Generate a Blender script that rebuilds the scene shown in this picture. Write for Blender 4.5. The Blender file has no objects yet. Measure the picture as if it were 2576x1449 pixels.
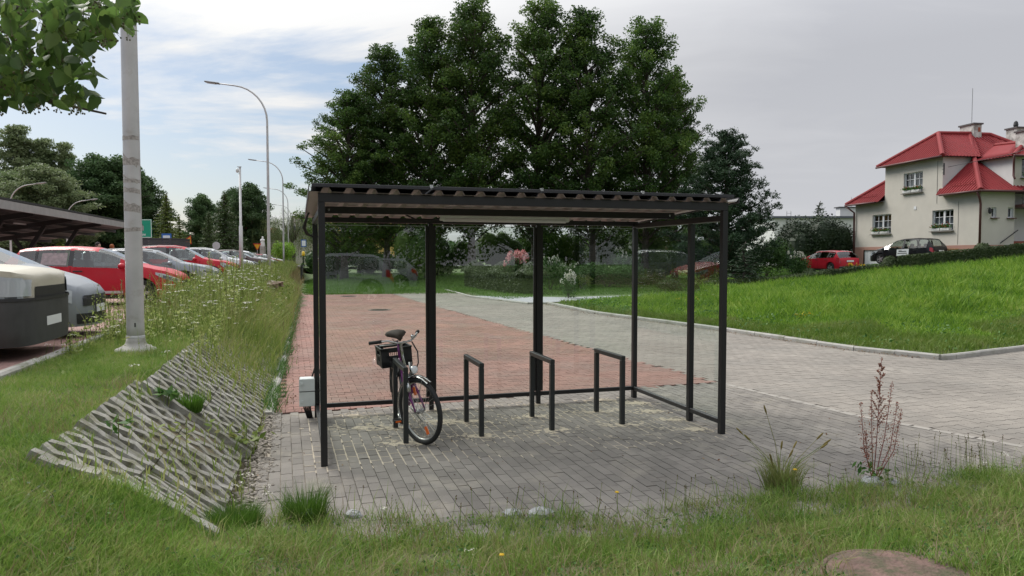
import bpy, math, random
import numpy as np
from math import sin, cos, pi, radians, sqrt
from mathutils import Vector, Matrix

# ------------------------------------------------------------------ scene, camera, sky, sun, exposure
scene = bpy.context.scene
col = scene.collection
F, PITCH, EYE, PW, PH = 1820.0, 0.0437, 1.95, 2576, 1449
cam_data = bpy.data.cameras.new("camera")
cam_data.sensor_width = 36.0
cam_data.lens = 36.0 * F / PW
cam_data.clip_start = 0.05
cam_data.clip_end = 3000
cam = bpy.data.objects.new("camera", cam_data)
cam.location = (0, 0, EYE)
cam.rotation_euler = (pi / 2 - PITCH, 0, 0)
col.objects.link(cam)
scene.camera = cam

SUN_AZ, SUN_EL = radians(-48), radians(42)      # azimuth from +Y towards +X
sun_dir = Vector((sin(SUN_AZ) * cos(SUN_EL), cos(SUN_AZ) * cos(SUN_EL), sin(SUN_EL)))
sd = bpy.data.lights.new("sun", 'SUN')
sd.energy = 1.9
sd.angle = radians(25)
sd.color = (1.0, 0.96, 0.9)
sun = bpy.data.objects.new("sun", sd)
sun.rotation_euler = (-sun_dir).to_track_quat('-Z', 'Y').to_euler()
sun.location = (-20, 10, 40)
col.objects.link(sun)

world = bpy.data.worlds.new("World")
scene.world = world
world.use_nodes = True
def build_world():
    nt = world.node_tree
    N, L = nt.nodes, nt.links
    N.clear()
    out = N.new('ShaderNodeOutputWorld')
    bg = N.new('ShaderNodeBackground'); bg.inputs['Strength'].default_value = 0.1
    L.new(bg.outputs[0], out.inputs[0])
    sky = N.new('ShaderNodeTexSky'); sky.sky_type = 'NISHITA'; sky.sun_disc = False
    sky.sun_elevation = SUN_EL; sky.sun_rotation = SUN_AZ
    sky.air_density = 1.0; sky.dust_density = 1.5
    tc = N.new('ShaderNodeTexCoord')
    nrm = N.new('ShaderNodeVectorMath'); nrm.operation = 'NORMALIZE'
    L.new(tc.outputs['Generated'], nrm.inputs[0])
    sep = N.new('ShaderNodeSeparateXYZ'); L.new(nrm.outputs[0], sep.inputs[0])
    def math_(op, a, b=None, c=None, clamp=False):
        n = N.new('ShaderNodeMath'); n.operation = op; n.use_clamp = clamp
        for i, v in enumerate((a, b, c)):
            if v is None: continue
            if isinstance(v, (int, float)): n.inputs[i].default_value = v
            else: L.new(v, n.inputs[i])
        return n.outputs[0]
    zc = math_('MAXIMUM', sep.outputs['Z'], 0.0)
    den = math_('ADD', zc, 0.14)
    px = math_('DIVIDE', sep.outputs['X'], den)
    py = math_('DIVIDE', sep.outputs['Y'], den)
    comb = N.new('ShaderNodeCombineXYZ'); L.new(px, comb.inputs[0]); L.new(py, comb.inputs[1])
    mp = N.new('ShaderNodeMapping'); mp.inputs['Scale'].default_value = (0.55, 1.0, 1.0)
    mp.inputs['Rotation'].default_value = (0, 0, radians(14)); mp.inputs['Location'].default_value = (3.1, 1.7, 0)
    L.new(comb.outputs[0], mp.inputs[0])
    n1 = N.new('ShaderNodeTexNoise'); n1.inputs['Scale'].default_value = 0.9; n1.inputs['Detail'].default_value = 9
    n1.inputs['Roughness'].default_value = 0.62; n1.inputs['Distortion'].default_value = 0.5
    L.new(mp.outputs[0], n1.inputs[0])
    n2 = N.new('ShaderNodeTexNoise'); n2.inputs['Scale'].default_value = 2.6; n2.inputs['Detail'].default_value = 6
    n2.inputs['Distortion'].default_value = 0.6
    L.new(mp.outputs[0], n2.inputs[0])
    # coverage: a closed deck towards +X, breaks towards -X near the horizon
    cov = math_('MULTIPLY_ADD', sep.outputs['X'], 0.62, math_('ADD', math_('MULTIPLY', zc, 0.75), n1.outputs['Fac']))
    cov = math_('ADD', cov, math_('MULTIPLY', math_('SUBTRACT', n2.outputs['Fac'], 0.5), 0.35))
    mask = math_('MULTIPLY', math_('SUBTRACT', cov, 0.375), 7.0, clamp=True)
    # brightness of the deck follows the angle to the veiled sun
    dot = N.new('ShaderNodeVectorMath'); dot.operation = 'DOT_PRODUCT'
    L.new(nrm.outputs[0], dot.inputs[0]); dot.inputs[1].default_value = sun_dir
    g = math_('MULTIPLY', math_('ADD', dot.outputs['Value'], -0.38), 2.3, clamp=True)
    tex = math_('MULTIPLY', math_('SUBTRACT', math_('MULTIPLY_ADD', n2.outputs['Fac'], 0.5, math_('MULTIPLY', n1.outputs['Fac'], 0.6)), 0.55), 1.1)
    g2 = math_('ADD', g, math_('MULTIPLY', tex, 0.8), clamp=True)
    ramp = N.new('ShaderNodeValToRGB')
    ramp.color_ramp.elements[0].position = 0.0; ramp.color_ramp.elements[0].color = (3.6, 3.68, 3.95, 1)
    ramp.color_ramp.elements[1].position = 1.0; ramp.color_ramp.elements[1].color = (6.4, 6.4, 6.35, 1)
    e = ramp.color_ramp.elements.new(0.4); e.color = (4.6, 4.66, 4.85, 1)
    L.new(g2, ramp.inputs[0])
    # paler towards the horizon
    hz = math_('MULTIPLY', math_('SUBTRACT', 0.22, zc), 3.2, clamp=True)
    mh = N.new('ShaderNodeMix'); mh.data_type = 'RGBA'
    L.new(math_('MULTIPLY', hz, 0.55), mh.inputs['Factor'])
    L.new(ramp.outputs[0], mh.inputs[6]); mh.inputs[7].default_value = (4.9, 4.95, 5.0, 1)
    mx = N.new('ShaderNodeMix'); mx.data_type = 'RGBA'
    L.new(mask, mx.inputs['Factor'])
    boost = N.new('ShaderNodeMix'); boost.data_type = 'RGBA'; boost.blend_type = 'MULTIPLY'; boost.inputs['Factor'].default_value = 1
    L.new(sky.outputs[0], boost.inputs[6]); boost.inputs[7].default_value = (.7, .7, .7, 1)
    soft = N.new('ShaderNodeMix'); soft.data_type = 'RGBA'; soft.inputs['Factor'].default_value = 0.35
    L.new(boost.outputs[2], soft.inputs[6]); soft.inputs[7].default_value = (2.6, 3.6, 5.0, 1)
    L.new(soft.outputs[2], mx.inputs[6]); L.new(mh.outputs[2], mx.inputs[7])
    # an overcast sky is brighter overhead than near the horizon
    zen = math_('MULTIPLY_ADD', math_('MULTIPLY', math_('SUBTRACT', zc, 0.25), 1.6, clamp=True), 1.3, 1.0)
    vz = N.new('ShaderNodeVectorMath'); vz.operation = 'SCALE'; L.new(mx.outputs[2], vz.inputs[0]); L.new(zen, vz.inputs['Scale'])
    L.new(vz.outputs[0], bg.inputs['Color'])
build_world()
vs = scene.view_settings
vs.view_transform = 'Standard'; vs.look = 'None'; vs.exposure = 0.55; vs.gamma = 1.0
vs.use_curve_mapping = False

# ------------------------------------------------------------------ helpers
random.seed(7)
rng = np.random.default_rng(11)

def at(u, v, Y):
    """point at depth Y seen at pixel (u,v) of the 2576-wide photograph"""
    x = (u - PW / 2) / F; zc = -(v - PH / 2) / F
    d = Vector((x, cos(PITCH) + zc * sin(PITCH), -sin(PITCH) + zc * cos(PITCH)))
    return Vector((0, 0, EYE)) + d * (Y / d.y)

class MB:
    def __init__(s): s.v = []; s.f = []; s.m = []
    def add(s, vs, fs, m=0):
        o = len(s.v); s.v += [tuple(p) for p in vs]
        s.f += [tuple(i + o for i in f) for f in fs]; s.m += [m] * len(fs)
    def box(s, c, size, R=None, m=0, bev=0.0):
        hx, hy, hz = size[0] / 2, size[1] / 2, size[2] / 2
        if bev > 0:
            b = bev; vs = []
            for zz, k in ((-hz, 1), (-hz + b, 0), (hz - b, 0), (hz, 1)):
                ex, ey = hx - (b if k else 0), hy - (b if k else 0)
                vs += [(-ex, -ey, zz), (ex, -ey, zz), (ex, ey, zz), (-ex, ey, zz)]
            fs = [(3, 2, 1, 0), (12, 13, 14, 15)]
            for l in range(3):
                for i in range(4):
                    j = (i + 1) % 4; fs.append((l * 4 + i, l * 4 + j, l * 4 + 4 + j, l * 4 + 4 + i))
        else:
            vs = [(-hx, -hy, -hz), (hx, -hy, -hz), (hx, hy, -hz), (-hx, hy, -hz), (-hx, -hy, hz), (hx, -hy, hz), (hx, hy, hz), (-hx, hy, hz)]
            fs = [(3, 2, 1, 0), (4, 5, 6, 7), (0, 1, 5, 4), (1, 2, 6, 5), (2, 3, 7, 6), (3, 0, 4, 7)]
        c = Vector(c)
        if R is not None: vs = [R @ Vector(p) + c for p in vs]
        else: vs = [Vector(p) + c for p in vs]
        s.add(vs, fs, m); return s
    def bar(s, a, b, w, h=None, m=0, up=(0, 0, 1)):
        """square bar from a to b, w across, h along up"""
        a, b = Vector(a), Vector(b); h = h or w
        d = (b - a); L = d.length; d.normalize(); upv = Vector(up)
        if abs(d.dot(upv)) > .98: upv = Vector((0, 1, 0)) if abs(d.y) < .9 else Vector((1, 0, 0))
        x = d.cross(upv).normalized(); z = x.cross(d).normalized()
        R = Matrix((x, d, z)).transposed()
        return s.box((a + b) / 2, (w, L, h), R, m)
    def tube(s, pts, r, n=8, m=0, cap=True, closed=False):
        pts = [Vector(p) for p in pts]; k = len(pts)
        rs = [r] * k if isinstance(r, (int, float)) else list(r)
        rings = []; prev = None
        for i in range(k):
            if closed: t = pts[(i + 1) % k] - pts[i - 1]
            else: t = pts[min(i + 1, k - 1)] - pts[max(i - 1, 0)]
            if t.length < 1e-9: t = Vector((0, 0, 1))
            t.normalize()
            if prev is None:
                a = Vector((0, 0, 1)) if abs(t.z) < .9 else Vector((1, 0, 0))
                x = t.cross(a).normalized()
            else:
                x = (prev - t * prev.dot(t))
                x = x.normalized() if x.length > 1e-6 else t.orthogonal().normalized()
            prev = x; y = t.cross(x)
            rings.append([pts[i] + (x * cos(2 * pi * j / n) + y * sin(2 * pi * j / n)) * rs[i] for j in range(n)])
        vs = [p for q in rings for p in q]; fs = []
        for i in range(k if closed else k - 1):
            i2 = (i + 1) % k
            for j in range(n):
                j2 = (j + 1) % n; fs.append((i * n + j, i * n + j2, i2 * n + j2, i2 * n + j))
        if cap and not closed:
            fs.append(tuple(range(n - 1, -1, -1))); fs.append(tuple((k - 1) * n + j for j in range(n)))
        s.add(vs, fs, m); return s
    def lathe(s, prof, n=16, c=(0, 0, 0), R=None, m=0, cap=True):
        """prof: list of (radius, z) round local z"""
        vs = []; c = Vector(c)
        for r, z in prof:
            for j in range(n):
                p = Vector((r * cos(2 * pi * j / n), r * sin(2 * pi * j / n), z))
                vs.append((R @ p if R is not None else p) + c)
        fs = []; k = len(prof)
        for i in range(k - 1):
            for j in range(n):
                j2 = (j + 1) % n; fs.append((i * n + j, i * n + j2, (i + 1) * n + j2, (i + 1) * n + j))
        if cap:
            fs.append(tuple(range(n - 1, -1, -1))); fs.append(tuple((k - 1) * n + j for j in range(n)))
        s.add(vs, fs, m); return s
    def poly(s, pts, z0, z1, m=0):
        """vertical prism of a CCW polygon"""
        n = len(pts); vs = [(p[0], p[1], z0) for p in pts] + [(p[0], p[1], z1) for p in pts]
        fs = [tuple(range(n - 1, -1, -1)), tuple(range(n, 2 * n))]
        for i in range(n):
            j = (i + 1) % n; fs.append((i, j, n + j, n + i))
        s.add(vs, fs, m); return s
    def blob(s, c, r, n=10, k=6, m=0, jit=0.0):
        c = Vector(c); r = Vector(r) if not isinstance(r, (int, float)) else Vector((r, r, r))
        vs = []
        for i in range(k + 1):
            th = pi * i / k
            for j in range(n):
                q = 1 + random.uniform(-jit, jit)
                vs.append(c + Vector((r.x * sin(th) * cos(2 * pi * j / n), r.y * sin(th) * sin(2 * pi * j / n), r.z * cos(th))) * q)
        fs = []
        for i in range(k):
            for j in range(n):
                j2 = (j + 1) % n; fs.append((i * n + j, (i + 1) * n + j, (i + 1) * n + j2, i * n + j2))
        s.add(vs, fs, m); return s
    def mesh(s, name, mats, smooth=False):
        me = bpy.data.meshes.new(name); me.from_pydata(s.v, [], s.f)
        for mt in (mats if isinstance(mats, (list, tuple)) else [mats]): me.materials.append(mt)
        if len(s.m): me.polygons.foreach_set('material_index', s.m)
        if smooth: me.polygons.foreach_set('use_smooth', [True] * len(s.f))
        me.update(); return me

def tag(o, label=None, cat=None, group=None, kind=None):
    if label: o['label'] = label
    if cat: o['category'] = cat
    if group: o['group'] = group
    if kind: o['kind'] = kind
    return o
def link(name, me, parent=None, loc=None, rotz=None):
    o = bpy.data.objects.new(name, me); col.objects.link(o)
    if parent is not None: o.parent = parent
    if loc is not None: o.location = loc
    if rotz is not None: o.rotation_euler = (0, 0, rotz)
    return o
def obj(name, mb, mats, parent=None, smooth=False):
    return link(name, mb.mesh(name, mats, smooth), parent)
def thing(name, label, cat, loc=(0, 0, 0), rotz=0, group=None):
    o = bpy.data.objects.new(name, None); col.objects.link(o); o.empty_display_size = .2
    o.location = loc; o.rotation_euler = (0, 0, rotz)
    return tag(o, label, cat, group)
def copy_tree(o, parent=None, label=None, loc=None, rotz=None, scale=None):
    c = o.copy(); col.objects.link(c); c.parent = parent
    if label: c['label'] = label
    if loc is not None: c.location = loc
    if rotz is not None: c.rotation_euler = (0, 0, rotz)
    if scale is not None: c.scale = scale
    for ch in list(o.children): copy_tree(ch, c)
    return c
def npmesh(name, V, Fc, mats, smooth=False, nmat=None):
    """V (n,3) float, Fc (m,k) int, all faces with k corners"""
    me = bpy.data.meshes.new(name)
    V = np.ascontiguousarray(V, dtype=np.float32); Fc = np.ascontiguousarray(Fc, dtype=np.int32)
    m, k = Fc.shape
    me.vertices.add(len(V)); me.vertices.foreach_set('co', V.ravel())
    me.loops.add(m * k); me.loops.foreach_set('vertex_index', Fc.ravel())
    me.polygons.add(m); me.polygons.foreach_set('loop_start', np.arange(0, m * k, k, dtype=np.int32))
    me.polygons.foreach_set('loop_total', np.full(m, k, dtype=np.int32))
    for mt in (mats if isinstance(mats, (list, tuple)) else [mats]): me.materials.append(mt)
    if nmat is not None: me.polygons.foreach_set('material_index', np.ascontiguousarray(nmat, dtype=np.int32))
    if smooth: me.polygons.foreach_set('use_smooth', np.ones(m, dtype=bool))
    me.update(calc_edges=True); return me

# ------------------------------------------------------------------ materials
def new_mat(name):
    m = bpy.data.materials.new(name); m.use_nodes = True
    nt = m.node_tree; nt.nodes.clear()
    out = nt.nodes.new('ShaderNodeOutputMaterial')
    return m, nt, nt.nodes, nt.links, out
def M(name, c, rough=.6, metal=0., var=0., vscale=3., bump=0., bscale=40., coat=0., spec=.5, dirt=None, obj_rand=0., rand=0.):
    """principled surface; var = brightness mottling, rand = brightness spread between pieces"""
    m, nt, N, L, out = new_mat(name)
    b = N.new('ShaderNodeBsdfPrincipled'); L.new(b.outputs[0], out.inputs[0])
    b.inputs['Base Color'].default_value = (*c, 1); b.inputs['Roughness'].default_value = rough
    b.inputs['Metallic'].default_value = metal; b.inputs['Coat Weight'].default_value = coat
    b.inputs['Coat Roughness'].default_value = .05
    b.inputs['Specular IOR Level'].default_value = spec
    geo = N.new('ShaderNodeNewGeometry')
    fac = None
    def mul(val, lo, hi):
        nonlocal fac
        r = N.new('ShaderNodeMapRange'); L.new(val, r.inputs[0]); r.inputs[3].default_value = lo; r.inputs[4].default_value = hi
        if fac is None: fac = r.outputs[0]
        else:
            q = N.new('ShaderNodeMath'); q.operation = 'MULTIPLY'; L.new(fac, q.inputs[0]); L.new(r.outputs[0], q.inputs[1]); fac = q.outputs[0]
    if var:
        n = N.new('ShaderNodeTexNoise'); n.inputs['Scale'].default_value = vscale; n.inputs['Detail'].default_value = 5
        L.new(geo.outputs['Position'], n.inputs[0])
        r0 = N.new('ShaderNodeMapRange'); L.new(n.outputs['Fac'], r0.inputs[0]); r0.inputs[1].default_value = .3; r0.inputs[2].default_value = .7
        mul(r0.outputs[0], 1 - var, 1 + var)
    if rand:
        oi = N.new('ShaderNodeObjectInfo')
        a = N.new('ShaderNodeMath'); a.operation = 'ADD'; L.new(geo.outputs['Random Per Island'], a.inputs[0]); L.new(oi.outputs['Random'], a.inputs[1])
        fr = N.new('ShaderNodeMath'); fr.operation = 'FRACT'; L.new(a.outputs[0], fr.inputs[0])
        mul(fr.outputs[0], 1 - rand, 1 + rand)
    colsock = None
    if fac is not None:
        v = N.new('ShaderNodeVectorMath'); v.operation = 'SCALE'; v.inputs[0].default_value = c; L.new(fac, v.inputs['Scale'])
        colsock = v.outputs[0]; L.new(colsock, b.inputs['Base Color'])
    if dirt:
        dc, dsc, lo, hi = dirt
        n = N.new('ShaderNodeTexNoise'); n.inputs['Scale'].default_value = dsc; n.inputs['Detail'].default_value = 8; n.inputs['Roughness'].default_value = .65
        L.new(geo.outputs['Position'], n.inputs[0])
        r = N.new('ShaderNodeMapRange'); L.new(n.outputs['Fac'], r.inputs[0]); r.inputs[1].default_value = lo; r.inputs[2].default_value = hi
        mx = N.new('ShaderNodeMix'); mx.data_type = 'RGBA'; L.new(r.outputs[0], mx.inputs['Factor'])
        if colsock: L.new(colsock, mx.inputs[6])
        else: mx.inputs[6].default_value = (*c, 1)
        mx.inputs[7].default_value = (*dc, 1); L.new(mx.outputs[2], b.inputs['Base Color'])
    if bump:
        n = N.new('ShaderNodeTexNoise'); n.inputs['Scale'].default_value = bscale; n.inputs['Detail'].default_value = 6
        L.new(geo.outputs['Position'], n.inputs[0])
        bp = N.new('ShaderNodeBump'); bp.inputs['Strength'].default_value = bump; bp.inputs['Distance'].default_value = .02
        L.new(n.outputs['Fac'], bp.inputs['Height']); L.new(bp.outputs[0], b.inputs['Normal'])
    return m
def leafmat(name, cols, trans=.35, rough=.55, patch=None, isl=.45):
    """foliage: colour by random island over a ramp; thin leaves let light through"""
    m, nt, N, L, out = new_mat(name)
    geo = N.new('ShaderNodeNewGeometry'); oi = N.new('ShaderNodeObjectInfo')
    rp = N.new('ShaderNodeValToRGB'); cr = rp.color_ramp
    while len(cr.elements) < len(cols): cr.elements.new(.5)
    for i, cc in enumerate(cols):
        cr.elements[i].position = i / max(1, len(cols) - 1); cr.elements[i].color = (*cc, 1)
    src = geo.outputs['Random Per Island']
    if patch:
        n = N.new('ShaderNodeTexNoise'); n.inputs['Scale'].default_value = patch; n.inputs['Detail'].default_value = 3
        L.new(geo.outputs['Position'], n.inputs[0])
        r = N.new('ShaderNodeMapRange'); L.new(n.outputs['Fac'], r.inputs[0]); r.inputs[1].default_value = .32; r.inputs[2].default_value = .68
        mm = N.new('ShaderNodeMath'); mm.operation = 'MULTIPLY'; L.new(r.outputs[0], mm.inputs[0]); mm.inputs[1].default_value = 1 - isl
        ma = N.new('ShaderNodeMath'); ma.operation = 'MULTIPLY_ADD'; L.new(src, ma.inputs[0]); ma.inputs[1].default_value = isl; L.new(mm.outputs[0], ma.inputs[2])
        src = ma.outputs[0]
    L.new(src, rp.inputs[0])
    hv = N.new('ShaderNodeHueSaturation'); L.new(rp.outputs[0], hv.inputs['Color'])
    mr = N.new('ShaderNodeMapRange'); L.new(oi.outputs['Random'], mr.inputs[0]); mr.inputs[3].default_value = .85; mr.inputs[4].default_value = 1.15
    L.new(mr.outputs[0], hv.inputs['Value'])
    p = N.new('ShaderNodeBsdfPrincipled'); L.new(hv.outputs[0], p.inputs['Base Color']); p.inputs['Roughness'].default_value = rough
    p.inputs['Specular IOR Level'].default_value = .3
    t = N.new('ShaderNodeBsdfTranslucent'); L.new(hv.outputs[0], t.inputs['Color'])
    mx = N.new('ShaderNodeMixShader'); mx.inputs[0].default_value = trans
    L.new(p.outputs[0], mx.inputs[1]); L.new(t.outputs[0], mx.inputs[2]); L.new(mx.outputs[0], out.inputs[0])
    return m
def glassmat(name, tint=(.92, .96, .94), refl=1.0, rough=0.0, ior=1.5):
    m, nt, N, L, out = new_mat(name)
    tr = N.new('ShaderNodeBsdfTransparent'); tr.inputs[0].default_value = (*tint, 1)
    gl = N.new('ShaderNodeBsdfGlossy'); gl.inputs['Roughness'].default_value = rough; gl.inputs[0].default_value = (refl, refl, refl, 1)
    r0 = 2 * ((ior - 1) / (ior + 1)) ** 2          # both faces of the pane
    lw = N.new('ShaderNodeLayerWeight'); lw.inputs[0].default_value = .5
    pw = N.new('ShaderNodeMath'); pw.operation = 'POWER'; L.new(lw.outputs['Facing'], pw.inputs[0]); pw.inputs[1].default_value = 5
    fr = N.new('ShaderNodeMath'); fr.operation = 'MULTIPLY_ADD'; L.new(pw.outputs[0], fr.inputs[0]); fr.inputs[1].default_value = 1 - r0; fr.inputs[2].default_value = r0
    mx = N.new('ShaderNodeMixShader'); L.new(fr.outputs[0], mx.inputs[0]); L.new(tr.outputs[0], mx.inputs[1]); L.new(gl.outputs[0], mx.inputs[2])
    L.new(mx.outputs[0], out.inputs[0])
    return m

MT = {}
MT['black_steel'] = M('black_powder_coat', (.012, .012, .014), .42, spec=.5, bump=.02, bscale=300)
MT['anthracite'] = M('anthracite_rack', (.022, .025, .026), .38, spec=.5)
MT['sheet_under'] = M('sheet_primer', (.42, .37, .36), .5, var=.06, vscale=5)
MT['sheet_top'] = M('sheet_anthracite', (.045, .045, .05), .45)
MT['pv'] = M('solar_cell', (.015, .016, .025), .12, spec=.6)
MT['pv_frame'] = M('panel_frame', (.05, .05, .055), .4, metal=.6)
MT['white_plastic'] = M('white_plastic', (.62, .66, .64), .45, var=.05, vscale=9)
MT['lamp_white'] = M('lamp_diffuser', (.66, .66, .66), .4)
MT['rubber'] = M('rubber_black', (.014, .014, .014), .7)
MT['chrome'] = M('chrome', (.62, .62, .62), .22, metal=1, dirt=((.2, .16, .12), 60, .5, .75))
MT['steel'] = M('dull_steel', (.3, .3, .3), .4, metal=.8)
MT['galv'] = M('galvanised_steel', (.50, .50, .49), .5, metal=.25, var=.08, vscale=4, dirt=((.36, .34, .31), 5, .55, .8))
MT['concrete'] = M('concrete', (.36, .35, .32), .85, var=.15, vscale=6, bump=.25, bscale=60, dirt=((.2, .2, .15), 3, .5, .72))
MT['slab'] = M('old_concrete', (.31, .30, .27), .88, var=.22, vscale=7, bump=.4, bscale=60, dirt=((.13, .125, .07), 5, .44, .68), rand=.12)
MT['brick_grey'] = M('grey_block', (.185, .17, .15), .88, var=.22, vscale=1.0, rand=.14, bump=.3, bscale=120, dirt=((.28, .255, .21), 2.2, .52, .76))
MT['brick_red'] = M('red_block', (.245, .128, .102), .86, var=.2, vscale=.6, rand=.12, bump=.25, bscale=110, dirt=((.21, .15, .125), .9, .45, .8))
MT['brick_light'] = M('pale_block', (.23, .208, .18), .86, var=.18, vscale=.5, rand=.09, bump=.25, bscale=110, dirt=((.185, .175, .155), .7, .48, .8))
MT['sand'] = M('joint_sand', (.48, .42, .32), .95, var=.15, vscale=25, bump=.4, bscale=150)
MT['bark'] = M('bark', (.075, .06, .05), .9, var=.3, vscale=9, bump=.6, bscale=14)
MT['wood'] = M('weathered_wood', (.2, .15, .1), .85, var=.3, vscale=20)
MT['glass'] = glassmat('shelter_glass', (.88, .94, .91), ior=1.6)
MT['glass_edge'] = M('glass_edge', (.35, .45, .40), .2)
MT['cable'] = M('cable_black', (.012, .012, .013), .5)
MT['asphalt'] = M('asphalt', (.06, .06, .062), .9, var=.15, vscale=2)
# ------------------------------------------------------------------ terrain
KX, KY = -2.95, 8.91                 # a point of the left kerb line
KD = np.array([-.27, .963])          # along the kerb, away from the camera
KN = np.array([-.963, -.27])         # to the left, up the bank
P_LOT = .75
def kd(x, y): return KN[0] * (x - KX) + KN[1] * (y - KY)
def ks(x, y): return KD[0] * (x - KX) + KD[1] * (y - KY)
def kpt(s, d): return (KX + KD[0] * s + KN[0] * d, KY + KD[1] * s + KN[1] * d)
def sstep(t):
    t = np.clip(t, 0, 1); return t * t * (3 - 2 * t)
YE_X = [-4, -1.8, .65, 2.4, 4.9, 8, 14, 60]; YE_Y = [5.2, 5.3, 5.35, 5.85, 6.7, 7.8, 9.6, 24]
def yedge(x): return np.interp(x, YE_X, YE_Y)
FK = [(-3.85, 41.7), (-1.86, 34.4), (.68, 29.5), (1.45, 29.6), (2.85, 24.42), (5.62, 18.62), (7.1, 14.91), (8.08, 13.59)]   # right edge of the road
FKx = np.array([p[0] for p in FK][::-1]); FKy = np.array([p[1] for p in FK][::-1])
def fkx(y): return np.interp(y, FKy, FKx)
def fdist(x, y):
    """rough distance into the field from its kerb"""
    a = (x - fkx(y)) * .9
    b = (y - (13.59 + .56 * (x - 8.08))) * .87
    return np.where(x > 8.08, np.minimum(np.maximum(a, 0) + 99 * (y > 1e9), b), a) if False else np.minimum(a, np.where(x > 8.08, b, a))
def gz(x, y):
    x = np.asarray(x, float); y = np.asarray(y, float)
    d = kd(x, y)
    t = np.clip((d - .16) / .95, 0, 1)
    L = P_LOT * (t + .06 * np.sin(pi * t))
    L = np.where(d > 40, P_LOT, L)
    Fz = .40 * sstep((yedge(x) - y) / np.interp(x, [-2.2, -.6], [1.35, 2.6]))
    base = L + Fz * (1 - np.clip(L / P_LOT, 0, 1))
    fd = np.clip(fdist(x, y), 0, None)
    pl = 1.5 + .12 * (x - 22.6) - .032 * (y - 32)
    pl = np.log1p(np.exp(np.clip(pl, -30, 30) * 4)) / 4
    pl = np.minimum(pl, 3.2 + 0 * pl)
    fz = .09 * sstep(fd / .5) + pl * sstep(fd / 9) * .96
    fz = np.where((x > fkx(y)) & (fd > 0) & (d < 0), fz, 0)
    # ground behind the end of the paving rises gently
    bk = np.clip(y - 40, 0, 60) * .022 * np.clip(-d / 3, 0, 1) * np.clip(1 - fd / 20, 0, 1)
    return base + fz + bk
def gz1(x, y): return float(gz(x, y))

def axis(segs):
    out = []
    for a, b, st in segs: out += list(np.arange(a, b, st))
    return np.array(out + [segs[-1][1]])
MT['soil'] = M('soil_and_thatch', (.125, .10, .06), .95, var=.35, vscale=5, bump=.5, bscale=30, dirt=((.08, .095, .035), 1.6, .4, .65))
MT['turf'] = M('turf_ground', (.065, .105, .026), .95, var=.3, vscale=.8, bump=.5, bscale=10)
def build_ground():
    xs = axis([(-420, -60, 30), (-60, -20, 4), (-20, -8, .8), (-8, 6, .11), (6, 14, .35), (14, 50, 1.2), (50, 100, 6), (100, 460, 40)])
    ys = axis([(-90, -12, 6), (-12, 2, .5), (2, 12, .11), (12, 24, .3), (24, 60, 1.0), (60, 120, 5), (120, 620, 50)])
    X, Y = np.meshgrid(xs, ys)
    Z = gz(X, Y) - .035
    inpave = (kd(X, Y) < .25) & (Y > yedge(X) + .25) & (X < fkx(Y) - .25) & (Y < 38)
    Z = np.where(inpave, -.06, Z)
    Z += np.where(inpave | (kd(X, Y) > 2.3), 0, (np.sin(X * 5.1 + Y * 2.3) * np.sin(Y * 4.3 - X * 1.7)) * .012)
    Z = np.where(kd(X, Y) > 2.3, Z - .06, Z)
    V = np.stack([X, Y, Z], -1).reshape(-1, 3)
    ny, nx = X.shape
    i = np.arange(ny - 1)[:, None] * nx + np.arange(nx - 1)[None]
    Fc = np.stack([i, i + 1, i + nx + 1, i + nx], -1).reshape(-1, 4)
    cx, cy = V[Fc].mean(1)[:, 0], V[Fc].mean(1)[:, 1]
    turf = (cy > 39) | (cx > fkx(cy) + .4) | (cy < -3) | (kd(cx, cy) > 9)
    o = link('ground', npmesh('ground', V, Fc, [MT['soil'], MT['turf']], True, turf.astype(np.int32))); tag(o, 'soil and turf of the site, banked up along the paving', kind='structure')
build_ground()

def sheet(name, pts, z, mat, label):
    mb = MB(); mb.add([(p[0], p[1], z) for p in pts], [tuple(range(len(pts)))])
    o = obj(name, mb, mat); tag(o, label, kind='structure'); return o
def inpoly(px, py, poly):
    r = np.zeros(px.shape, bool); n = len(poly); j = n - 1
    for i in range(n):
        xi, yi = poly[i]; xj, yj = poly[j]
        with np.errstate(divide='ignore', invalid='ignore'):
            c = ((yi > py) != (yj > py)) & (px < (xj - xi) * (py - yi) / (yj - yi + 1e-12) + xi)
        r ^= c; j = i
    return r
A0 = kpt(-7, .02); A1 = (-2.93, 8.85); A2 = (3.18, 11.13); A3 = (4.21, 8.8); A4 = (5.24, 7.32); A5 = (6.6, 5.4)
apron = [A1, kpt(-4.6, .02), (-.5, 4.2), (4, 4.6), A5, A4, A3, A2]
red = [A1, A2, (1.35, 16.07), (-2.28, 26.24), (-6.2, 37.6), (-10.72, 36.54)]
road = [A2, A3, A4, A5, (16, 8.5), (20, 20.6)] + [(8.44, 13.75)] + FK[::-1] + [(-6.2, 37.6), (-2.28, 26.24), (1.35, 16.07)]
# joints are filled with sand near the racks, darker elsewhere
MT['bed'] = M('joint_bed', (.11, .10, .085), .95, var=.2, vscale=8, dirt=((.46, .41, .33), .55, .40, .52))
MT['bed_dark'] = M('joint_bed_dark', (.075, .06, .05), .95, var=.3, vscale=10)
MT['bed_pale'] = M('joint_bed_pale', (.10, .09, .08), .95, var=.3, vscale=10)
sh_apron = sheet('paving_apron', apron, -.012, MT['bed'], 'grey rectangular block paving under the bicycle shelter')
sh_red = sheet('paving_red', red, -.016, MT['bed_dark'], 'red interlocking block paving behind the shelter')
sh_road = sheet('paving_road', road, -.020, MT['bed_pale'], 'pale grey interlocking block roadway beside the field')

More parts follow.
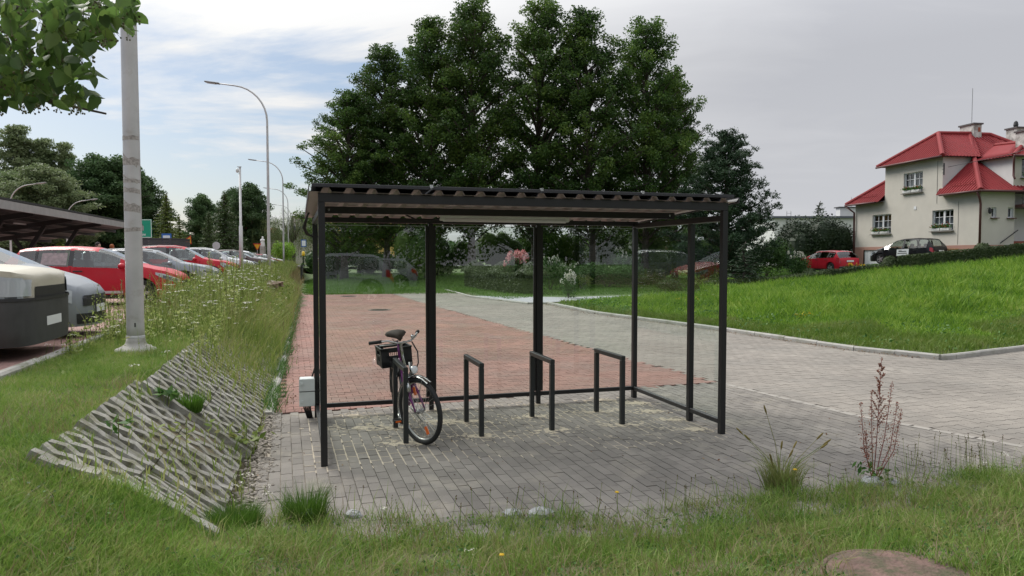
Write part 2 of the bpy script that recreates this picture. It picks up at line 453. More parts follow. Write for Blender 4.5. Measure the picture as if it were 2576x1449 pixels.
RECT = np.array([(-.045, -.0955), (.045, -.0955), (.0475, -.093), (.0475, .093), (.045, .0955), (-.045, .0955), (-.0475, .093), (-.0475, -.093)])
wI, nI, g_ = .0925, .0725, .0035
IB = np.array([(-.1 + g_, -wI + g_), (-.065, -wI + g_), (-.035, -nI + g_), (.035, -nI + g_), (.065, -wI + g_), (.1 - g_, -wI + g_),
               (.1 - g_, wI - g_), (.065, wI - g_), (.035, nI - g_), (-.035, nI - g_), (-.065, wI - g_), (-.1 + g_, wI - g_)])
def lay(structure, outline, pl, ph, ang, mat, poly, origin, depth, far, keep):
    """rows of blocks; the keep nearest are objects, the rest one joined part"""
    ca, sa = cos(ang), sin(ang)
    I, J = np.meshgrid(np.arange(-260, 260), np.arange(-260, 260))
    if outline is RECT:
        U = I * pl; Vv = J * ph + (I % 2) * ph / 2
    else:
        U = I * pl + (J % 2) * pl / 2; Vv = J * ph
    X = origin[0] + U * ca - Vv * sa; Y = origin[1] + U * sa + Vv * ca
    X, Y = X.ravel(), Y.ravel()
    ok = inpoly(X, Y, poly)
    vis = (np.abs(X) < Y * .76 + .6) & (Y > yedge(X) - .7) & (Y < far)
    X, Y = X[ok & vis], Y[ok & vis]
    o = np.argsort(X ** 2 + Y ** 2); X, Y = X[o], Y[o]
    n = len(outline)
    dz = rng.normal(0, .0012, len(X)); tx = rng.normal(0, .006, len(X)); ty = rng.normal(0, .006, len(X))
    # shared piece
    mb = MB(); mb.add([(p[0], p[1], 0) for p in outline] + [(p[0], p[1], -depth) for p in outline],
                      [tuple(range(n))] + [(i, n + i, n + (i + 1) % n, (i + 1) % n) for i in range(n)])
    me = mb.mesh('brick', mat)
    for i in range(min(keep, len(X))):
        b = link('brick', me, structure, (X[i], Y[i], dz[i])); b.rotation_euler = (tx[i], ty[i], ang)
    X, Y, dz, tx, ty = X[keep:], Y[keep:], dz[keep:], tx[keep:], ty[keep:]
    if len(X) == 0: return
    P = np.zeros((len(X), 2 * n, 3), np.float32)
    ox = outline[:, 0] * ca - outline[:, 1] * sa; oy = outline[:, 0] * sa + outline[:, 1] * ca
    for k in range(2):
        P[:, k * n:(k + 1) * n, 0] = X[:, None] + ox; P[:, k * n:(k + 1) * n, 1] = Y[:, None] + oy
        P[:, k * n:(k + 1) * n, 2] = dz[:, None] + tx[:, None] * oy + ty[:, None] * ox - (depth if k else 0)
    base = (np.arange(len(X)) * 2 * n)[:, None]
    top = base + np.arange(n)[None]
    i = np.arange(n); j = (i + 1) % n
    side = (base[:, :, None] + np.stack([i, n + i, n + j, j], -1)[None]).reshape(-1, 4)
    me2 = bpy.data.meshes.new('bricks')
    Vf = P.reshape(-1, 3); me2.vertices.add(len(Vf)); me2.vertices.foreach_set('co', Vf.ravel())
    loops = np.concatenate([top.ravel(), side.ravel()]).astype(np.int32)
    me2.loops.add(len(loops)); me2.loops.foreach_set('vertex_index', loops)
    ls = np.concatenate([np.arange(len(X)) * n, len(X) * n + np.arange(len(side)) * 4]).astype(np.int32)
    lt = np.concatenate([np.full(len(X), n), np.full(len(side), 4)]).astype(np.int32)
    me2.polygons.add(len(ls)); me2.polygons.foreach_set('loop_start', ls); me2.polygons.foreach_set('loop_total', lt)
    me2.materials.append(mat); me2.polygons.foreach_set('use_smooth', np.zeros(len(ls), dtype=bool)); me2.update(calc_edges=True)
    tag(link('bricks', me2, structure), kind='stuff')
YAW = radians(16.8)
lay(sh_apron, RECT, .102, .198, radians(17.5), MT['brick_grey'], apron, (-2.0, 6.0), .012, 30, 300)
lay(sh_red, IB, .2, .165, radians(17.0), MT['brick_red'], red, (-2, 10), .015, 39, 300)
lay(sh_road, IB, .2, .165, radians(19.0), MT['brick_light'], road, (4, 12), .019, 39, 300)
# pale course of blocks between the apron and the road
mb_c = None
for (p, q) in ((A2, A3), (A3, A4), (A4, A5)):
    p, q = Vector((*p, 0)), Vector((*q, 0)); n = max(1, int((q - p).length / .205)); a = math.atan2((q - p).y, (q - p).x)
    if mb_c is None:
        mb_c = MB().poly([(-.097, -.047), (.097, -.047), (.097, .047), (-.097, .047)], -.012, .001).mesh('brick', M('border_block', (.29, .27, .24), .86, var=.1, vscale=2, rand=.06, bump=.2, bscale=110))
    for i in range(n):
        c = p.lerp(q, (i + .5) / n); b = link('brick', mb_c, sh_road, (c.x, c.y, .004)); b.rotation_euler = (0, 0, a)

# kerbs: one metre stones laid end to end
def kerb_stone(w, h, L=.995, r=.025):
    prof = [(-w / 2, -h), (w / 2, -h), (w / 2, 0 - r), (w / 2 - r, 0), (-w / 2 + r, 0), (-w / 2, -r)]
    mb = MB(); n = len(prof)
    mb.add([(-L / 2, p[0], p[1]) for p in prof] + [(L / 2, p[0], p[1]) for p in prof],
           [tuple(range(n)), tuple(range(2 * n - 1, n - 1, -1))] + [(i, n + i, n + (i + 1) % n, (i + 1) % n) for i in range(n)])
    return mb.mesh('kerb_stone', MT['concrete'])
def kerb(name, pts, w, top, label, L=1.0):
    root = bpy.data.objects.new(name, None); col.objects.link(root); tag(root, label, kind='structure')
    me = kerb_stone(w, .14, L - .006); k = 0
    pts = [Vector((p[0], p[1], 0)) for p in pts]
    for a, b in zip(pts[:-1], pts[1:]):
        d = b - a; n = max(1, round(d.length / L)); st = d.length / n; ang = math.atan2(d.y, d.x)
        for i in range(n):
            c = a + d * ((i + .5) / n); z = top(c.x, c.y)
            o = link('kerb_stone', me, root, (c.x, c.y, z + random.uniform(-.006, .006)))
            o.rotation_euler = (0, random.uniform(-.006, .006), ang + random.uniform(-.008, .008)); o.scale = (st / L, 1, 1)
kerb('kerb', [kpt(-.1, .075), kpt(28.9, .075)], .14, lambda x, y: .045, 'concrete edging along the foot of the planted bank')
kerb('kerb', FK[3:] + [(8.44, 13.75), (10.69, 15.04), (14.5, 17.3)], .10, lambda x, y: .10, 'raised concrete kerb around the corner of the tall grass field')
kerb('kerb', FK[:4], .10, lambda x, y: .07, 'pale kerb between the mown lawn and the roadway')
MT['lot'] = None
def lot_mat():
    m, nt, N, L, out = new_mat('parking_blocks')
    b = N.new('ShaderNodeBsdfPrincipled'); L.new(b.outputs[0], out.inputs[0]); b.inputs['Roughness'].default_value = .88
    geo = N.new('ShaderNodeNewGeometry')
    mp = N.new('ShaderNodeMapping'); mp.inputs['Rotation'].default_value = (0, 0, -radians(15.7)); L.new(geo.outputs['Position'], mp.inputs[0])
    br = N.new('ShaderNodeTexBrick'); br.inputs['Scale'].default_value = 1; br.inputs['Brick Width'].default_value = .2; br.inputs['Row Height'].default_value = .1
    br.inputs['Mortar Size'].default_value = .004; br.inputs['Color1'].default_value = (.34, .2, .17, 1); br.inputs['Color2'].default_value = (.27, .16, .14, 1)
    br.inputs['Mortar'].default_value = (.1, .08, .07, 1); L.new(mp.outputs[0], br.inputs[0]); L.new(br.outputs[0], b.inputs['Base Color'])
    return m
MT['lot'] = lot_mat()
sheet('parking_lot', [kpt(-40, 2.62), kpt(95, 2.62), kpt(95, 60), kpt(-40, 60)], P_LOT - .004, MT['lot'], 'pinkish block paved car park on the level above the bank')
kerb('kerb', [kpt(-6, 2.56), kpt(60, 2.56)], .12, lambda x, y: P_LOT + .04, 'kerb at the edge of the car park verge', L=2.0)
# gravel track
MT['gravel'] = M('grey_gravel', (.36, .36, .38), .95, var=.35, vscale=30, bump=.6, bscale=60)
sheet('gravel_path', [(-1.86, 34.45), (.68, 29.55), (1.45, 29.65), (3.0, 30.6), (9, 35), (8, 36.2), (2.5, 33.2)], .075, MT['gravel'], 'grey gravel track leading off the road past the hedge')
# street beyond the paving
sheet('street', [(-60, 68), (6, 74), (6, 81), (-60, 75)], .98, MT['asphalt'], 'asphalt street beyond the lawn and fence')
# drive by the house
sheet('drive', [(16, 50), (24, 44), (29, 47), (27.5, 56.5), (20, 57)], 1.12, MT['gravel'], 'gravelled drive beside the house') if False else None

# ------------------------------------------------------------------ bank of openwork slabs
def slab_mesh():
    mb = MB(); LU, LV, A, w, h = .985, .60, .038, .088, .11
    vs_ = np.linspace(0, LV, 13)
    for i in range(6):
        u0 = i * (LU - w) / 5 + w / 2 - LU / 2
        sg = 1 if i % 2 else -1
        off = [0 if False else sg * A * max(-.8, min(.8, 1.15 * cos(2 * pi * v / .2))) / .8 for v in vs_]
        if i in (0, 5): off = [o * .25 for o in off]
        P = []
        for v, o in zip(vs_, off):
            for du, z in ((-w / 2 - .006, -h), (-w / 2, 0), (w / 2, 0), (w / 2 + .006, -h)): P.append((u0 + o + du, v - LV / 2, z))
        fs = []
        for k in range(12):
            for q in range(3): fs.append((k * 4 + q, k * 4 + 4 + q, k * 4 + 5 + q, k * 4 + 1 + q))
        fs += [(0, 1, 2, 3), (51, 50, 49, 48)]
        mb.add(P, fs)
    return mb.mesh('openwork_slab', MT['slab'])
def build_bank():
    root = thing('slope_revetment', 'grey concrete openwork slabs facing the bank beside the block paving', 'revetment', (*kpt(0, .6), .3))
    me = slab_mesh(); ang = math.atan2(.75, .95); inv = Vector(root.location)
    def G(s, d):
        x, y = kpt(s, d); t = min(max((d - .16) / .95, 0), 1); L = P_LOT * t
        f = float(.40 * sstep((yedge(x) - y) / np.interp(x, [-2.2, -.6], [1.35, 2.6])))
        return Vector((x, y, L + f * (1 - t)))
    def put(s, row, lift, dd, sc=1.0):
        d = .17 + (.02 + .30 + row * .605) * cos(ang) + dd
        ex = (G(s + .4, d) - G(s - .4, d)).normalized(); up = (G(s, d + .2) - G(s, d - .2)).normalized()
        if ex.cross(up).z < 0: ex = -ex
        n = ex.cross(up).normalized(); up = n.cross(ex)
        R = Matrix((ex, up, n)).transposed().to_4x4(); p = G(s, d) + n * lift
        k = (G(s, d + .24) - G(s, d - .24)).length / .48 * .95 / .605 * .605 / .775 if False else min(1.0, (G(s, d + .235) - G(s, d - .235)).length / .6 + .02)
        o = link('openwork_slab', me, root); o.matrix_basis = Matrix.Translation(p - inv) @ R @ Matrix.Rotation(random.uniform(-.012, .012), 4, 'Z') @ Matrix.Diagonal((sc, k, 1, 1))
    for i in range(3):
        for r in range(2): put(-4.17 + i * .90, r, .018 + .01 * (i % 2), .02, .90)
    for i in range(24):
        for r in range(2): put(-1.52 + i * 1.0, r, .055 + .012 * (i % 2), -.03 + .008 * (i % 3))
    # broken render patch on the cut end of the first slab
    mb = MB(); N_ = 9
    for k in range(N_):
        d0_, d1_ = .17 + .95 * k / N_, .17 + .95 * (k + 1) / N_
        a_, b_ = G(-4.63, d0_) + Vector((0, 0, -.045 + random.uniform(-.015, .015))), G(-4.63, d1_) + Vector((0, 0, -.045 + random.uniform(-.015, .015)))
        mb.bar(a_, b_, .075 + .03 * random.random(), .15 + .04 * random.random())
    o = obj('end_mortar', mb, MT['slab'], root); o.location = -inv
build_bank()
# ------------------------------------------------------------------ bicycle shelter
SY = radians(16.75); SL, SD = 4.29, 2.20
SO = Vector((-1.768, 6.623, 0))
def sh(a, b, z=0): return SO + Vector((cos(SY), sin(SY), 0)) * a + Vector((-sin(SY), cos(SY), 0)) * b + Vector((0, 0, z))
def build_shelter():
    root = thing('bicycle_shelter', 'black steel bicycle shelter with glass walls and corrugated roof', 'shelter', SO, SY)
    K = MT['black_steel']
    def post(a, b, z1, w=.06): obj('post', MB().box((a, b, z1 / 2), (w, w, z1), bev=.004), K, root)
    zf, zb = 2.53, 2.425
    h = .03
    post(h, h, zf - .085); post(SL - h, h, zf - .085)
    post(h, SD - h, 2.36); post(SL - h, SD - h, 2.36)
    backs = [SL / 3, 2 * SL / 3]
    for a in backs: post(a, SD - h, 2.36, .055)
    post(SL - h, .70, 2.33, .06)
    # beams
    obj('front_beam', MB().box((SL / 2, h, zf - .0425), (SL, .06, .085), bev=.004), K, root)
    obj('back_beam', MB().box((SL / 2, SD - h, 2.392), (SL, .06, .062), bev=.004), K, root)
    for a in (h, SL - h):
        obj('side_beam', MB().box((a, SD / 2, 2.365), (.058, SD - .124, .062), bev=.004), K, root)
    mbm = MB().box((SL / 2 - .01, 1.02, 2.438), (SL - .16, .058, .074), bev=.004)
    mb_o = obj('middle_beam', mbm, K, root)
    for a in (.14, SL - .16):
        obj('bolt', MB().lathe([(.011, -.006), (.011, .006)], 8, (a, 1.02 - .032, 2.44), Matrix.Rotation(pi / 2, 3, 'X')), MT['chrome'], mb_o)
    # lower rails
    for a0, a1 in ((.06, backs[0] - .028), (backs[0] + .028, backs[1] - .028), (backs[1] + .028, SL - .06)):
        obj('lower_rail', MB().box(((a0 + a1) / 2, SD - h, .135), (a1 - a0, .05, .05), bev=.003), K, root)
    obj('lower_rail', MB().box((SL - h, (.73 + SD - .06) / 2, .135), (.05, SD - .79, .05), bev=.003), K, root)
    obj('lower_rail', MB().box((SL - h, .365, .135), (.05, .61, .05), bev=.003), K, root)
    obj('lower_rail', MB().box((h, SD / 2, .135), (.04, SD - .12, .05), bev=.003), K, root)
    # glazing strips beside the two middle posts
    for a in backs:
        for sg in (-1, 1):
            obj('glazing_strip', MB().box((a + sg * .046, SD - h + .006, 1.25), (.034, .036, 2.16), bev=.002), K, root)
    # glass panes with a pale polished top edge
    def pane(a0, b0, a1, b1):
        d = Vector((a1 - a0, b1 - b0, 0)); L = d.length; ang = math.atan2(d.y, d.x)
        z0, z1 = .163, 2.325
        me = MB(); me.add([(-L / 2, 0, z0), (L / 2, 0, z0), (L / 2, 0, z1), (-L / 2, 0, z1)], [(0, 1, 2, 3)])
        o = obj('glass_pane', me, MT['glass'], root); o.location = ((a0 + a1) / 2, (b0 + b1) / 2, 0); o.rotation_euler = (0, 0, ang)
        e = obj('pane_edge', MB().box((0, 0, z1 + .004), (L, .009, .007)), MT['glass_edge'], o)
    ed = [.062, backs[0] - .064, backs[0] + .064, backs[1] - .064, backs[1] + .064, SL - .062]
    for i in range(3): pane(ed[2 * i], SD - h, ed[2 * i + 1], SD - h)
    pane(SL - h, .732, SL - h, SD - .062); pane(SL - h, .062, SL - h, .668); pane(h, .062, h, SD - .062)
    # trapezoidal roof sheet, ribs running front to back
    b0, b1 = -.035, SD + .16; sl = (zb - zf) / (SD)
    def zr(b): return zf + .004 + (b - .03) * sl
    a0, a1 = -.085, SL + .115
    pitch = .207; prof = []
    n = int((a1 - a0) / pitch) + 1
    for i in range(n):
        q = a0 + i * pitch
        prof += [(q, 0), (q + .105, 0), (q + .13, .038), (q + .182, .038)]
    prof = [p for p in prof if p[0] <= a1]
    mb = MB(); k = len(prof); t = .0012
    vs_ = []
    for b in (b0, b1):
        for dz in (0, t):
            vs_ += [(p[0], b, zr(b) + p[1] + dz) for p in prof]
    fs = []; ms = []
    for i in range(k - 1):
        mb_f = (i, i + 1, 2 * k + i + 1, 2 * k + i)
        fs.append(mb_f)
    mb.add(vs_, fs, 0)
    mb.add(vs_, [(k + i, 3 * k + i, 3 * k + i + 1, k + i + 1) for i in range(k - 1)], 1)
    mb.add(vs_, [(i, k + i, k + i + 1, i + 1) for i in range(k - 1)], 1)
    obj('roof_sheet', mb, [MT['sheet_under'], MT['sheet_top']], root)
    # verge trim along both sides
    for a, nm in ((a0 + .004, 'verge_trim'), (a1 - .004, 'verge_trim')):
        mbv = MB().bar((a, b0, zr(b0) + .02), (a, b1, zr(b1) + .02), .008, .062)
        obj(nm, mbv, MT['sheet_top'], root)
    # solar panels on the ribs
    pw = (SL + .13) / 4
    for i in range(4):
        q = -.065 + i * pw
        th = math.atan(sl); bl = 1.98
        mbp = MB().box((0, 0, .016), (pw - .02, bl, .032), bev=.002)
        p = obj('solar_panel', mbp, MT['pv_frame'], root)
        p.location = (q + pw / 2, -.03 + bl / 2, zr(-.03 + bl / 2) + .044); p.rotation_euler = (th, 0, 0)
        obj('cells', MB().box((0, 0, .0335), (pw - .05, bl - .03, .002)), MT['pv'], p)
        if i: obj('panel_clamp', MB().box((-pw / 2, -bl / 2 - .004, .03), (.03, .02, .03)), MT['chrome'], p)
    return root
shelter = build_shelter()
# batten lamp under the roof
def build_lamp():
    r = thing('batten_lamp', 'long white batten lamp under the shelter roof, unlit', 'lamp', sh(2.18, 1.36, 2.375), SY)
    L = 1.5
    obj('housing', MB().box((0, 0, .035), (L, .07, .04), bev=.012), MT['white_plastic'], r)
    obj('diffuser', MB().tube([(-L / 2, 0, .005), (L / 2, 0, .005)], .032, 10), MT['lamp_white'], r, True)
    for s in (-1, 1): obj('end_cap', MB().box((s * (L / 2 + .012), 0, .02), (.05, .078, .068), bev=.008), MT['white_plastic'], r)
    for s in (-.4, .4): obj('bracket', MB().box((s, 0, .082), (.03, .03, .055)), MT['steel'], r)
    pts = [(-L / 2 - .03, 0, .02), (-L / 2 - .12, .03, -.01), (-L / 2 - .28, .05, -.015), (-L / 2 - .42, .08, .05), (-L / 2 - .47, .02, .085)]
    obj('lead', MB().tube(pts, .009, 6), MT['cable'], r, True)
build_lamp()
def build_box():
    o = sh(-.085, SD - .06, .115)
    r = thing('junction_box', 'light grey plastic electrical box strapped to the shelter back post', 'electrical box', o, SY)
    bx = obj('enclosure', MB().box((0, 0, .215), (.17, .2, .32), bev=.008), MT['white_plastic'], r)
    obj('lid', MB().box((-.004, -.108, .215), (.18, .014, .33), bev=.006), MT['white_plastic'], r)
    for z in (.11, .32): obj('hinge', MB().box((-.062, -.119, z), (.03, .012, .035), bev=.003), MT['white_plastic'], r)
    obj('strap', MB().box((.0, -.0, .23), (.19, .236, .008)), MT['cable'], r)
    for i in range(5):
        q = -.05 + i * .022
        obj('cable', MB().tube([(q, 0, .06), (q * .8 + .005, 0, .0), (q * .7 + .02, .01, -.06), (q * .6 + .035, .012, -.125)], .009, 6), MT['cable'], r, True)
    # solar leads down the post
    for k in range(2):
        a = -.01 - .012 * k
        P = [(.06, .085, .37), (.135, .10 + .02 * k, .6), (.135, .10 + .02 * k, 1.9), (.11, .05, 2.06), (.03 - .02 * k, -.05, 2.10), (-.005 - .02 * k, -.22, 2.17), (.02, -.34, 2.30), (.05, -.38, 2.36)]
        obj('solar_lead', MB().tube(P, .011, 6), MT['cable'], r, True)
build_box()

# ------------------------------------------------------------------ hoop stands
RK = [((-1.11, 7.48), (-1.32, 8.14)), ((-.33, 7.76), (-.54, 8.46)), ((.45, 8.03), (.24, 8.74)), ((1.28, 8.33), (1.06, 9.02))]
RKL = ['black square hoop stand with the bicycle leaning on it', 'black square hoop stand next to the bicycle',
       'black square hoop stand, third along from the bicycle end', 'black square hoop stand nearest the glass end wall of the shelter']
for (f_, b_), lb in zip(RK, RKL):
    f_, b_ = Vector((*f_, 0)), Vector((*b_, 0)); m_ = (f_ + b_) / 2; d = f_ - b_
    r = thing('bicycle_stand', lb, 'bicycle stand', m_, math.atan2(d.y, d.x), 'hoop stands in the shelter')
    hl = .36; w = .05; zt = .80
    for s in (-1, 1): obj('leg', MB().box((s * hl, 0, (zt - w) / 2 - .02), (w, w, zt - w + .04), bev=.004), MT['anthracite'], r)
    obj('top_bar', MB().box((0, 0, zt - w / 2), (2 * hl + w, w, w), bev=.004), MT['anthracite'], r)
# scattered joint sand round the feet of the stands and posts
def build_sand():
    cs = [(p, .20) for pr in RK for p in pr] + [((sh(a, SD - .1).x, sh(a, SD - .1).y), .16) for a in (.5, 1.5, 2.8, 3.8)] + \
         [((sh(4.1, b).x, sh(4.1, b).y), .14) for b in (.3, .8, 1.3, 1.8)] + [((-1.7, 8.15), .3), ((-.9, 8.5), .25)]
    mb = MB()
    for (c, r) in cs:
        for k in range(95):
            a = random.uniform(0, 2 * pi); q = abs(random.gauss(0, r * .85))
            x, y = c[0] + q * cos(a) * 1.5, c[1] + q * sin(a) * .75
            s = random.uniform(.006, .03) * (1.3 - min(1, q / r) * .5); n = 7; ph = random.uniform(0, 6)
            hgt = .002 + random.uniform(.001, .006)
            P = [(x + s * random.uniform(.6, 1.3) * cos(ph + 2 * pi * i / n) * 1.3, y + s * random.uniform(.6, 1.3) * sin(ph + 2 * pi * i / n), .0015) for i in range(n)]
            mb.add(P + [(x, y, hgt)], [(i, (i + 1) % n, n) for i in range(n)])
    # sand swept into the joints under the roof
    a_ = radians(17.5); eu = Vector((cos(a_), sin(a_), 0)); ev = Vector((-sin(a_), cos(a_), 0)); o0 = Vector((-2.0, 6.0, .0012))
    for i in range(-6, 66):
        for j in range(-4, 60):
            p0 = o0 + eu * ((i + .5) * .102) + ev * (j * .085)
            l = p0 - SO; la = l.x * cos(SY) + l.y * sin(SY); lb = -l.x * sin(SY) + l.y * cos(SY)
            if not (-.15 < la < SL + .1 and -.25 < lb < SD - .02): continue
            if .5 + .5 * sin(la * 2.3 + 1.7 * sin(lb * 2.1)) * sin(lb * 3.1 + la) + random.uniform(-.35, .35) < .47: continue
            w0, w1 = random.uniform(.002, .0085), random.uniform(.002, .0085); p1 = p0 + ev * .087
            mb.add([p0 - eu * w0, p0 + eu * w0, p1 + eu * w1, p1 - eu * w1], [(0, 1, 2, 3)])
            if random.random() < .3:
                q = o0 + eu * (i * .102) + ev * (round(j * .085 / .198) * .198 + (.099 if i % 2 == 0 else 0)); 
                mb.add([q - eu * .045 - ev * .006, q + eu * .045 - ev * .006, q + eu * .045 + ev * .006, q - eu * .045 + ev * .006], [(0, 1, 2, 3)])
    o = obj('spilled_sand', mb, MT['sand']); tag(o, 'pale joint sand spilled over the blocks round the stand feet', 'sand', kind='stuff')
build_sand()

# ------------------------------------------------------------------ bicycle
MT['purple'] = M('purple_paint', (.16, .01, .14), .3, coat=.4)
MT['dark_frame'] = M('dark_frame_paint', (.035, .03, .035), .35, coat=.3, dirt=((.1, .08, .06), 30, .5, .8))
MT['saddle'] = M('brown_saddle_cover', (.05, .036, .026), .8, bump=.2, bscale=60)
MT['orange'] = M('orange_reflector', (.85, .16, .02), .3)
MT['lens'] = M('headlamp_lens', (.75, .77, .78), .12, spec=.7)
MT['crate'] = M('crate_black', (.016, .017, .018), .5)
MT['alu'] = M('aluminium', (.5, .5, .48), .35, metal=.9)
def wheel_parts(root, cx, R, steer_parent=None, zc=None, rot=None, refl=(), sp=None):
    """wheel in the local x-z plane round (cx,0,R); returns tyre object"""
    par = steer_parent or root
    pts = [(R * .955 * cos(2 * pi * i / 40), 0, R * .955 * sin(2 * pi * i / 40)) for i in range(40)]
    t = obj('wheel', MB().tube(pts, .026, 10, closed=True), MT['rubber'], par, True)
    t.location = (cx, 0, R)
    obj('rim', MB().tube([(R * .88 * cos(2 * pi * i / 36), 0, R * .88 * sin(2 * pi * i / 36)) for i in range(36)], .011, 6, closed=True), MT['alu'], t, True)
    mb = MB()
    for i in range(32):
        a = 2 * pi * i / 32; s = (-1) ** i * .028; a2 = a + (.5 if (i // 2) % 2 else -.5)
        mb.tube([(.02 * cos(a2), s, .02 * sin(a2)), (R * .88 * cos(a), 0, R * .88 * sin(a))], .0014, 4, cap=False)
    obj('spokes', mb, MT['alu'], t)
    obj('hub', MB().lathe([(.012, -.06), (.012, -.035), (.026, -.033), (.026, -.026), (.017, -.02), (.017, .02), (.026, .026), (.026, .033), (.012, .035), (.012, .06)], 12, (0, 0, 0), Matrix.Rotation(pi / 2, 3, 'X')), MT['steel'], t, True)
    for a in refl:
        q = R * .62
        obj('reflector', MB().box((q * cos(a), 0, q * sin(a)), (.085, .012, .045), Matrix.Rotation(-a, 3, 'Y'), bev=.004), MT['orange'], t)
    return t
def build_bike():
    fr = Vector((-.945, 7.46, 0)); rr = Vector((-1.31, 8.45, 0)); d = fr - rr
    root = thing('bicycle', 'old purple city bicycle with black crate, locked against a hoop stand', 'bicycle', rr, math.atan2(d.y, d.x))
    root.rotation_euler = (radians(4.5), 0, math.atan2(d.y, d.x))     # leans on the stand
    WB, R = 1.06, .345
    wheel_parts(root, 0, R)
    BBx, BBz = .43, .28
    st = Vector((.27, 0, .80)); hd_b = Vector((.90, 0, .62)); hd_t = Vector((.83, 0, .83))
    fm = MB()
    fm.tube([(BBx, 0, BBz), st], .015, 8); fm.tube([(BBx, 0, BBz), (.60, 0, .34), hd_b + Vector((-.01, 0, .02))], .019, 8)
    fm.tube([(.36, 0, .53), (.58, 0, .58), (.86, 0, .74)], .014, 8)
    obj('frame', fm, MT['purple'], root, True)
    cs = MB()
    for s in (-1, 1):
        cs.tube([(BBx, s * .03, BBz), (0, s * .065, R)], .009, 6); cs.tube([(.31, s * .02, .68), (0, s * .065, R)], .008, 6)
    obj('rear_stays', cs, MT['dark_frame'], root, True)
    hs = obj('head_tube', MB().tube([hd_b, hd_t], .019, 10), MT['steel'], root, True)
    obj('seat_post', MB().tube([st, (.215, 0, .985)], .0125, 8), MT['purple'], root, True)
    # saddle
    mb = MB(); prof = [(-.17, .03, .0), (-.15, .10, .02), (-.07, .125, .03), (.02, .10, .034), (.10, .055, .026), (.165, .034, .01), (.18, .015, -.004)]
    n = 10
    for i, (x, w, z) in enumerate(prof):
        for j in range(n):
            a = 2 * pi * j / n; mb.v.append((.215 + x, w * cos(a), 1.04 + z + (.045 if sin(a) > 0 else .05) * sin(a) * (.5 + .5 * min(1, w / .08))))
    for i in range(len(prof) - 1):
        for j in range(n): mb.f.append((i * n + j, i * n + (j + 1) % n, (i + 1) * n + (j + 1) % n, (i + 1) * n + j)); mb.m.append(0)
    mb.f += [tuple(range(n - 1, -1, -1)), tuple((len(prof) - 1) * n + j for j in range(n))]; mb.m += [0, 0]
    sd_ = obj('saddle', mb, MT['saddle'], root, True)
    obj('saddle_rails', MB().tube([(.08, .03, 1.0), (.2, .03, .985), (.34, .015, 1.01)], .006, 6).tube([(.08, -.03, 1.0), (.2, -.03, .985), (.34, -.015, 1.01)], .006, 6), MT['steel'], sd_, True)
    # cranks, chainring, pedals
    obj('chainring', MB().lathe([(.085, -.003), (.085, .003)], 24, (BBx, -.055, BBz), Matrix.Rotation(pi / 2, 3, 'X')), MT['steel'], root)
    for s, a in ((1, 2.3), (-1, 2.3 + pi)):
        ex, ez = BBx + .17 * cos(a), BBz + .17 * sin(a)
        c_ = obj('crank', MB().bar((BBx, s * .08, BBz), (ex, s * .08, ez), .02, .012), MT['alu'], root)
        pd = MB().box((ex, s * .135, ez), (.09, .09, .008)).box((ex - .04, s * .135, ez), (.012, .09, .028)).box((ex + .04, s * .135, ez), (.012, .09, .028))
        p_ = obj('pedal', pd, MT['rubber'], root)
        obj('reflector', MB().box((ex + .048, s * .135, ez), (.006, .06, .018)), MT['orange'], p_)
    # carrier and crate
    cm = MB()
    for s in (-.06, .06):
        cm.tube([(.27, s, .65), (.1, s, .66), (-.22, s, .66)], .006, 6); cm.tube([(0, s * 1.1, R), (-.08, s, .66)], .005, 6)
    for x in (.1, -.05, -.2): cm.tube([(x, -.06, .66), (x, .06, .66)], .005, 6)
    obj('rear_carrier', cm, MT['dark_frame'], root, True)
    cr = MB(); cx0, cx1, hw, z0, z1 = -.28, .10, .175, .675, .895; t = .008
    cr.box(((cx0 + cx1) / 2, 0, z0 + .004), (cx1 - cx0, 2 * hw, .008))
    for x in (cx0, cx1):
        for z, h_ in ((z0 + .035, .06), (z1 - .018, .036)): cr.box((x, 0, z), (t, 2 * hw, h_))
        for s in (-1, 1): cr.box((x, s * (hw - .045), (z0 + z1) / 2), (t, .09, z1 - z0))
        for q in range(7): cr.box((x, -.07 + q * .0233, z0 + .09), (t, .006, .06))
        cr.box((x, 0, z0 + .125), (t, 2 * hw - .1, .02))
    for s in (-1, 1):
        y = s * hw
        for z, h_ in ((z0 + .035, .06), (z1 - .018, .036)): cr.box(((cx0 + cx1) / 2, y, z), (cx1 - cx0, t, h_))
        for x in (cx0 + .05, cx1 - .05): cr.box((x, y, (z0 + z1) / 2), (.1, t, z1 - z0))
        for q in range(9): cr.box((cx0 + .11 + q * .02, y, z0 + .09), (.006, t, .06))
        cr.box(((cx0 + cx1) / 2, y, z0 + .125), (cx1 - cx0 - .1, t, .02))
    rim = MB()
    for x in (cx0, cx1): rim.box((x, 0, z1), (.02, 2 * hw + .02, .012))
    for s in (-1, 1): rim.box(((cx0 + cx1) / 2, s * hw, z1), (cx1 - cx0 + .02, .02, .012))
    ct = obj('crate', cr, MT['crate'], root); obj('crate_rim', rim, MT['crate'], ct)
    # steering assembly turned to one side
    stp = bpy.data.objects.new('steering', None); col.objects.link(stp); stp.parent = root
    stm = thing_free = None
    ax = Vector((.955, 0, .48))
    stp.location = (WB - .045, 0, 0); stp.rotation_euler = (0, 0, radians(24))
    ox = .045
    wheel_parts(root, ox, R, stp, refl=(1.9, -1.15))
    fk = MB()
    for s in (-1, 1): fk.tube([(-.10, s * .045, .655), (-.08, s * .055, .58), (-.015, s * .06, .46), (ox, s * .062, R)], [.013, .013, .012, .008], 8)
    fk.box((-.10, 0, .655), (.05, .12, .03), bev=.01)
    obj('fork', fk, MT['purple'], stp, True)
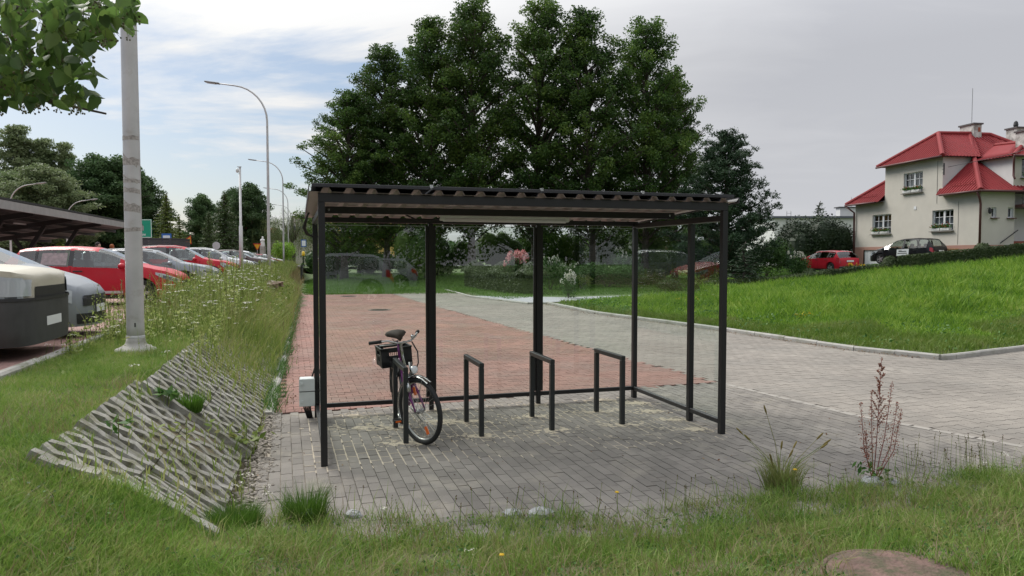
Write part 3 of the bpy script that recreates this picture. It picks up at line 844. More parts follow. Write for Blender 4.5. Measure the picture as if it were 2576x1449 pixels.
    obj('stem', MB().tube([(-.115, 0, .66), (-.185, 0, .90), (-.20, 0, 1.03), (-.15, 0, 1.06)], .013, 8), MT['chrome'], stp, True)
    up_ = .055
    hb = [(-.31, -.32, 1.03), (-.24, -.25, 1.035), (-.17, -.18, 1.04), (-.145, -.09, 1.005), (-.15, 0, 1.0), (-.145, .09, 1.005), (-.16, .17, 1.045), (-.24, .25, 1.065), (-.30, .31, 1.065)]
    hb = [(a, b, c + up_) for a, b, c in hb]
    h_ = obj('handlebar', MB().tube(hb, .0115, 8), MT['chrome'], stp, True)
    obj('grip', MB().tube([hb[0], Vector(hb[1]).lerp(Vector(hb[0]), .0), Vector(hb[1]).lerp(Vector(hb[2]), .35)], .0185, 8), MT['rubber'], h_, True)
    obj('grip', MB().tube([hb[8], Vector(hb[7])], .0185, 8), MT['rubber'], h_, True)
    obj('bell', MB().blob((-.155, .125, 1.10), .022), MT['chrome'], h_, True)
    obj('brake_lever', MB().tube([(-.145, -.1, 1.05), (-.14, -.17, 1.055), (-.2, -.27, 1.055)], .006, 6), MT['alu'], h_, True)
    obj('brake_cable', MB().tube([(-.14, .10, 1.045), (-.04, .09, .95), (.0, .06, .84), (-.02, .03, .76), (-.07, .02, .70)], .008, 6), MT['cable'], stp, True)
    # lamp, mudguard, dynamo
    lp = obj('headlamp', MB().lathe([(.012, -.05), (.03, -.035), (.042, -.01), (.045, .012), (.043, .016)], 16, (-.01, 0, .775), Matrix.Rotation(pi / 2, 3, 'Y')), MT['chrome'], stp, True)
    obj('lens', MB().lathe([(.042, 0), (.036, .008), (.015, .012)], 16, (.006, 0, .775), Matrix.Rotation(pi / 2, 3, 'Y')), MT['lens'], lp, True)
    obj('lamp_bracket', MB().tube([(-.05, 0, .775), (-.07, 0, .70), (-.085, 0, .66)], .006, 6), MT['steel'], stp, True)
    mg = MB(); ns = 10; Rm = R + .035
    for i in range(ns + 1):
        a = radians(58 + i * 14)
        for y, q in ((-.032, -.014), (-.02, 0), (.02, 0), (.032, -.014)): mg.v.append((ox + (Rm + q) * cos(a), y, R + (Rm + q) * sin(a)))
    for i in range(ns):
        for q in range(3): mg.f.append((i * 4 + q, i * 4 + 4 + q, i * 4 + 5 + q, i * 4 + 1 + q)); mg.m.append(0)
    obj('front_mudguard', mg, MT['chrome'], stp, True)
    obj('mudguard_stay', MB().tube([(ox + .12, .035, R + .35), (ox, .06, R)], .0025, 5).tube([(ox + .12, -.035, R + .35), (ox, -.06, R)], .0025, 5), MT['alu'], stp)
    obj('dynamo', MB().lathe([(.006, .09), (.012, .085), (.012, .07), (.02, .065), (.021, 0), (.012, -.008)], 12, (-.02, -.075, .56)), MT['alu'], stp, True)
    obj('brake_calliper', MB().tube([(-.06, -.02, .72), (-.05, -.055, .71), (-.04, -.065, .67), (-.035, -.05, .625)], .008, 6), MT['alu'], stp, True)
    # the helper empty must not stay as an untagged level: hand its children to the bicycle
    bpy.context.view_layer.update()
    Ms = stp.matrix_basis.copy()
    for ch in list(stp.children):
        mb_ = Ms @ ch.matrix_basis; ch.parent = root; ch.matrix_basis = mb_
    bpy.data.objects.remove(stp)
    # rear mudguard
    mg = MB()
    for i in range(15):
        a = radians(20 + i * 12)
        for y, q in ((-.03, -.012), (-.02, 0), (.02, 0), (.03, -.012)): mg.v.append(((Rm + q) * cos(a), y, R + (Rm + q) * sin(a)))
    for i in range(14):
        for q in range(3): mg.f.append((i * 4 + q, i * 4 + 4 + q, i * 4 + 5 + q, i * 4 + 1 + q)); mg.m.append(0)
    obj('rear_mudguard', mg, MT['dark_frame'], root, True)
    obj('kickstand', MB().tube([(.36, .05, .25), (.28, .2, .03)], .008, 6), MT['alu'], root)
build_bike()
# ------------------------------------------------------------------ cars
MT['car_glass'] = glassmat('car_glass', (.62, .68, .66), 1.0)
MT['car_glass_dark'] = glassmat('privacy_glass', (.12, .13, .13), 1.0)
MT['car_dark'] = M('car_plastic', (.022, .022, .024), .55)
MT['car_in'] = M('car_interior', (.05, .05, .052), .8)
MT['car_lamp'] = M('headlamp', (.42, .45, .47), .15, spec=.8, coat=1)
MT['car_lampdark'] = M('headlamp_inner', (.08, .085, .09), .2, coat=1)
MT['tail'] = M('tail_lamp', (.42, .012, .016), .18, coat=1)
MT['alloy'] = M('alloy_rim', (.55, .56, .57), .35, metal=.7)
MT['plate'] = M('number_plate', (.75, .76, .76), .5)
MT['seam'] = M('panel_gap', (.006, .006, .006), .9)
def paint(name, c, metal=.0, rough=.42):
    return M(name, c, rough, metal=metal, coat=.1, var=.03, vscale=2, spec=.25)
PAINT = dict(red=paint('red_paint', (.46, .015, .03)), silver=paint('silver_paint', (.27, .29, .315), .3), grey=paint('grey_paint', (.25, .275, .30), .3),
             white=paint('white_paint', (.62, .64, .66)), navy=paint('navy_paint', (.02, .03, .07), .2), brown=paint('brown_paint', (.10, .075, .075), .3),
             black=paint('black_paint', (.008, .008, .010)), darkred=paint('dark_red_paint', (.22, .012, .02)), cream=paint('cream_paint', (.50, .47, .38)),
             graphite=paint('graphite_paint', (.07, .075, .085), .3))
SPEC = {
 'hatch': dict(L=4.06, top=[(0, .5), (.02, .74), (.07, .93), (.16, 1.08), (.42, 1.36), (.55, 1.40), (1.0, 1.435), (1.55, 1.44), (2.05, 1.41), (2.4, 1.31), (2.75, 1.14), (3.05, .985), (3.3, .93), (3.6, .87), (3.82, .79), (3.96, .71), (4.04, .63), (4.06, .58)],
    belt=[(0, .93), (.45, 1.0), (1.2, .96), (2.9, .90), (4, .8)], w=[(0, .60), (.06, .72), (.3, .81), (.9, .85), (3.1, .85), (3.55, .82), (3.8, .75), (3.92, .66), (4.0, .53), (4.04, .38), (4.055, .2), (4.06, .02)],
    roofw=.57, wheels=(.62, 3.10), R=.305, win=[(.45, .80), (.84, 1.52), (1.60, 2.62)], shield=(2.12, 2.98), back=(.10, .42), doors=(1.56, 2.86), hl=(3.42, 3.94), tl=(.03, .2)),
 'wagon': dict(L=4.62, top=[(0, .5), (.02, .78), (.08, .96), (.28, 1.20), (.5, 1.37), (.7, 1.42), (1.5, 1.46), (2.2, 1.455), (2.6, 1.40), (2.95, 1.25), (3.45, 1.0), (3.75, .95), (4.2, .87), (4.42, .78), (4.55, .69), (4.605, .62), (4.62, .57)],
    belt=[(0, .96), (.6, 1.0), (1.5, .97), (3.3, .91), (4.5, .8)], w=[(0, .64), (.06, .76), (.3, .85), (.9, .89), (3.5, .89), (4.0, .86), (4.3, .79), (4.46, .68), (4.56, .53), (4.605, .36), (4.617, .18), (4.62, .02)],
    roofw=.60, wheels=(.80, 3.55), R=.33, win=[(.52, 1.08), (1.16, 1.95), (2.05, 3.05)], shield=(2.66, 3.42), back=(.10, .52), doors=(1.1, 2.0, 3.25), hl=(3.98, 4.44), tl=(.03, .3)),
 'suv': dict(L=4.46, top=[(0, .55), (.02, .85), (.08, 1.05), (.25, 1.33), (.45, 1.54), (.65, 1.60), (1.4, 1.65), (2.0, 1.645), (2.4, 1.58), (2.75, 1.40), (3.2, 1.13), (3.5, 1.07), (4.0, 1.0), (4.25, .92), (4.4, .82), (4.445, .75), (4.46, .69)],
    belt=[(0, 1.08), (.6, 1.12), (1.5, 1.08), (3.1, 1.02), (4.4, .9)], w=[(0, .66), (.06, .78), (.3, .87), (.9, .91), (3.3, .91), (3.8, .88), (4.12, .82), (4.3, .71), (4.4, .57), (4.445, .38), (4.457, .2), (4.46, .02)],
    roofw=.62, wheels=(.80, 3.47), R=.355, win=[(.50, .98), (1.06, 1.78), (1.88, 2.86)], shield=(2.46, 3.16), back=(.10, .46), doors=(1.02, 1.83, 3.05), hl=(3.82, 4.30), tl=(.03, .28), clad=True),
 'mpv': dict(L=4.50, top=[(0, .5), (.02, .85), (.06, 1.05), (.2, 1.33), (.42, 1.58), (.6, 1.63), (1.4, 1.67), (2.1, 1.64), (2.6, 1.53), (3.1, 1.30), (3.55, 1.07), (3.85, .97), (4.15, .87), (4.34, .77), (4.45, .68), (4.485, .61), (4.50, .56)],
    belt=[(0, 1.02), (.6, 1.05), (1.5, 1.0), (3.3, .92), (4.4, .8)], w=[(0, .66), (.06, .78), (.3, .86), (.9, .90), (3.4, .90), (3.8, .86), (4.12, .80), (4.33, .68), (4.44, .52), (4.485, .35), (4.497, .18), (4.50, .02)],
    roofw=.61, wheels=(.76, 3.50), R=.325, win=[(.46, .98), (1.06, 1.90), (2.0, 2.86), (2.92, 3.3)], shield=(2.62, 3.52), back=(.10, .44), doors=(1.02, 1.95, 3.1), hl=(3.72, 4.30), tl=(.03, .26)),
 'van': dict(L=4.9, top=[(0, .6), (.02, 1.2), (.05, 1.7), (.15, 1.92), (.4, 1.98), (2.3, 1.98), (2.7, 1.90), (3.25, 1.45), (3.65, 1.14), (4.3, 1.10), (4.74, 1.05), (4.83, 1.01), (4.88, .97), (4.895, .94), (4.90, .92)],
    belt=[(0, 1.15), (2, 1.13), (4.0, 1.05), (4.8, .95)], w=[(0, .80), (.06, .9), (.3, .93), (4.2, .93), (4.55, .915), (4.7, .88), (4.8, .81), (4.86, .70), (4.885, .55), (4.897, .3), (4.90, .02)],
    roofw=.78, wheels=(.95, 3.95), R=.33, win=[(.4, 1.2), (1.3, 2.1), (2.2, 3.2)], shield=(2.72, 3.58), back=(.04, .15), doors=(1.25, 2.15, 3.4), hl=(4.52, 4.83), tl=(.03, .2), clad=True),
}
CARMESH = {}
def ip(keys, x): return float(np.interp(x, [k[0] for k in keys], [k[1] for k in keys]))
def section(S, x):
    """half section at station x: 7 points from sill to roof centre"""
    zt, zb, w = ip(S['top'], x), ip(S['belt'], x), ip(S['w'], x)
    R = S['R']; zl = .17
    for c in S['wheels']:
        q = (R + .055) ** 2 - (x - c) ** 2
        if q > 0: zl = max(zl, R + sqrt(q))
    gh = zt - zb > .06
    if gh:
        k = min(1, (zt - zb) / .42); rw = w * .95 + (S['roofw'] - w * .95) * k
        z3 = zb; z4 = max(zb + .01, zt - .07 * k - .01); p4 = (rw + .02, z4); p5 = (rw * .82, zt - .012); p6 = (0, zt + .012)
    else:
        z3 = max(.22, zt - .10); p4 = (w * .92, max(.24, zt - .03)); p5 = (w * .7, zt); p6 = (0, zt + .02)
    zmid = min(.58, (z3 + .2) * .72)
    zl = min(zl, z3 - .03)
    p0 = (w * .93, zl); p1 = (w * .985, max(.30 if z3 > .4 else zl + .01, zl + .012)); p1 = (p1[0], min(p1[1], z3 - .02))
    p2 = (w, min(max(zmid, p1[1] + .012), z3 - .008)); p3 = (w * .965, z3)
    return [p0, p1, p2, p3, p4, p5, p6]
def raw(S, x, q, side):
    s = section(S, x); i = min(5, int(q)); t = q - i
    return Vector((x, side * (s[i][0] + (s[i + 1][0] - s[i][0]) * t), s[i][1] + (s[i + 1][1] - s[i][1]) * t))
def surf(S, x, q, side, off=0.0):
    """point on the body surface, q in 0..6 along the section, pushed out by off"""
    p = raw(S, x, q, side); L = S['L']
    tx = raw(S, min(L, x + .004), q, side) - raw(S, max(0, x - .004), q, side); tq = raw(S, x, min(6, q + .03), side) - raw(S, x, max(0, q - .03), side)
    n = tx.cross(tq)
    if n.length < 1e-12: n = Vector((0, side, 0))
    n.normalize()
    if n.dot(Vector((p.x - L / 2, p.y * 3, p.z - .6))) < 0: n = -n
    return p + n * off
def nosepatch(mb, S, xa, z0, z1, off=.006, nx=12, nq=3):
    """band round the nose between two heights, one connected piece"""
    L = S['L']; xs_ = [xa + (L - .0008 - xa) * sin(pi / 2 * i / nx) for i in range(nx + 1)]; P = []
    for sd_, seq in ((1, xs_), (-1, xs_[::-1])):
        for x in seq:
            a, b = qz(S, x, z0), qz(S, x, z1)
            for j in range(nq + 1): P.append(surf(S, x, a + (max(b, a + .02) - a) * j / nq, sd_, off))
    m = 2 * (nx + 1)
    mb.add(P, [((i + 1) * (nq + 1) + j, i * (nq + 1) + j, i * (nq + 1) + j + 1, (i + 1) * (nq + 1) + j + 1) for i in range(m - 1) for j in range(nq)]); return mb
def qz(S, x, z):
    s = section(S, x)
    if z <= s[0][1]: return 0.0
    for i in range(6):
        if s[i + 1][1] >= z and s[i + 1][1] > s[i][1]: return i + (z - s[i][1]) / (s[i + 1][1] - s[i][1])
    return 6.0
def zpatch(mb, S, x0, x1, z0, z1, side, off=.008, nx=14, nq=5):
    return patch(mb, S, x0, x1, 0, 0, side, off, nx, nq, qf=lambda t: (qz(S, x0 + (x1 - x0) * t, z0), max(qz(S, x0 + (x1 - x0) * t, z0) + .01, qz(S, x0 + (x1 - x0) * t, z1))))
def patch(mb, S, x0, x1, q0, q1, side, off=.004, nx=6, nq=4, m=0, qf=None):
    P = []
    for i in range(nx + 1):
        x = x0 + (x1 - x0) * i / nx
        a, b = (q0, q1) if qf is None else qf(i / nx)
        for j in range(nq + 1): P.append(surf(S, x, a + (b - a) * j / nq, side, off))
    fs = []
    for i in range(nx):
        for j in range(nq):
            f = (i * (nq + 1) + j, (i + 1) * (nq + 1) + j, (i + 1) * (nq + 1) + j + 1, i * (nq + 1) + j + 1)
            fs.append(f if side < 0 else f[::-1])
    mb.add(P, fs, m); return mb
def car_proto(kind):
    if kind in CARMESH: return CARMESH[kind]
    S = SPEC[kind]; L = S['L']
    xs = set(np.linspace(0.0, L, 30)) | {k[0] for k in S['top']} | {a for w in S['win'] for a in w} | set(S['shield']) | set(S['back'])
    for c in S['wheels']: xs |= set(np.linspace(c - S['R'] - .06, c + S['R'] + .06, 17))
    xs = sorted(x for x in xs if 0 <= x <= L); xs = [x for i, x in enumerate(xs) if i == 0 or x - xs[i - 1] > 1e-4]
    secs = [section(S, x) for x in xs]
    body = MB(); panes = {}
    for side in (1, -1):
        o = len(body.v)
        for x, s in zip(xs, secs): body.v += [(x, side * p[0], p[1]) for p in s]
        for i in range(len(xs) - 1):
            xm = (xs[i] + xs[i + 1]) / 2
            for j in range(6):
                f = (o + i * 7 + j, o + (i + 1) * 7 + j, o + (i + 1) * 7 + j + 1, o + i * 7 + j + 1)
                f = f if side < 0 else f[::-1]
                key = None
                zt, zb = ip(S['top'], xm), ip(S['belt'], xm)
                if j == 3 and zt - zb > .1:
                    for k, (a, b) in enumerate(S['win']):
                        if a < xm < b: key = ('side_window', side, k)
                if j >= 4 and S['shield'][0] < xm < S['shield'][1]: key = ('windscreen', 0, 0)
                if j >= 4 and S['back'][0] < xm < S['back'][1]: key = ('rear_window', 0, 0)
                if key: panes.setdefault(key, []).append([body.v[q] for q in f])
                else: body.f.append(f); body.m.append(0)
    for i, fl in ((0, 1), (len(xs) - 1, 0)):
        n = len(xs)
        ring = [i * 7 + j for j in range(7)] + [n * 7 + i * 7 + j for j in range(5, -1, -1)]
        body.f.append(tuple(ring[::-1] if fl else ring)); body.m.append(0)
    me = dict(body=body)
    pm = []
    for key, qs in panes.items():
        mb = MB()
        for q in qs:
            c = sum((Vector(p) for p in q), Vector()) / 4
            mb.add(q, [(0, 1, 2, 3)])
        pm.append((key, mb))
    me['panes'] = pm
    ex = {}
    hl = S['hl']
    ex['headlight'] = [patch(MB(), S, hl[0], hl[1], 0, 0, s, .006, 8, 4, qf=lambda t: (2.75 - 1.0 * t, 3.0 + .0 * t)) for s in (1, -1)]
    ex['headlight_core'] = [patch(MB(), S, hl[0] + .16, hl[1] - .04, 0, 0, s, .009, 6, 3, qf=lambda t: (2.45 - .45 * t, 2.8)) for s in (1, -1)]
    ex['tail_light'] = [patch(MB(), S, S['tl'][0], S['tl'][1], 0, 0, s, .006, 5, 4, qf=lambda t: (2.35 + .25 * t, 3.05)) for s in (1, -1)]
    seam = MB()
    for s in (1, -1):
        for x in S['doors']: patch(seam, S, x - .006, x + .006, .9, 3.0, s, .002, 1, 8)
        patch(seam, S, S['doors'][0], S['doors'][-1], .95, 1.0, s, .002, 20, 1)
    ex['seam'] = seam
    trim = MB()
    for s in (1, -1):
        a, b = S['wheels'][0] + S['R'] + .08, S['wheels'][1] - S['R'] - .08
        patch(trim, S, a, b, 0, .8 if not S.get('clad') else 1.2, s, .006, 10, 2)
        if S.get('clad'):
            for c in S['wheels']:
                for i in range(14):
                    t0, t1 = pi * i / 14, pi * (i + 1) / 14; R0, R1 = S['R'] + .055, S['R'] + .12
                    P = [(c + r * cos(t), s * (ip(S['w'], c + r * cos(t)) + .008), min(S['R'] + r * sin(t), 9)) for r, t in ((R0, t0), (R1, t0), (R1, t1), (R0, t1))]
                    trim.add(P, [(0, 1, 2, 3) if s < 0 else (3, 2, 1, 0)])
    ex['lower_trim'] = trim
    rail = MB()
    for s in (1, -1): rail.tube([surf(S, x, 4.5, s, .03) for x in np.linspace(S['win'][0][0] + .1, S['shield'][0] - .1, 6)], .018, 6)
    ex['roof_rail'] = rail
    ex['pillar'] = [patch(MB(), S, b - .01, c + .01, 3.05, 3.95, s, .003, 1, 3) for s in (1, -1) for (a, b), (c, d) in zip(S['win'][:-1], S['win'][1:])]      # dark pillars between the side windows
    CARMESH[kind] = me; me['ex'] = ex
    # wheel meshes
    R = S['R']; w = .20
    me['tyre'] = MB().lathe([(R * .66, -w / 2), (R * .93, -w / 2 - .004), (R, -w / 2 + .03), (R, w / 2 - .03), (R * .93, w / 2 + .004), (R * .66, w / 2)], 28, R=Matrix.Rotation(pi / 2, 3, 'X'), cap=False)
    rm = MB().lathe([(R * .67, -w / 2 + .01), (R * .64, -w / 2 + .03), (R * .62, w / 2 - .03), (R * .67, w / 2 - .01)], 24, R=Matrix.Rotation(pi / 2, 3, 'X'), cap=False)
    for i in range(5):
        a = 2 * pi * i / 5
        for y in (-w / 2 + .025, w / 2 - .025):
            rm.bar((R * .08 * cos(a), y, R * .08 * sin(a)), (R * .64 * cos(a), y, R * .64 * sin(a)), .075, .02, up=(0, 1, 0))
    rm.lathe([(R * .17, -w / 2 + .01), (R * .17, w / 2 - .01)], 12, R=Matrix.Rotation(pi / 2, 3, 'X'))
    me['rim'] = rm
    me['disc'] = MB().lathe([(R * .60, -.03), (R * .60, .03)], 20, R=Matrix.Rotation(pi / 2, 3, 'X'))
    return me
MESHC = {}
def shared(key, fn):
    if key not in MESHC: MESHC[key] = fn()
    return MESHC[key]
def make_car(kind, color, label, loc, heading, group='cars parked in the car park', dark=False, rails=False, simple=False, name='parked_car', trim=True):
    """loc = ground point under the nose, heading = direction the nose points (radians)"""
    P = car_proto(kind); S = SPEC[kind]; L = S['L']
    root = thing(name, label, 'car', (loc[0] - cos(heading) * L / 2, loc[1] - sin(heading) * L / 2, loc[2]), heading, group)
    off = (-L / 2, 0, 0); K = kind
    def part(nm, me, par=root, at_=off): return link(nm, me, par, at_)
    b = part('body', shared((K, 'body', color), lambda: P['body'].mesh('body', PAINT[color], True)))
    md = b.modifiers.new('edge', 'EDGE_SPLIT'); md.split_angle = radians(38)
    gm = MT['car_glass']
    for n_, (key, mb) in enumerate(P['panes']):
        g_ = MT['car_glass_dark'] if dark and (key[0] == 'rear_window' or (key[0] == 'side_window' and key[2] < 2)) else gm
        part(key[0], shared((K, key, g_.name), lambda: mb.mesh(key[0], g_, True)))
    if not simple:
        for i in range(2):
            h = part('headlight', shared((K, 'hl', i), lambda: P['ex']['headlight'][i].mesh('headlight', MT['car_lamp'], True)))
            part('headlight_core', shared((K, 'hlc', i), lambda: P['ex']['headlight_core'][i].mesh('headlight_core', MT['car_lampdark'], True)), h, (0, 0, 0))
            part('tail_light', shared((K, 'tl', i), lambda: P['ex']['tail_light'][i].mesh('tail_light', MT['tail'], True)))
        part('panel_seams', shared((K, 'seam'), lambda: P['ex']['seam'].mesh('panel_seams', MT['seam'])))
        for i, pm_ in enumerate(P['ex']['pillar']): part('pillar', shared((K, 'pil', i), lambda: pm_.mesh('pillar', MT['car_dark'])))
    if trim: part('lower_trim', shared((K, 'trim'), lambda: P['ex']['lower_trim'].mesh('lower_trim', MT['car_dark'])))
    if rails: part('roof_rails', shared((K, 'rail'), lambda: P['ex']['roof_rail'].mesh('roof_rails', MT['alu'], True)))
    def under():
        mb = MB().box((L / 2, 0, .36), (L - .35, 1.26, .34)).box((L * .48, 0, .62), (L * .55, 1.3, .25))
        return mb.mesh('underbody', MT['car_dark'])
    part('underbody', shared((K, 'under'), under))
    def seats():
        mb = MB(); xf = S['shield'][0] - .35; zb = ip(S['belt'], xf)
        for x in (xf - .1, xf - 1.0):
            for y in (-.37, .37):
                mb.box((x, y, zb - .12), (.14, .46, .62), Matrix.Rotation(-.2, 3, 'Y'), bev=.04); mb.box((x - .06, y, zb + .27), (.1, .26, .17), bev=.04)
        mb.box((S['shield'][1] - .35, 0, zb - .02), (.5, 1.3, .16), bev=.04)
        return mb.mesh('seats', MT['car_in'])
    part('seats', shared((K, 'seats'), seats))
    def wheelm(): return P['tyre'].mesh('wheel', MT['rubber'], False)
    for x in S['wheels']:
        for s in (1, -1):
            t = link('wheel', shared((K, 'tyre'), wheelm), root, (x - L / 2, s * (ip(S['w'], x) - .115), S['R']))
            link('rim', shared((K, 'rim'), lambda: P['rim'].mesh('rim', MT['alloy'])), t)
            link('brake_disc', shared((K, 'disc'), lambda: P['disc'].mesh('brake_disc', MT['car_dark'])), t)
    zb = ip(S['belt'], S['shield'][1]); xm = S['shield'][1] - .28
    for s in (1, -1):
        y = s * (ip(S['w'], xm) + .10)
        mbm = MB().blob((xm, y, zb + .07), (.085, .11, .075), 10, 6)
        m_ = part('mirror', shared((K, 'mir', s, color), lambda: mbm.mesh('mirror', PAINT[color], True)))
        for i, x in enumerate(S['doors'][:-1]):
            hx = S['doors'][i + 1] - .0 - .95 if False else x + .16
            mbh = MB().box(surf(S, hx, 2.72, s, .014), (.2, .022, .03), bev=.006)
            part('door_handle', shared((K, 'dh', s, i), lambda: mbh.mesh('door_handle', MT['car_dark'])))
    xa = next(x for x in np.linspace(L - .6, L, 200) if ip(S['w'], x) < .56); zm = ip(S['top'], xa)
    part('grille', shared((K, 'gr1'), lambda: nosepatch(MB(), S, xa, zm * .66, zm * .88).mesh('grille', MT['car_dark'])))
    part('lower_grille', shared((K, 'gr2'), lambda: nosepatch(MB(), S, xa - .07, .21, .36).mesh('lower_grille', MT['car_dark'])))
    part('number_plate', shared((K, 'plf'), lambda: MB().box((L + .016, 0, .42), (.012, .52, .11)).mesh('number_plate', MT['plate'])))
    zp = ip(S['belt'], 0) - .18
    part('number_plate', shared((K, 'plr'), lambda: MB().box((-.008, 0, zp), (.012, .52, .11)).mesh('number_plate', MT['plate'])))
    part('rear_bumper', shared((K, 'rb'), lambda: MB().box((.05, 0, .34), (.16, 2 * ip(S['w'], .06) - .02, .20), bev=.03).mesh('rear_bumper', MT['car_dark'])))
    return root
HD = math.atan2(KD[0] * -1, KD[1])     # nose direction: square to the kerb, towards the bank
HD = math.atan2(-KN[1], -KN[0])
def nose(u, Y, off=0): return (at(u, 645, Y).x, Y, P_LOT)
make_car('van', 'cream', 'cream van with black bumper and large square headlight beside the verge', nose(128, 9.0), HD, name='parked_van')
make_car('mpv', 'silver', 'silver people carrier parked between the cream van and an empty bay', nose(250, 11.2), HD)
ib = make_car('hatch', 'red', 'bright red hatchback with a sunshade in its rear side window', nose(474, 18.8), HD)
make_car('wagon', 'grey', 'grey metallic estate parked between two red cars', nose(556, 25.3), HD, rails=True)
make_car('suv', 'red', 'red sport utility car with black wheel arch cladding', nose(600, 30.7), HD, rails=True)
make_car('suv', 'white', 'white sport utility car beside the red sport utility car', nose(642, 38.7), HD, rails=True)
make_car('wagon', 'navy', 'navy blue estate beyond the white sport utility car', nose(660, 44), HD)
make_car('suv', 'brown', 'brown sport utility car beyond the navy estate', nose(682, 51), HD, rails=True)
for k, (u, Y, kd_, c_, lb) in enumerate([(694, 58, 'suv', 'white', 'white sport utility car far down the row, beyond the brown one'), (703, 65, 'wagon', 'graphite', 'graphite estate far down the row of parked cars'),
        (712, 73, 'hatch', 'darkred', 'dark red hatchback at the far end of the row'), (717, 80, 'hatch', 'white', 'white hatchback last in the row of parked cars')]):
    make_car(kd_, c_, lb, nose(u, Y), HD, simple=True)
# more cars behind the row
make_car('wagon', 'graphite', 'dark car under the solar carport behind the silver people carrier', (at(40, 645, 22).x, 22, P_LOT), HD)
# sunshade in the rear window of the red hatchback: plain pink print
S_ = SPEC['hatch']
mb = patch(MB(), S_, .92, 1.46, 3.12, 3.85, -1, -.03, 4, 3); sh_ = obj('sunshade', mb, M('sunshade_print', (.55, .30, .32), .7, var=.35, vscale=14), ib, True); sh_.location = (-S_['L'] / 2, 0, 0)
# silver sill strip
mb = patch(MB(), S_, 1.1, 2.7, 1.0, 1.22, -1, .008, 8, 2); q_ = obj('sill_strip', mb, MT['alloy'], ib); q_.location = (-S_['L'] / 2, 0, 0)
# black bumper and tall headlight of the van
MT['van_bumper'] = M('van_bumper_grey', (.05, .05, .05), .65, var=.15, vscale=6)
def van_front():
    van = [o for o in col.objects if o.name.startswith('parked_van')][0]; S = SPEC['van']; L = S['L']
    mb = MB()
    nosepatch(mb, S, 4.36, .17, .70, .022, 26, 7)
    o = obj('bumper', mb, MT['van_bumper'], van, True); o.location = (-L / 2, 0, 0)
    mb = MB()
    nosepatch(mb, S, 4.36, .685, .72, .034, 24, 1)
    o = obj('bumper_lip', mb, MT['car_dark'], van, True); o.location = (-L / 2, 0, 0)
    for s in (1, -1):
        m2 = zpatch(MB(), S, 4.60, 4.868, .74, .93, s, .016, 12, 4)
        h = obj('headlight', m2, MT['car_lamp'], van, True); h.location = (-L / 2, 0, 0)
        m3 = zpatch(MB(), S, 4.545, 4.595, .74, .93, s, .014, 2, 4); h2 = obj('indicator', m3, MT['white_plastic'], van); h2.location = (-L / 2, 0, 0)
van_front()

# cars by the house
Rw = gz1(21.9, 51)
hr = radians(104)
make_car('wagon', 'darkred' if False else 'red', 'red estate with roof rails parked in front of the dark yew', (21.55 + cos(hr) * 4.3, 46.6 + sin(hr) * 4.3, gz1(21.0, 48.8) + .03), hr, 'cars parked by the house', dark=True, rails=True)
hb_ = radians(119)
cb = make_car('mpv', 'black', 'black people carrier with a white door sign by the house wall', (25.6 + cos(hb_) * 2.25, 47.0 + sin(hb_) * 2.25, gz1(25.6, 47.0) + .03), hb_, 'cars parked by the house')
S_ = SPEC['mpv']
mb = patch(MB(), S_, 1.55, 2.35, 1.85, 2.95, 1, .008, 4, 3); q_ = obj('door_sign', mb, MT['plate'], cb); q_.location = (-S_['L'] / 2, 0, 0)
mb = MB(); 
for q0, xa, xb in ((2.55, 1.7, 2.22), (2.25, 1.65, 2.28)): patch(mb, S_, xa, xb, q0, q0 + .12, 1, .011, 4, 1)
l_ = obj('sign_lines', mb, MT['car_dark'], q_)

# cars on the level behind the photographer, seen mirrored in the shelter glass
# ------------------------------------------------------------------ lamp posts and poles
def lamp_post(u, Y, label, arm=-1, zt=10.45, group='curved lamp posts along the car park', base=.75):
    x = at(u, 645, Y).x
    r = thing('lamp_post', label, 'lamp post', (x, Y, base), 0, group)
    H = zt - base; R = 1.75
    obj('base_plate', MB().box((0, 0, .015), (.34, .34, .03)), MT['galv'], r)
    P = [(0, 0, .03), (0, 0, 1.6), (0, 0, H - R - .1)]; rs = [.085, .08, .05]
    for i in range(1, 9):
        t = pi / 2 * i / 8 * .93; P.append((arm * R * (1 - cos(t)), 0, H - R - .1 + R * sin(t))); rs.append(.05 - .015 * i / 8)
    e = Vector(P[-1]); P.append((e.x + arm * .75, 0, e.z + .10)); rs.append(.03)
    obj('pole', MB().tube(P, rs, 12), MT['galv'], r, True)
    e = Vector(P[-1])
    hd = MB().box((e.x + arm * .36, 0, e.z + .05), (.72, .26, .07), Matrix.Rotation(-arm * .13, 3, 'Y'), bev=.025)
    h = obj('luminaire', hd, M('lamp_head', (.2, .2, .2), .5) if 'lamp_head' not in bpy.data.materials else bpy.data.materials['lamp_head'], r)
    obj('lens', MB().box((e.x + arm * .42, 0, e.z + .012), (.45, .2, .012), Matrix.Rotation(-arm * .13, 3, 'Y')), MT['lens'], h)
    return r
lamp_post(677, 36, 'curved lamp post rising behind the white sport utility car')
lamp_post(714, 64.5, 'second curved lamp post, beyond the brown sport utility car')
lamp_post(726, 91, 'third curved lamp post by the far end of the car row')
lamp_post(733, 120, 'farthest curved lamp post, against the willows')
lamp_post(28, 60, 'curved lamp post showing above the high end of the solar carport', 1, 7.95)
lamp_post(170, 70, 'curved lamp post showing above the low end of the solar carport', 1, 7.4)
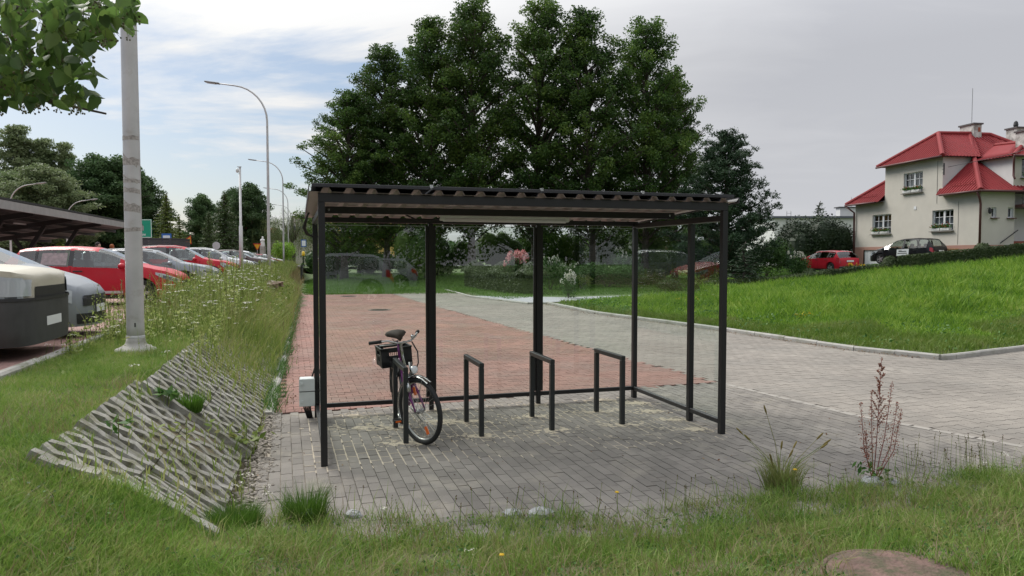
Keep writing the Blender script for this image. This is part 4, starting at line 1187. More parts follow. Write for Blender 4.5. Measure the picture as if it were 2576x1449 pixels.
# big near pole
def big_pole():
    x = at(340, 880, 9.25)
    r = thing('lamp_post', 'thick galvanised pole on a flared base with dark tape marks', 'lamp post', (-4.83, 9.25, .75))
    obj('pole', MB().lathe([(.105, .06), (.104, .3), (.099, 2.2), (.093, 4.5), (.08, 9.0)], 28), MT['galv'], r, True)
    obj('flange', MB().lathe([(.25, -.05), (.25, .0), (.235, .02), (.185, .04), (.13, .075), (.115, .11), (.109, .16)], 28), MT['concrete'], r, True)
    obj('collar', MB().lathe([(.110, .155), (.110, .185), (.106, .19)], 28, cap=False), MT['galv'], r, True)
    tape = M('tape_residue', (.33, .31, .285), .8, var=.35, vscale=40)
    def band(z, h_, a0, a1, tilt=0):
        mb = MB(); n = 14
        for i in range(n + 1):
            a = a0 + (a1 - a0) * i / n; rr = .1055 - .0027 * z + .0012
            zz = z + tilt * (a - a0)
            for q in (0, 1): mb.v.append((rr * cos(a), rr * sin(a), zz + q * h_ * (1 + .12 * sin(5 * a))))
        for i in range(n): mb.f.append((i * 2, i * 2 + 2, i * 2 + 3, i * 2 + 1)); mb.m.append(0)
        obj('tape_mark', mb, tape, r)
    for z, h_, t in ((1.50, .05, .008), (1.78, .10, -.01), (1.93, .025, -.06), (2.02, .06, -.01), (2.13, .045, .0), (2.24, .02, -.05), (2.35, .09, .0), (2.52, .03, -.08), (2.66, .05, .004)):
        band(z, h_, -pi * .95, -pi * .02 if t >= -.02 else -pi * .15, t)
    obj('hatch_slot', MB().box((.045, -.094, .33), (.012, .012, .05)), MT['seam'], r)
big_pole()
def cctv_pole():
    Y = 31; x = at(607, 645, Y).x
    r = thing('camera_pole', 'slim grey pole with a round camera at its top in the weeds', 'pole', (x, Y, .75))
    obj('pole', MB().lathe([(.085, 0), (.075, 2.5), (.05, 2.52), (.045, 5.0)], 14), MT['galv'], r, True)
    obj('camera', MB().blob((-.10, -.02, 4.85), (.07, .07, .10)), MT['white_plastic'], r, True)
    obj('cap', MB().box((-.02, 0, 5.01), (.16, .1, .02)), MT['galv'], r)
cctv_pole()

# ------------------------------------------------------------------ solar carport
def carport():
    c0 = kpt(0, 0)
    def line(s, d, z): p = kpt(s, d); return Vector((p[0], p[1], z))
    # front edge: 6.6 m behind the noses
    d0 = 9.7; d1 = d0 + 5.4; s0, s1 = -2.0, 41.0; zf, zb = 3.90, 2.92
    o = line(s0, d0, .75)
    r = thing('solar_carport', 'long dark solar carport on slanted steel columns behind the cars', 'carport', o)
    dark = M('carport_steel', (.02, .022, .022), .6); und = M('panel_underside', (.035, .037, .036), .6, var=.2, vscale=2); edge = M('carport_gutter', (.36, .36, .35), .5, metal=.2, var=.1, vscale=3)
    def g(s, t, dz=0): p = kpt(s, d0 + t * (d1 - d0)); return Vector((p[0], p[1], zf + (zb - zf) * t + dz)) - o
    n = 21
    for i in range(n):
        a, b = s0 + (s1 - s0) * i / n, s0 + (s1 - s0) * (i + 1) / n - .03
        for k in range(3):
            t0, t1 = k / 3, (k + 1) / 3 - .01
            mb = MB(); P = [g(a, t0), g(b, t0), g(b, t1), g(a, t1)]; Q = [p + Vector((0, 0, .05)) for p in P]
            mb.add(P + Q, [(0, 1, 2, 3), (7, 6, 5, 4), (0, 4, 5, 1), (1, 5, 6, 2), (2, 6, 7, 3), (3, 7, 4, 0)])
            obj('roof_panel', mb, und, r)
    obj('gutter', MB().bar(g(s0, -.015, -.19), g(s1, -.015, -.19), .06, .30), edge, r)
    obj('fascia', MB().bar(g(s0, -.01, .035), g(s1, -.01, .035), .03, .07), dark, r)
    for k in range(5): obj('purlin', MB().bar(g(s0, .06 + k * .22, -.11), g(s1, .06 + k * .22, -.11), .08, .14), dark, r)
    for i in range(8):
        s = s0 + 1.2 + i * 4.7
        if s > s1: break
        obj('rafter', MB().bar(g(s, .02, -.27), g(s, .98, -.27), .14, .20), dark, r)
        base = g(s, .5); base.z = .0
        obj('column', MB().bar(base, g(s, .22, -.36), .18, .16), dark, r); obj('column', MB().bar(base, g(s, .74, -.36), .18, .16), dark, r)
        obj('footing', MB().box(base + Vector((0, 0, .05)), (.5, .5, .3)), MT['concrete'], r)
    for i in range(5):
        s = s0 + 4 + i * 6; obj('strip_light', MB().bar(g(s, .35, -.2), g(s + 1.2, .35, -.2), .09, .05), MT['lamp_white'], r)
carport()

# ------------------------------------------------------------------ signs and small things by the street
def text_mesh(s, size, name='lettering'):
    cu = bpy.data.curves.new(name, 'FONT'); cu.body = s; cu.size = size; cu.align_x = 'CENTER'; cu.align_y = 'CENTER'; cu.extrude = .002
    o = bpy.data.objects.new(name, cu); col.objects.link(o)
    dg = bpy.context.evaluated_depsgraph_get(); me = bpy.data.meshes.new_from_object(o.evaluated_get(dg)); bpy.data.objects.remove(o); return me
def green_sign():
    Y = 66; p = at(372, 575, Y); h_ = 46 / F * Y; w_ = 62 / F * Y
    zc = p.z; x = at(382, 575, Y).x - w_ / 2
    r = thing('direction_sign', 'green direction sign with white border behind the thick pole', 'sign', (x, Y, .75))
    obj('board', MB().box((0, 0, zc - .75), (w_, .05, h_), bev=.01), M('sign_green', (.0, .27, .16), .45), r)
    wm = M('sign_white', (.8, .8, .8), .5)
    fr = MB()
    for s in (-1, 1): fr.box((s * (w_ / 2 - .04), -.03, zc - .75), (.04, .012, h_ - .04)); fr.box((0, -.03, zc - .75 + s * (h_ / 2 - .04)), (w_ - .13, .012, .04))
    obj('border', fr, wm, r)
    me = text_mesh('Jastrzębie', .34); me.materials.clear(); me.materials.append(wm)
    t = link('lettering', me, r, (-.10, -.034, zc - .75 - h_ * .32)); t.rotation_euler = (pi / 2, 0, 0)
    for s in (-1, 1): obj('post', MB().tube([(s * w_ * .35, .06, 0), (s * w_ * .35, .06, zc - .75 + h_ / 2)], .05, 10), MT['galv'], r)
green_sign()
def small_sign(u, v, Y, shape, size, label, colr, tilt=0, name='road_sign'):
    p = at(u, v, Y); b = min(p.z - 1.2, .98)
    r = thing(name, label, 'sign', (p.x, Y, b))
    obj('post', MB().tube([(0, .03, 0), (0, .03, p.z - b + size * .4)], .035, 8), MT['galv'], r)
    m = MB(); s = size / 2
    pts = {'tri': [(-s, s * .8), (0, -s * .9), (s, s * .8)], 'round': [(s * cos(2 * pi * i / 20), s * sin(2 * pi * i / 20)) for i in range(20)], 'rect': [(-s * .7, -s), (s * .7, -s), (s * .7, s), (-s * .7, s)]}[shape]
    def plate(k, y):
        q = [(a * k * cos(tilt) - b_ * k * sin(tilt), a * k * sin(tilt) + b_ * k * cos(tilt)) for a, b_ in pts]; n = len(q)
        mb = MB(); mb.add([(a, y, p.z - b + c) for a, c in q] + [(a, y + .012, p.z - b + c) for a, c in q], [tuple(range(n)), tuple(range(2 * n - 1, n - 1, -1))] + [(i, n + i, n + (i + 1) % n, (i + 1) % n) for i in range(n)])
        return mb
    cm = lambda n_, c: bpy.data.materials.get(n_) or M(n_, c, .5)
    pl = obj('plate', plate(1, 0), cm('sign_' + colr[0], colr[1]), r)
    if len(colr) > 2: obj('face', plate(.72, -.004), cm('sign_' + colr[2], colr[3]), r)
YEL = ('red_border', (.5, .03, .02), 'amber', (.75, .38, .01))
small_sign(647, 621, 82, 'tri', .95, 'yellow give way triangle in front of the white statue', YEL)
small_sign(476, 606, 75, 'tri', .95, 'tilted yellow triangular sign before the dark spruce', YEL, .6)
small_sign(544, 618, 70, 'round', .75, 'pale back of a round road sign beyond the white car', ('sign_back', (.45, .47, .48)))
small_sign(764, 612, 88, 'rect', .9, 'small blue and white sign under the weeping willow', ('blue', (.03, .13, .4), 'white', (.8, .8, .8)))
small_sign(419, 605, 52, 'rect', 1.0, 'narrow blue parking sign beyond the person by the cars', ('blue', (.03, .13, .4), 'white', (.8, .8, .8)))
def statue():
    p = at(661, 620, 90); r = thing('statue', 'white draped figure on a stone plinth by the willow', 'statue', (p.x, 90, 1.0))
    st = M('white_stone', (.7, .7, .68), .7); zb = p.z - 1.0
    obj('plinth', MB().box((0, 0, zb / 2), (.55, .55, zb), bev=.03), MT['concrete'], r)
    mb = MB().lathe([(.27, 0), (.30, .1), (.25, .4), (.21, .65), (.24, .80), (.2, .92), (.09, .97), (.08, 1.0), (.115, 1.06), (.12, 1.14), (.08, 1.22), (.02, 1.25)], 14, (0, 0, zb))
    mb.tube([(.2, -.05, zb + .86), (.22, -.16, zb + .70), (.06, -.22, zb + .74)], [.07, .055, .04], 8); mb.tube([(-.2, -.05, zb + .86), (-.22, -.16, zb + .68), (-.05, -.22, zb + .74)], [.07, .055, .04], 8)
    obj('figure', mb, st, r, True)
statue()
def cabinet():
    p = at(635, 628, 84); r = thing('utility_cabinet', 'white utility cabinet with a dark scrawl, beside the statue', 'cabinet', (p.x, 84, 1.0))
    obj('case', MB().box((0, 0, .7), (.75, .4, 1.3), bev=.02), MT['white_plastic'], r); obj('foot', MB().box((0, 0, .03), (.8, .45, .08)), MT['concrete'], r)
    obj('scrawl', MB().tube([(-.1, -.205, .75), (.0, -.205, .95), (.05, -.205, .7), (.16, -.205, .92), (.12, -.205, .66)], .015, 5), MT['seam'], r)
cabinet()
def dark_wall():
    Y = 50; a, b = at(318, 600, Y), at(428, 612, Y)
    r = thing('service_enclosure', 'dark grey slatted service enclosure behind the parked cars', 'enclosure', (b.x - 2, Y, .75))
    w = b.x - a.x; h_ = at(400, 601, Y).z - .75; m = M('enclosure_grey', (.055, .057, .062), .7)
    obj('corner_post', MB().box((2, 0, h_ / 2), (.1, .1, h_)), m, r); obj('corner_post', MB().box((2 - w, 0, h_ / 2), (.1, .1, h_)), m, r)
    n = int(h_ / .16)
    for i in range(n): obj('slat', MB().box((2 - w / 2, 0, .1 + i * .16), (w - .1, .03, .15)), m, r)
    for i in range(n): obj('slat', MB().box((2.0, 1.55, .1 + i * .16), (.03, 3.0, .15)), m, r)
    obj('roof', MB().box((2 - w / 2, 1.5, h_ + .03), (w + .1, 3.1, .06)), m, r)
dark_wall()
# black board fence running from the street towards the paving
def black_fence():
    a, b = Vector((-14.6, 50, 0)), Vector((-22.5, 78, 0)); d = b - a; n = 30
    r = thing('board_fence', 'low black board fence at the end of the red paving', 'fence', (a.x, a.y, gz1(a.x, a.y)))
    m = M('tarred_board', (.012, .012, .013), .8); ang = math.atan2(d.y, d.x)
    for i in range(n):
        c = a + d * ((i + .5) / n); z = gz1(c.x, c.y) - gz1(a.x, a.y)
        h_ = 1.25 + .12 * sin(i * 1.7) + random.uniform(-.05, .05)
        o = obj('board', MB().box((0, 0, h_ / 2), (d.length / n - .02, .05, h_), bev=.01), m, r); o.location = (c.x - a.x, c.y - a.y, z); o.rotation_euler = (0, 0, ang)
    for zz in (.35, .95):
        obj('rail', MB().bar((0, .05, zz), (d.x, d.y + .05, zz + gz1(b.x, b.y) - gz1(a.x, a.y)), .05, .08), m, r)
black_fence()
def hydrant():
    p = at(763, 634, 76); r = thing('marker_post', 'short post with a rounded yellow cap by the black fence', 'post', (p.x, 76, 1.0))
    obj('post', MB().tube([(0, 0, 0), (0, 0, 1.0)], .09, 10), MT['car_dark'], r); obj('cap', MB().lathe([(.15, 1.0), (.17, 1.15), (.15, 1.4), (.07, 1.48)], 12), M('cap_yellow', (.75, .5, .02), .5), r, True)
hydrant()
# weathered pallet lying in the weeds
def pallet():
    p = at(655, 735, 24.5); z = gz1(p.x, p.y) + .22
    r = thing('wooden_pallet', 'broken weathered pallet lying among the verge weeds', 'pallet', (p.x, p.y, z), radians(-12))
    r.rotation_euler = (radians(5), radians(3), radians(-10))
    for i in range(5): obj('board', MB().box((0, -.4 + i * .2, .10), (1.3, .1, .022)), MT['wood'], r)
    for x in (-.55, 0, .55):
        obj('bearer', MB().box((x, 0, .078), (.1, .9, .022)), MT['wood'], r)
        for y in (-.38, 0, .38): obj('block', MB().box((x, y, .02), (.1, .13, .095)), MT['wood'], r)
    for y in (-.38, 0, .38): obj('board', MB().box((0, y, -.04), (1.3, .1, .022)), MT['wood'], r)
pallet()
def manhole(x, y, z, label, R, mat, n=24):
    r = thing('manhole_cover', label, 'manhole cover', (x, y, z))
    obj('ring', MB().lathe([(R, -.05), (R, .0), (R - .03, .006), (R - .05, .004), (R - .05, -.05)], n, cap=False), mat, r)
    obj('lid', MB().lathe([(R - .06, -.04), (R - .06, .004), (.01, .006)], n), mat, r)
    mb = MB()
    for i in range(-3, 4):
        w = sqrt(max(.01, (R - .08) ** 2 - (i * .09) ** 2)); mb.box((0, i * .09, .009), (2 * w * .9, .02, .006))
    obj('tread', mb, mat, r)
iron = M('cast_iron', (.05, .045, .042), .7, var=.3, vscale=20)
manhole(-4.81, 26.24, .004, 'round iron manhole cover set in the red paving', .42, iron)
manhole(-8.0, 35.3, .004, 'round iron manhole cover at the far end of the red paving', .40, iron)
def chamber():
    z = gz1(1.97, 3.56)
    r = thing('concrete_chamber', 'weathered reddish concrete chamber lid sunk in the grass', 'manhole cover', (1.97, 3.56, z - .042)); r.scale = (.70, .70, .4)
    m = M('reddish_concrete', (.16, .10, .082), .9, var=.3, vscale=7, bump=1.0, bscale=45, dirt=((.07, .07, .035), 9, .42, .62))
    n = 36; mb = MB()
    prof = [(.52, -.2), (.52, .0), (.51, .012), (.40, .018), (.2, .02), (.01, .02)]
    obj('lid', MB().lathe(prof, n), m, r, True)
    obj('rim', MB().lathe([(.53, -.1), (.53, -.01), (.56, -.005), (.58, -.1)], n, cap=False), m, r, True)
chamber()
# lumps of broken concrete at the paving edge
for k, (u, v, s, lb) in enumerate([(1362, 1296, .085, 'pale broken concrete lump in the grass edge, the tallest one'), (1290, 1300, .07, 'flat pale concrete lump beside the tallest lump'), (785, 1333, .075, 'flat concrete lump half sunk beside the fine grass tuft'), (890, 1330, .06, 'small grey concrete lump in the grass, left of the pale ones'),
                                     (2190, 1232, .09, 'bluish concrete lump at the foot of the red dock plant'), (2245, 1235, .06, 'smaller bluish lump touching the dock plant stones')]):
    x = at(u, v, 5.2); Y = 5.35 if k < 4 else 6.1; p = at(u, v, Y)
    z = gz1(p.x, Y)
    mb = MB().blob((0, 0, s * .25), (s * 1.1, s * .8, s * .55), 9, 5, jit=.16)
    o = obj('concrete_lump', mb, M('pale_concrete', (.33, .335, .34), .9, var=.15, vscale=12) if 'pale_concrete' not in bpy.data.materials else bpy.data.materials['pale_concrete'])
    o.location = (p.x, Y, z); tag(o, lb, 'rubble', 'lumps of broken concrete at the grass edge')
# ------------------------------------------------------------------ house on the rise
MT['render'] = M('house_render', (.53, .50, .44), .9, var=.05, vscale=1.2, bump=.2, bscale=40)
MT['plinth'] = M('plinth_render', (.36, .20, .155), .9, var=.08, vscale=2)
MT['white_wall'] = M('white_render', (.62, .62, .60), .85, var=.04, vscale=2)
MT['roof_red'] = M('red_roof_sheet', (.215, .018, .021), .65, var=.08, vscale=1.5, spec=.25)
MT['roof_cap'] = M('ridge_cap_red', (.23, .026, .028), .65, spec=.25)
MT['gutter'] = M('gutter_brown', (.09, .03, .028), .5)
MT['frame_white'] = M('window_frame', (.68, .69, .70), .4)
MT['win_glass'] = M('window_pane', (.02, .023, .028), .06, spec=.7)
MT['curtain'] = M('net_curtain', (.32, .33, .35), .9, var=.3, vscale=12)
MT['chimney'] = M('chimney_render', (.48, .47, .44), .9, var=.25, vscale=3, dirt=((.15, .14, .12), 2, .5, .7))
LEAFG = leafmat('pot_leaves', [(.03, .09, .02), (.06, .16, .03), (.1, .2, .05)])
PETAL_R = leafmat('red_petals', [(.4, .03, .03), (.5, .08, .05)])
def face_leaves(pts, size, mat, name, parent=None, sz=.6):
    """loose leaves at the given points"""
    C = np.asarray(pts, float); n = len(C)
    V, Fc = leafquads(C, np.full(n, size) * rng.uniform(.7, 1.3, n), sz)
    return link(name, npmesh(name, V, Fc, mat), parent)
def leafquads(C, size, asp=.6, up=0.0, N=None, tip=None):
    n = len(C)
    if N is None:
        N = rng.normal(size=(n, 3)); N[:, 2] += up
    N = N / (np.linalg.norm(N, axis=1, keepdims=True) + 1e-9)
    T = rng.normal(size=(n, 3)) if tip is None else tip + rng.normal(size=(n, 3)) * .25
    T = T - N * (T * N).sum(1, keepdims=True); T /= (np.linalg.norm(T, axis=1, keepdims=True) + 1e-9)
    B = np.cross(N, T); s = np.asarray(size)[:, None] * .5
    V = np.stack([C - T * s, C + B * s * asp - T * s * .1, C + T * s, C - B * s * asp - T * s * .1], 1).reshape(-1, 3)
    Fc = np.arange(n * 4).reshape(-1, 4)
    return V, Fc
def wall(mb, P0, eu, U, Z0, Z1, holes):
    """wall from P0 along eu; holes (u0,u1,z0,z1)"""
    us = sorted({0, U} | {h[0] for h in holes} | {h[1] for h in holes}); zs = sorted({Z0, Z1} | {h[2] for h in holes} | {h[3] for h in holes})
    P0 = Vector(P0); eu = Vector(eu)
    for a, b in zip(us[:-1], us[1:]):
        for c, d in zip(zs[:-1], zs[1:]):
            um, zm = (a + b) / 2, (c + d) / 2
            if any(h[0] < um < h[1] and h[2] < zm < h[3] for h in holes): continue
            mb.add([P0 + eu * a + Vector((0, 0, c)), P0 + eu * b + Vector((0, 0, c)), P0 + eu * b + Vector((0, 0, d)), P0 + eu * a + Vector((0, 0, d))], [(0, 1, 2, 3)])
def window(root, P0, eu, nin, u0, u1, z0, z1, sashes=2, rows=3, cols=2, box=None, frame_d=.16, bars=True, curtain=True):
    """window in a wall opening; nin = inward normal"""
    P0, eu, nin = Vector(P0), Vector(eu), Vector(nin); W, H = u1 - u0, z1 - z0
    def pt(u, z, d): return P0 + eu * (u0 + u) + nin * d + Vector((0, 0, z0 + z))
    def bar(a, b, w, t, dd): return MB().bar(pt(a[0], a[1], dd), pt(b[0], b[1], dd), w, t, up=nin)
    rv = MB()
    for (a, b) in (((0, 0), (0, H)), ((W, 0), (W, H)), ((0, 0), (W, 0)), ((0, H), (W, H))):
        rv.add([pt(*a, 0), pt(*b, 0), pt(*b, frame_d + .05), pt(*a, frame_d + .05)], [(0, 1, 2, 3)])
    win = obj('window', rv, MT['white_wall'], root)
    fm = MB(); t = .07
    def fb(a, b, w=t, th=.06, d=frame_d): fm.bar(pt(a[0], a[1], d), pt(b[0], b[1], d), w, th, up=nin)
    fb((0, t / 2), (W, t / 2)); fb((0, H - t / 2), (W, H - t / 2))
    sw = W / sashes
    for i in range(sashes + 1):
        u = i * sw; k = t if i in (0, sashes) else t * 2.2
        u = min(max(u, t / 2), W - t / 2); fb((u, t), (u, H - t), k)
    if bars:
        for i in range(sashes):
            for c in range(1, cols): fb((i * sw + sw * c / cols, t), (i * sw + sw * c / cols, H - t), .03, .03, frame_d - .012)
            for r_ in range(1, rows): fb((i * sw + t, H * r_ / rows), ((i + 1) * sw - t, H * r_ / rows), .03, .03, frame_d - .012)
    obj('frame', fm, MT['frame_white'], win)
    for i in range(sashes):
        g = MB(); a, b = i * sw + t * .6, (i + 1) * sw - t * .6
        g.add([pt(a, t, frame_d + .012), pt(b, t, frame_d + .012), pt(b, H - t, frame_d + .012), pt(a, H - t, frame_d + .012)], [(0, 1, 2, 3)])
        obj('pane', g, MT['house_glass'], win)
        if curtain:
            cm = MB(); n = 12
            for j in range(n + 1):
                u = a + (b - a) * j / n; dd = frame_d + .10 + .02 * sin(j * 2.3)
                cm.v += [pt(u, t, dd), pt(u, H * .62, dd)]
            for j in range(n): cm.f.append((2 * j, 2 * j + 2, 2 * j + 3, 2 * j + 1)); cm.m.append(0)
            obj('curtain', cm, MT['curtain'], win)
    bk = MB(); bk.add([pt(0, 0, .5), pt(W, 0, .5), pt(W, H, .5), pt(0, H, .5)], [(0, 1, 2, 3)])
    for (a, b) in (((0, 0), (0, H)), ((W, 0), (W, H)), ((0, 0), (W, 0)), ((0, H), (W, H))):
        bk.add([pt(*a, frame_d + .05), pt(*b, frame_d + .05), pt(*b, .5), pt(*a, .5)], [(0, 1, 2, 3)])
    obj('room', bk, M('room_dark', (.03, .03, .035), .9) if 'room_dark' not in bpy.data.materials else bpy.data.materials['room_dark'], win)
    obj('sill', MB().bar(pt(-.08, -.03, -.05), pt(W + .08, -.03, -.05), .26, .05), MT['gutter'] if box is None else M('sill_grey', (.25, .23, .21), .7), win)
    return win
MT['house_glass'] = glassmat('house_glass', (.55, .58, .6), 1.0)
def ribbed(mb, P, pitch=.24, h=.045, w=.07):
    """roof face with P[0]-P[1] the eave; ribs run up the slope"""
    P = [Vector(p) for p in P]; n = (P[1] - P[0]).cross(P[-1] - P[0]).normalized()
    if n.z < 0: n = -n
    mb.add(P, [tuple(range(len(P)))])
    e = (P[1] - P[0]).normalized(); upd = n.cross(e)
    if upd.z < 0: upd = -upd
    us = [(p - P[0]).dot(e) for p in P]; vs_ = [(p - P[0]).dot(upd) for p in P]; m = len(P)
    u = min(us) + pitch / 2
    while u < max(us):
        hits = []
        for i in range(m):
            j = (i + 1) % m
            if (us[i] - u) * (us[j] - u) < 0:
                t = (u - us[i]) / (us[j] - us[i]); hits.append(vs_[i] + t * (vs_[j] - vs_[i]))
        if len(hits) >= 2:
            a, b = min(hits), max(hits)
            if b - a > .1: 
                A, B = P[0] + e * u + upd * a + n * h * .5, P[0] + e * u + upd * b + n * h * .5
                x = e * w / 2
                mb.add([A - x * 1.3 - n * h * .5, A - x * .6 + n * h * .5, A + x * .6 + n * h * .5, A + x * 1.3 - n * h * .5, B - x * 1.3 - n * h * .5, B - x * .6 + n * h * .5, B + x * .6 + n * h * .5, B + x * 1.3 - n * h * .5],
                       [(0, 1, 5, 4), (1, 2, 6, 5), (2, 3, 7, 6), (3, 2, 1, 0)])
        u += pitch
def build_house():
    root = thing('detached_house', 'beige two storey house with red ribbed metal hip roofs', 'house', (28.4, 44, 0), radians(9.2))
    LX, LY = 10.4, 12.1; ze, zp = 5.99, 2.65
    # front wall x=0 runs along +y; right wall y=0 runs along +x
    front = [(8.01, 10.07, 3.58, 5.0), (2.16, 4.0, 3.6, 4.96), (8.7, 11.0, .9, 2.42)]
    right = [(.75, 1.08, 4.3, 4.93), (1.88, 2.26, 4.3, 4.93)]
    mb = MB()
    wall(mb, (0, 0, 0), (0, 1, 0), LY, zp, ze, [h for h in front if h[2] > 2])
    wall(mb, (0, 0, 0), (1, 0, 0), 2.35, zp, ze, right)
    wall(mb, (LX, 0, 0), (0, 1, 0), LY, zp, ze, []); wall(mb, (0, LY, 0), (1, 0, 0), LX, zp, ze, [])
    # wall dormer over the front
    wall(mb, (0, 3.16, 0), (0, 1, 0), 5.59, ze, 8.45, [(1.80, 3.64, 6.31, 7.69)])
    wall(mb, (2.2, 0, 0), (1, 0, 0), 5.8, 6.2, 8.1, [(.55, 1.5, 6.75, 8.0)])
    obj('wall', mb, MT['render'], root)
    mb = MB(); m2 = 5.9 + (.5) * 4.5 / 4.9
    for y in (3.16, 8.75): c_ = MB(); c_.add([(0, y, m2 - .1), (0, y, 8.45), (2.35, y, 8.45)], [(0, 1, 2)]); obj('dormer_cheek', c_, MT['white_wall'], root)
    sr = 4.5 / 6.55
    for x in (2.2, 8.0): c_ = MB(); c_.add([(x, 0, 6.1), (x, 0, 8.1), (x, 2.8, 8.1)], [(0, 1, 2)]); obj('dormer_cheek', c_, MT['white_wall'], root)
    wall(mb, (2.35, 1.2, 0), (1, 0, 0), LX - 2.35, 2.2, 6.2, []); wall(mb, (2.35, 0, 0), (0, 1, 0), 1.2, 2.2, ze, [])
    mb.box((-.004, 3.22, 7.0), (.03, .14, 2.6)) if False else None
    obj('white_wall', mb, MT['white_wall'], root)
    mb = MB()
    wall(mb, (-.03, -.03, 0), (0, 1, 0), LY + .06, .6, zp, [(8.73, 11.03, .6, 2.42)]); wall(mb, (-.03, -.03, 0), (1, 0, 0), 2.4, .6, zp, []); wall(mb, (2.37, 1.17, 0), (1, 0, 0), LX - 2.34, .6, zp, [])
    wall(mb, (-.03, LY + .03, 0), (1, 0, 0), LX + .06, .6, zp, [])
    mb.add([(-.03, -.03, zp), (0.01, -.03, zp), (.01, LY, zp), (-.03, LY, zp)], [(0, 1, 2, 3)])
    obj('plinth', mb, MT['plinth'], root)
    # garage door with plank panels
    gd = obj('garage_door', MB().box((.10, 9.85, 1.55), (.05, 2.24, 1.75)), MT['frame_white'], root)
    for i in range(7): obj('panel', MB().box((.066, 8.9 + i * .32, 1.55), (.02, .29, 1.7)), MT['frame_white'], gd)
    F_ = ((0, 0, 0), (0, 1, 0), (1, 0, 0)); R_ = ((0, 0, 0), (1, 0, 0), (0, 1, 0))
    w1 = window(root, *F_, *front[0], box=1); w2 = window(root, *F_, *front[1], box=1)
    w3 = window(root, *F_, 4.96, 6.8, 6.31, 7.69, box=1)
    for h in right: window(root, *R_, *h, sashes=1, bars=False, curtain=True)
    window(root, (2.2, 0, 0), (1, 0, 0), (0, 1, 0), .55, 1.5, 6.75, 8.0, sashes=1, bars=False)
    # flower boxes
    for w_, (y0, y1, z) in ((w1, (8.01, 10.07, 3.58)), (w2, (2.16, 4.0, 3.6)), (w3, (4.96, 6.8, 6.31))):
        for k in range(2):
            yc = y0 + (y1 - y0) * (.27 + .46 * k)
            bx = obj('flower_box', MB().box((-.10, yc, z + .09), (.2, .75, .17), bev=.02), MT['white_wall'], w_)
            pts = np.stack([rng.normal(-.12, .09, 200), rng.normal(yc, .2, 200), z + .2 + np.abs(rng.normal(0, .1, 200))], 1)
            face_leaves(pts, .11, LEAFG, 'flower_leaves', w_)
            pr = pts[:30] + np.array([-.04, 0, .05]); face_leaves(pr, .08, PETAL_R, 'flower_petals', w_)
    # roofs
    e0 = 5.9; ap0, ap1 = (4.4, 6.05, 10.4), (6.0, 6.05, 10.4); o = .5
    rf = MB()
    zr_ = lambda x: e0 + (x + o) * 4.5 / 4.9
    ribbed(rf, [(-o, -o, e0), (-o, 3.13, e0), (2.5, 3.13, zr_(2.5)), ap0]); ribbed(rf, [(-o, 8.78, e0), (-o, LY + o, e0), ap0, (2.5, 8.78, zr_(2.5))]); ribbed(rf, [(-o, -o, e0), (LX + o, -o, e0), ap1, ap0])
    ribbed(rf, [(LX + o, -o, e0), (LX + o, LY + o, e0), ap1]); ribbed(rf, [(-o, LY + o, e0), (LX + o, LY + o, e0), ap1, ap0])
    main = obj('roof', rf, MT['roof_red'], root)
    rd = MB(); d0 = 8.40; y0, y1 = 2.76, 9.15; a = (1.9, 5.95, 10.38); b = (4.6, 5.95, 10.42)
    ribbed(rd, [(-.4, y0, d0), (-.4, y1, d0), a]); ribbed(rd, [(-.4, y0, d0), (2.4, y0, d0), b, a]); ribbed(rd, [(-.4, y1, d0), (2.4, y1, d0), b, a])
    dr = obj('dormer_roof', rd, MT['roof_red'], root)
    r2 = MB(); c0 = 8.05; q = (5.1, 2.2, 9.3); q2 = (5.1, 4.6, 9.45)
    ribbed(r2, [(1.8, -.4, c0), (8.4, -.4, c0), q]); ribbed(r2, [(1.8, -.4, c0), (1.8, 2.9, c0), q2, q]); ribbed(r2, [(8.4, -.4, c0), (8.4, 2.9, c0), q2, q])
    sr_ = obj('dormer_roof', r2, MT['roof_red'], root)
    cap = MB()
    for A, B in (((-o, -o, e0), ap0), ((-o, LY + o, e0), ap0), (ap0, ap1), ((LX + o, -o, e0), ap1)): cap.tube([Vector(A) + Vector((0, 0, .04)), Vector(B) + Vector((0, 0, .04))], .15, 8)
    for A, B in (((-.4, y0, d0), a), ((-.4, y1, d0), a), (a, b)): cap.tube([Vector(A) + Vector((0, 0, .04)), Vector(B) + Vector((0, 0, .04))], .14, 8)
    for A, B in (((1.8, -.4, c0), q), (q, q2)): cap.tube([Vector(A) + Vector((0, 0, .03)), Vector(B) + Vector((0, 0, .03))], .12, 8)
    obj('ridge_cap', cap, MT['roof_cap'], main)
    # eaves: soffit and gutter
    sf = MB()
    for q0, q1 in ((-o, 3.13), (8.78, LY + o)): sf.add([(-o, q0, e0 - .02), (.02, q0, e0 - .02), (.02, q1, e0 - .02), (-o, q1, e0 - .02)], [(0, 1, 2, 3)])
    sf.add([(.02, -o, e0 - .02), (LX + o, -o, e0 - .02), (LX + o, LY + o, e0 - .02), (.02, LY + o, e0 - .02)], [(0, 1, 2, 3)])
    sf.add([(-.4, y0, d0 - .02), (2.6, y0, d0 - .02), (2.6, y1, d0 - .02), (-.4, y1, d0 - .02)], [(0, 1, 2, 3)])
    sf.add([(1.8, -.4, c0 - .02), (8.4, -.4, c0 - .02), (8.4, 2.9, c0 - .02), (1.8, 2.9, c0 - .02)], [(0, 1, 2, 3)])
    obj('soffit', sf, MT['gutter'], main)
    gt = MB()
    gt.tube([(-o - .06, -o - .05, e0 - .03), (-o - .06, 2.76, e0 - .03)], .07, 8); gt.tube([(-o - .06, 9.1, e0 - .03), (-o - .06, LY + o, e0 - .03)], .07, 8)
    gt.tube([(-o - .05, -o - .06, e0 - .03), (2.4, -o - .06, e0 - .03)], .07, 8)
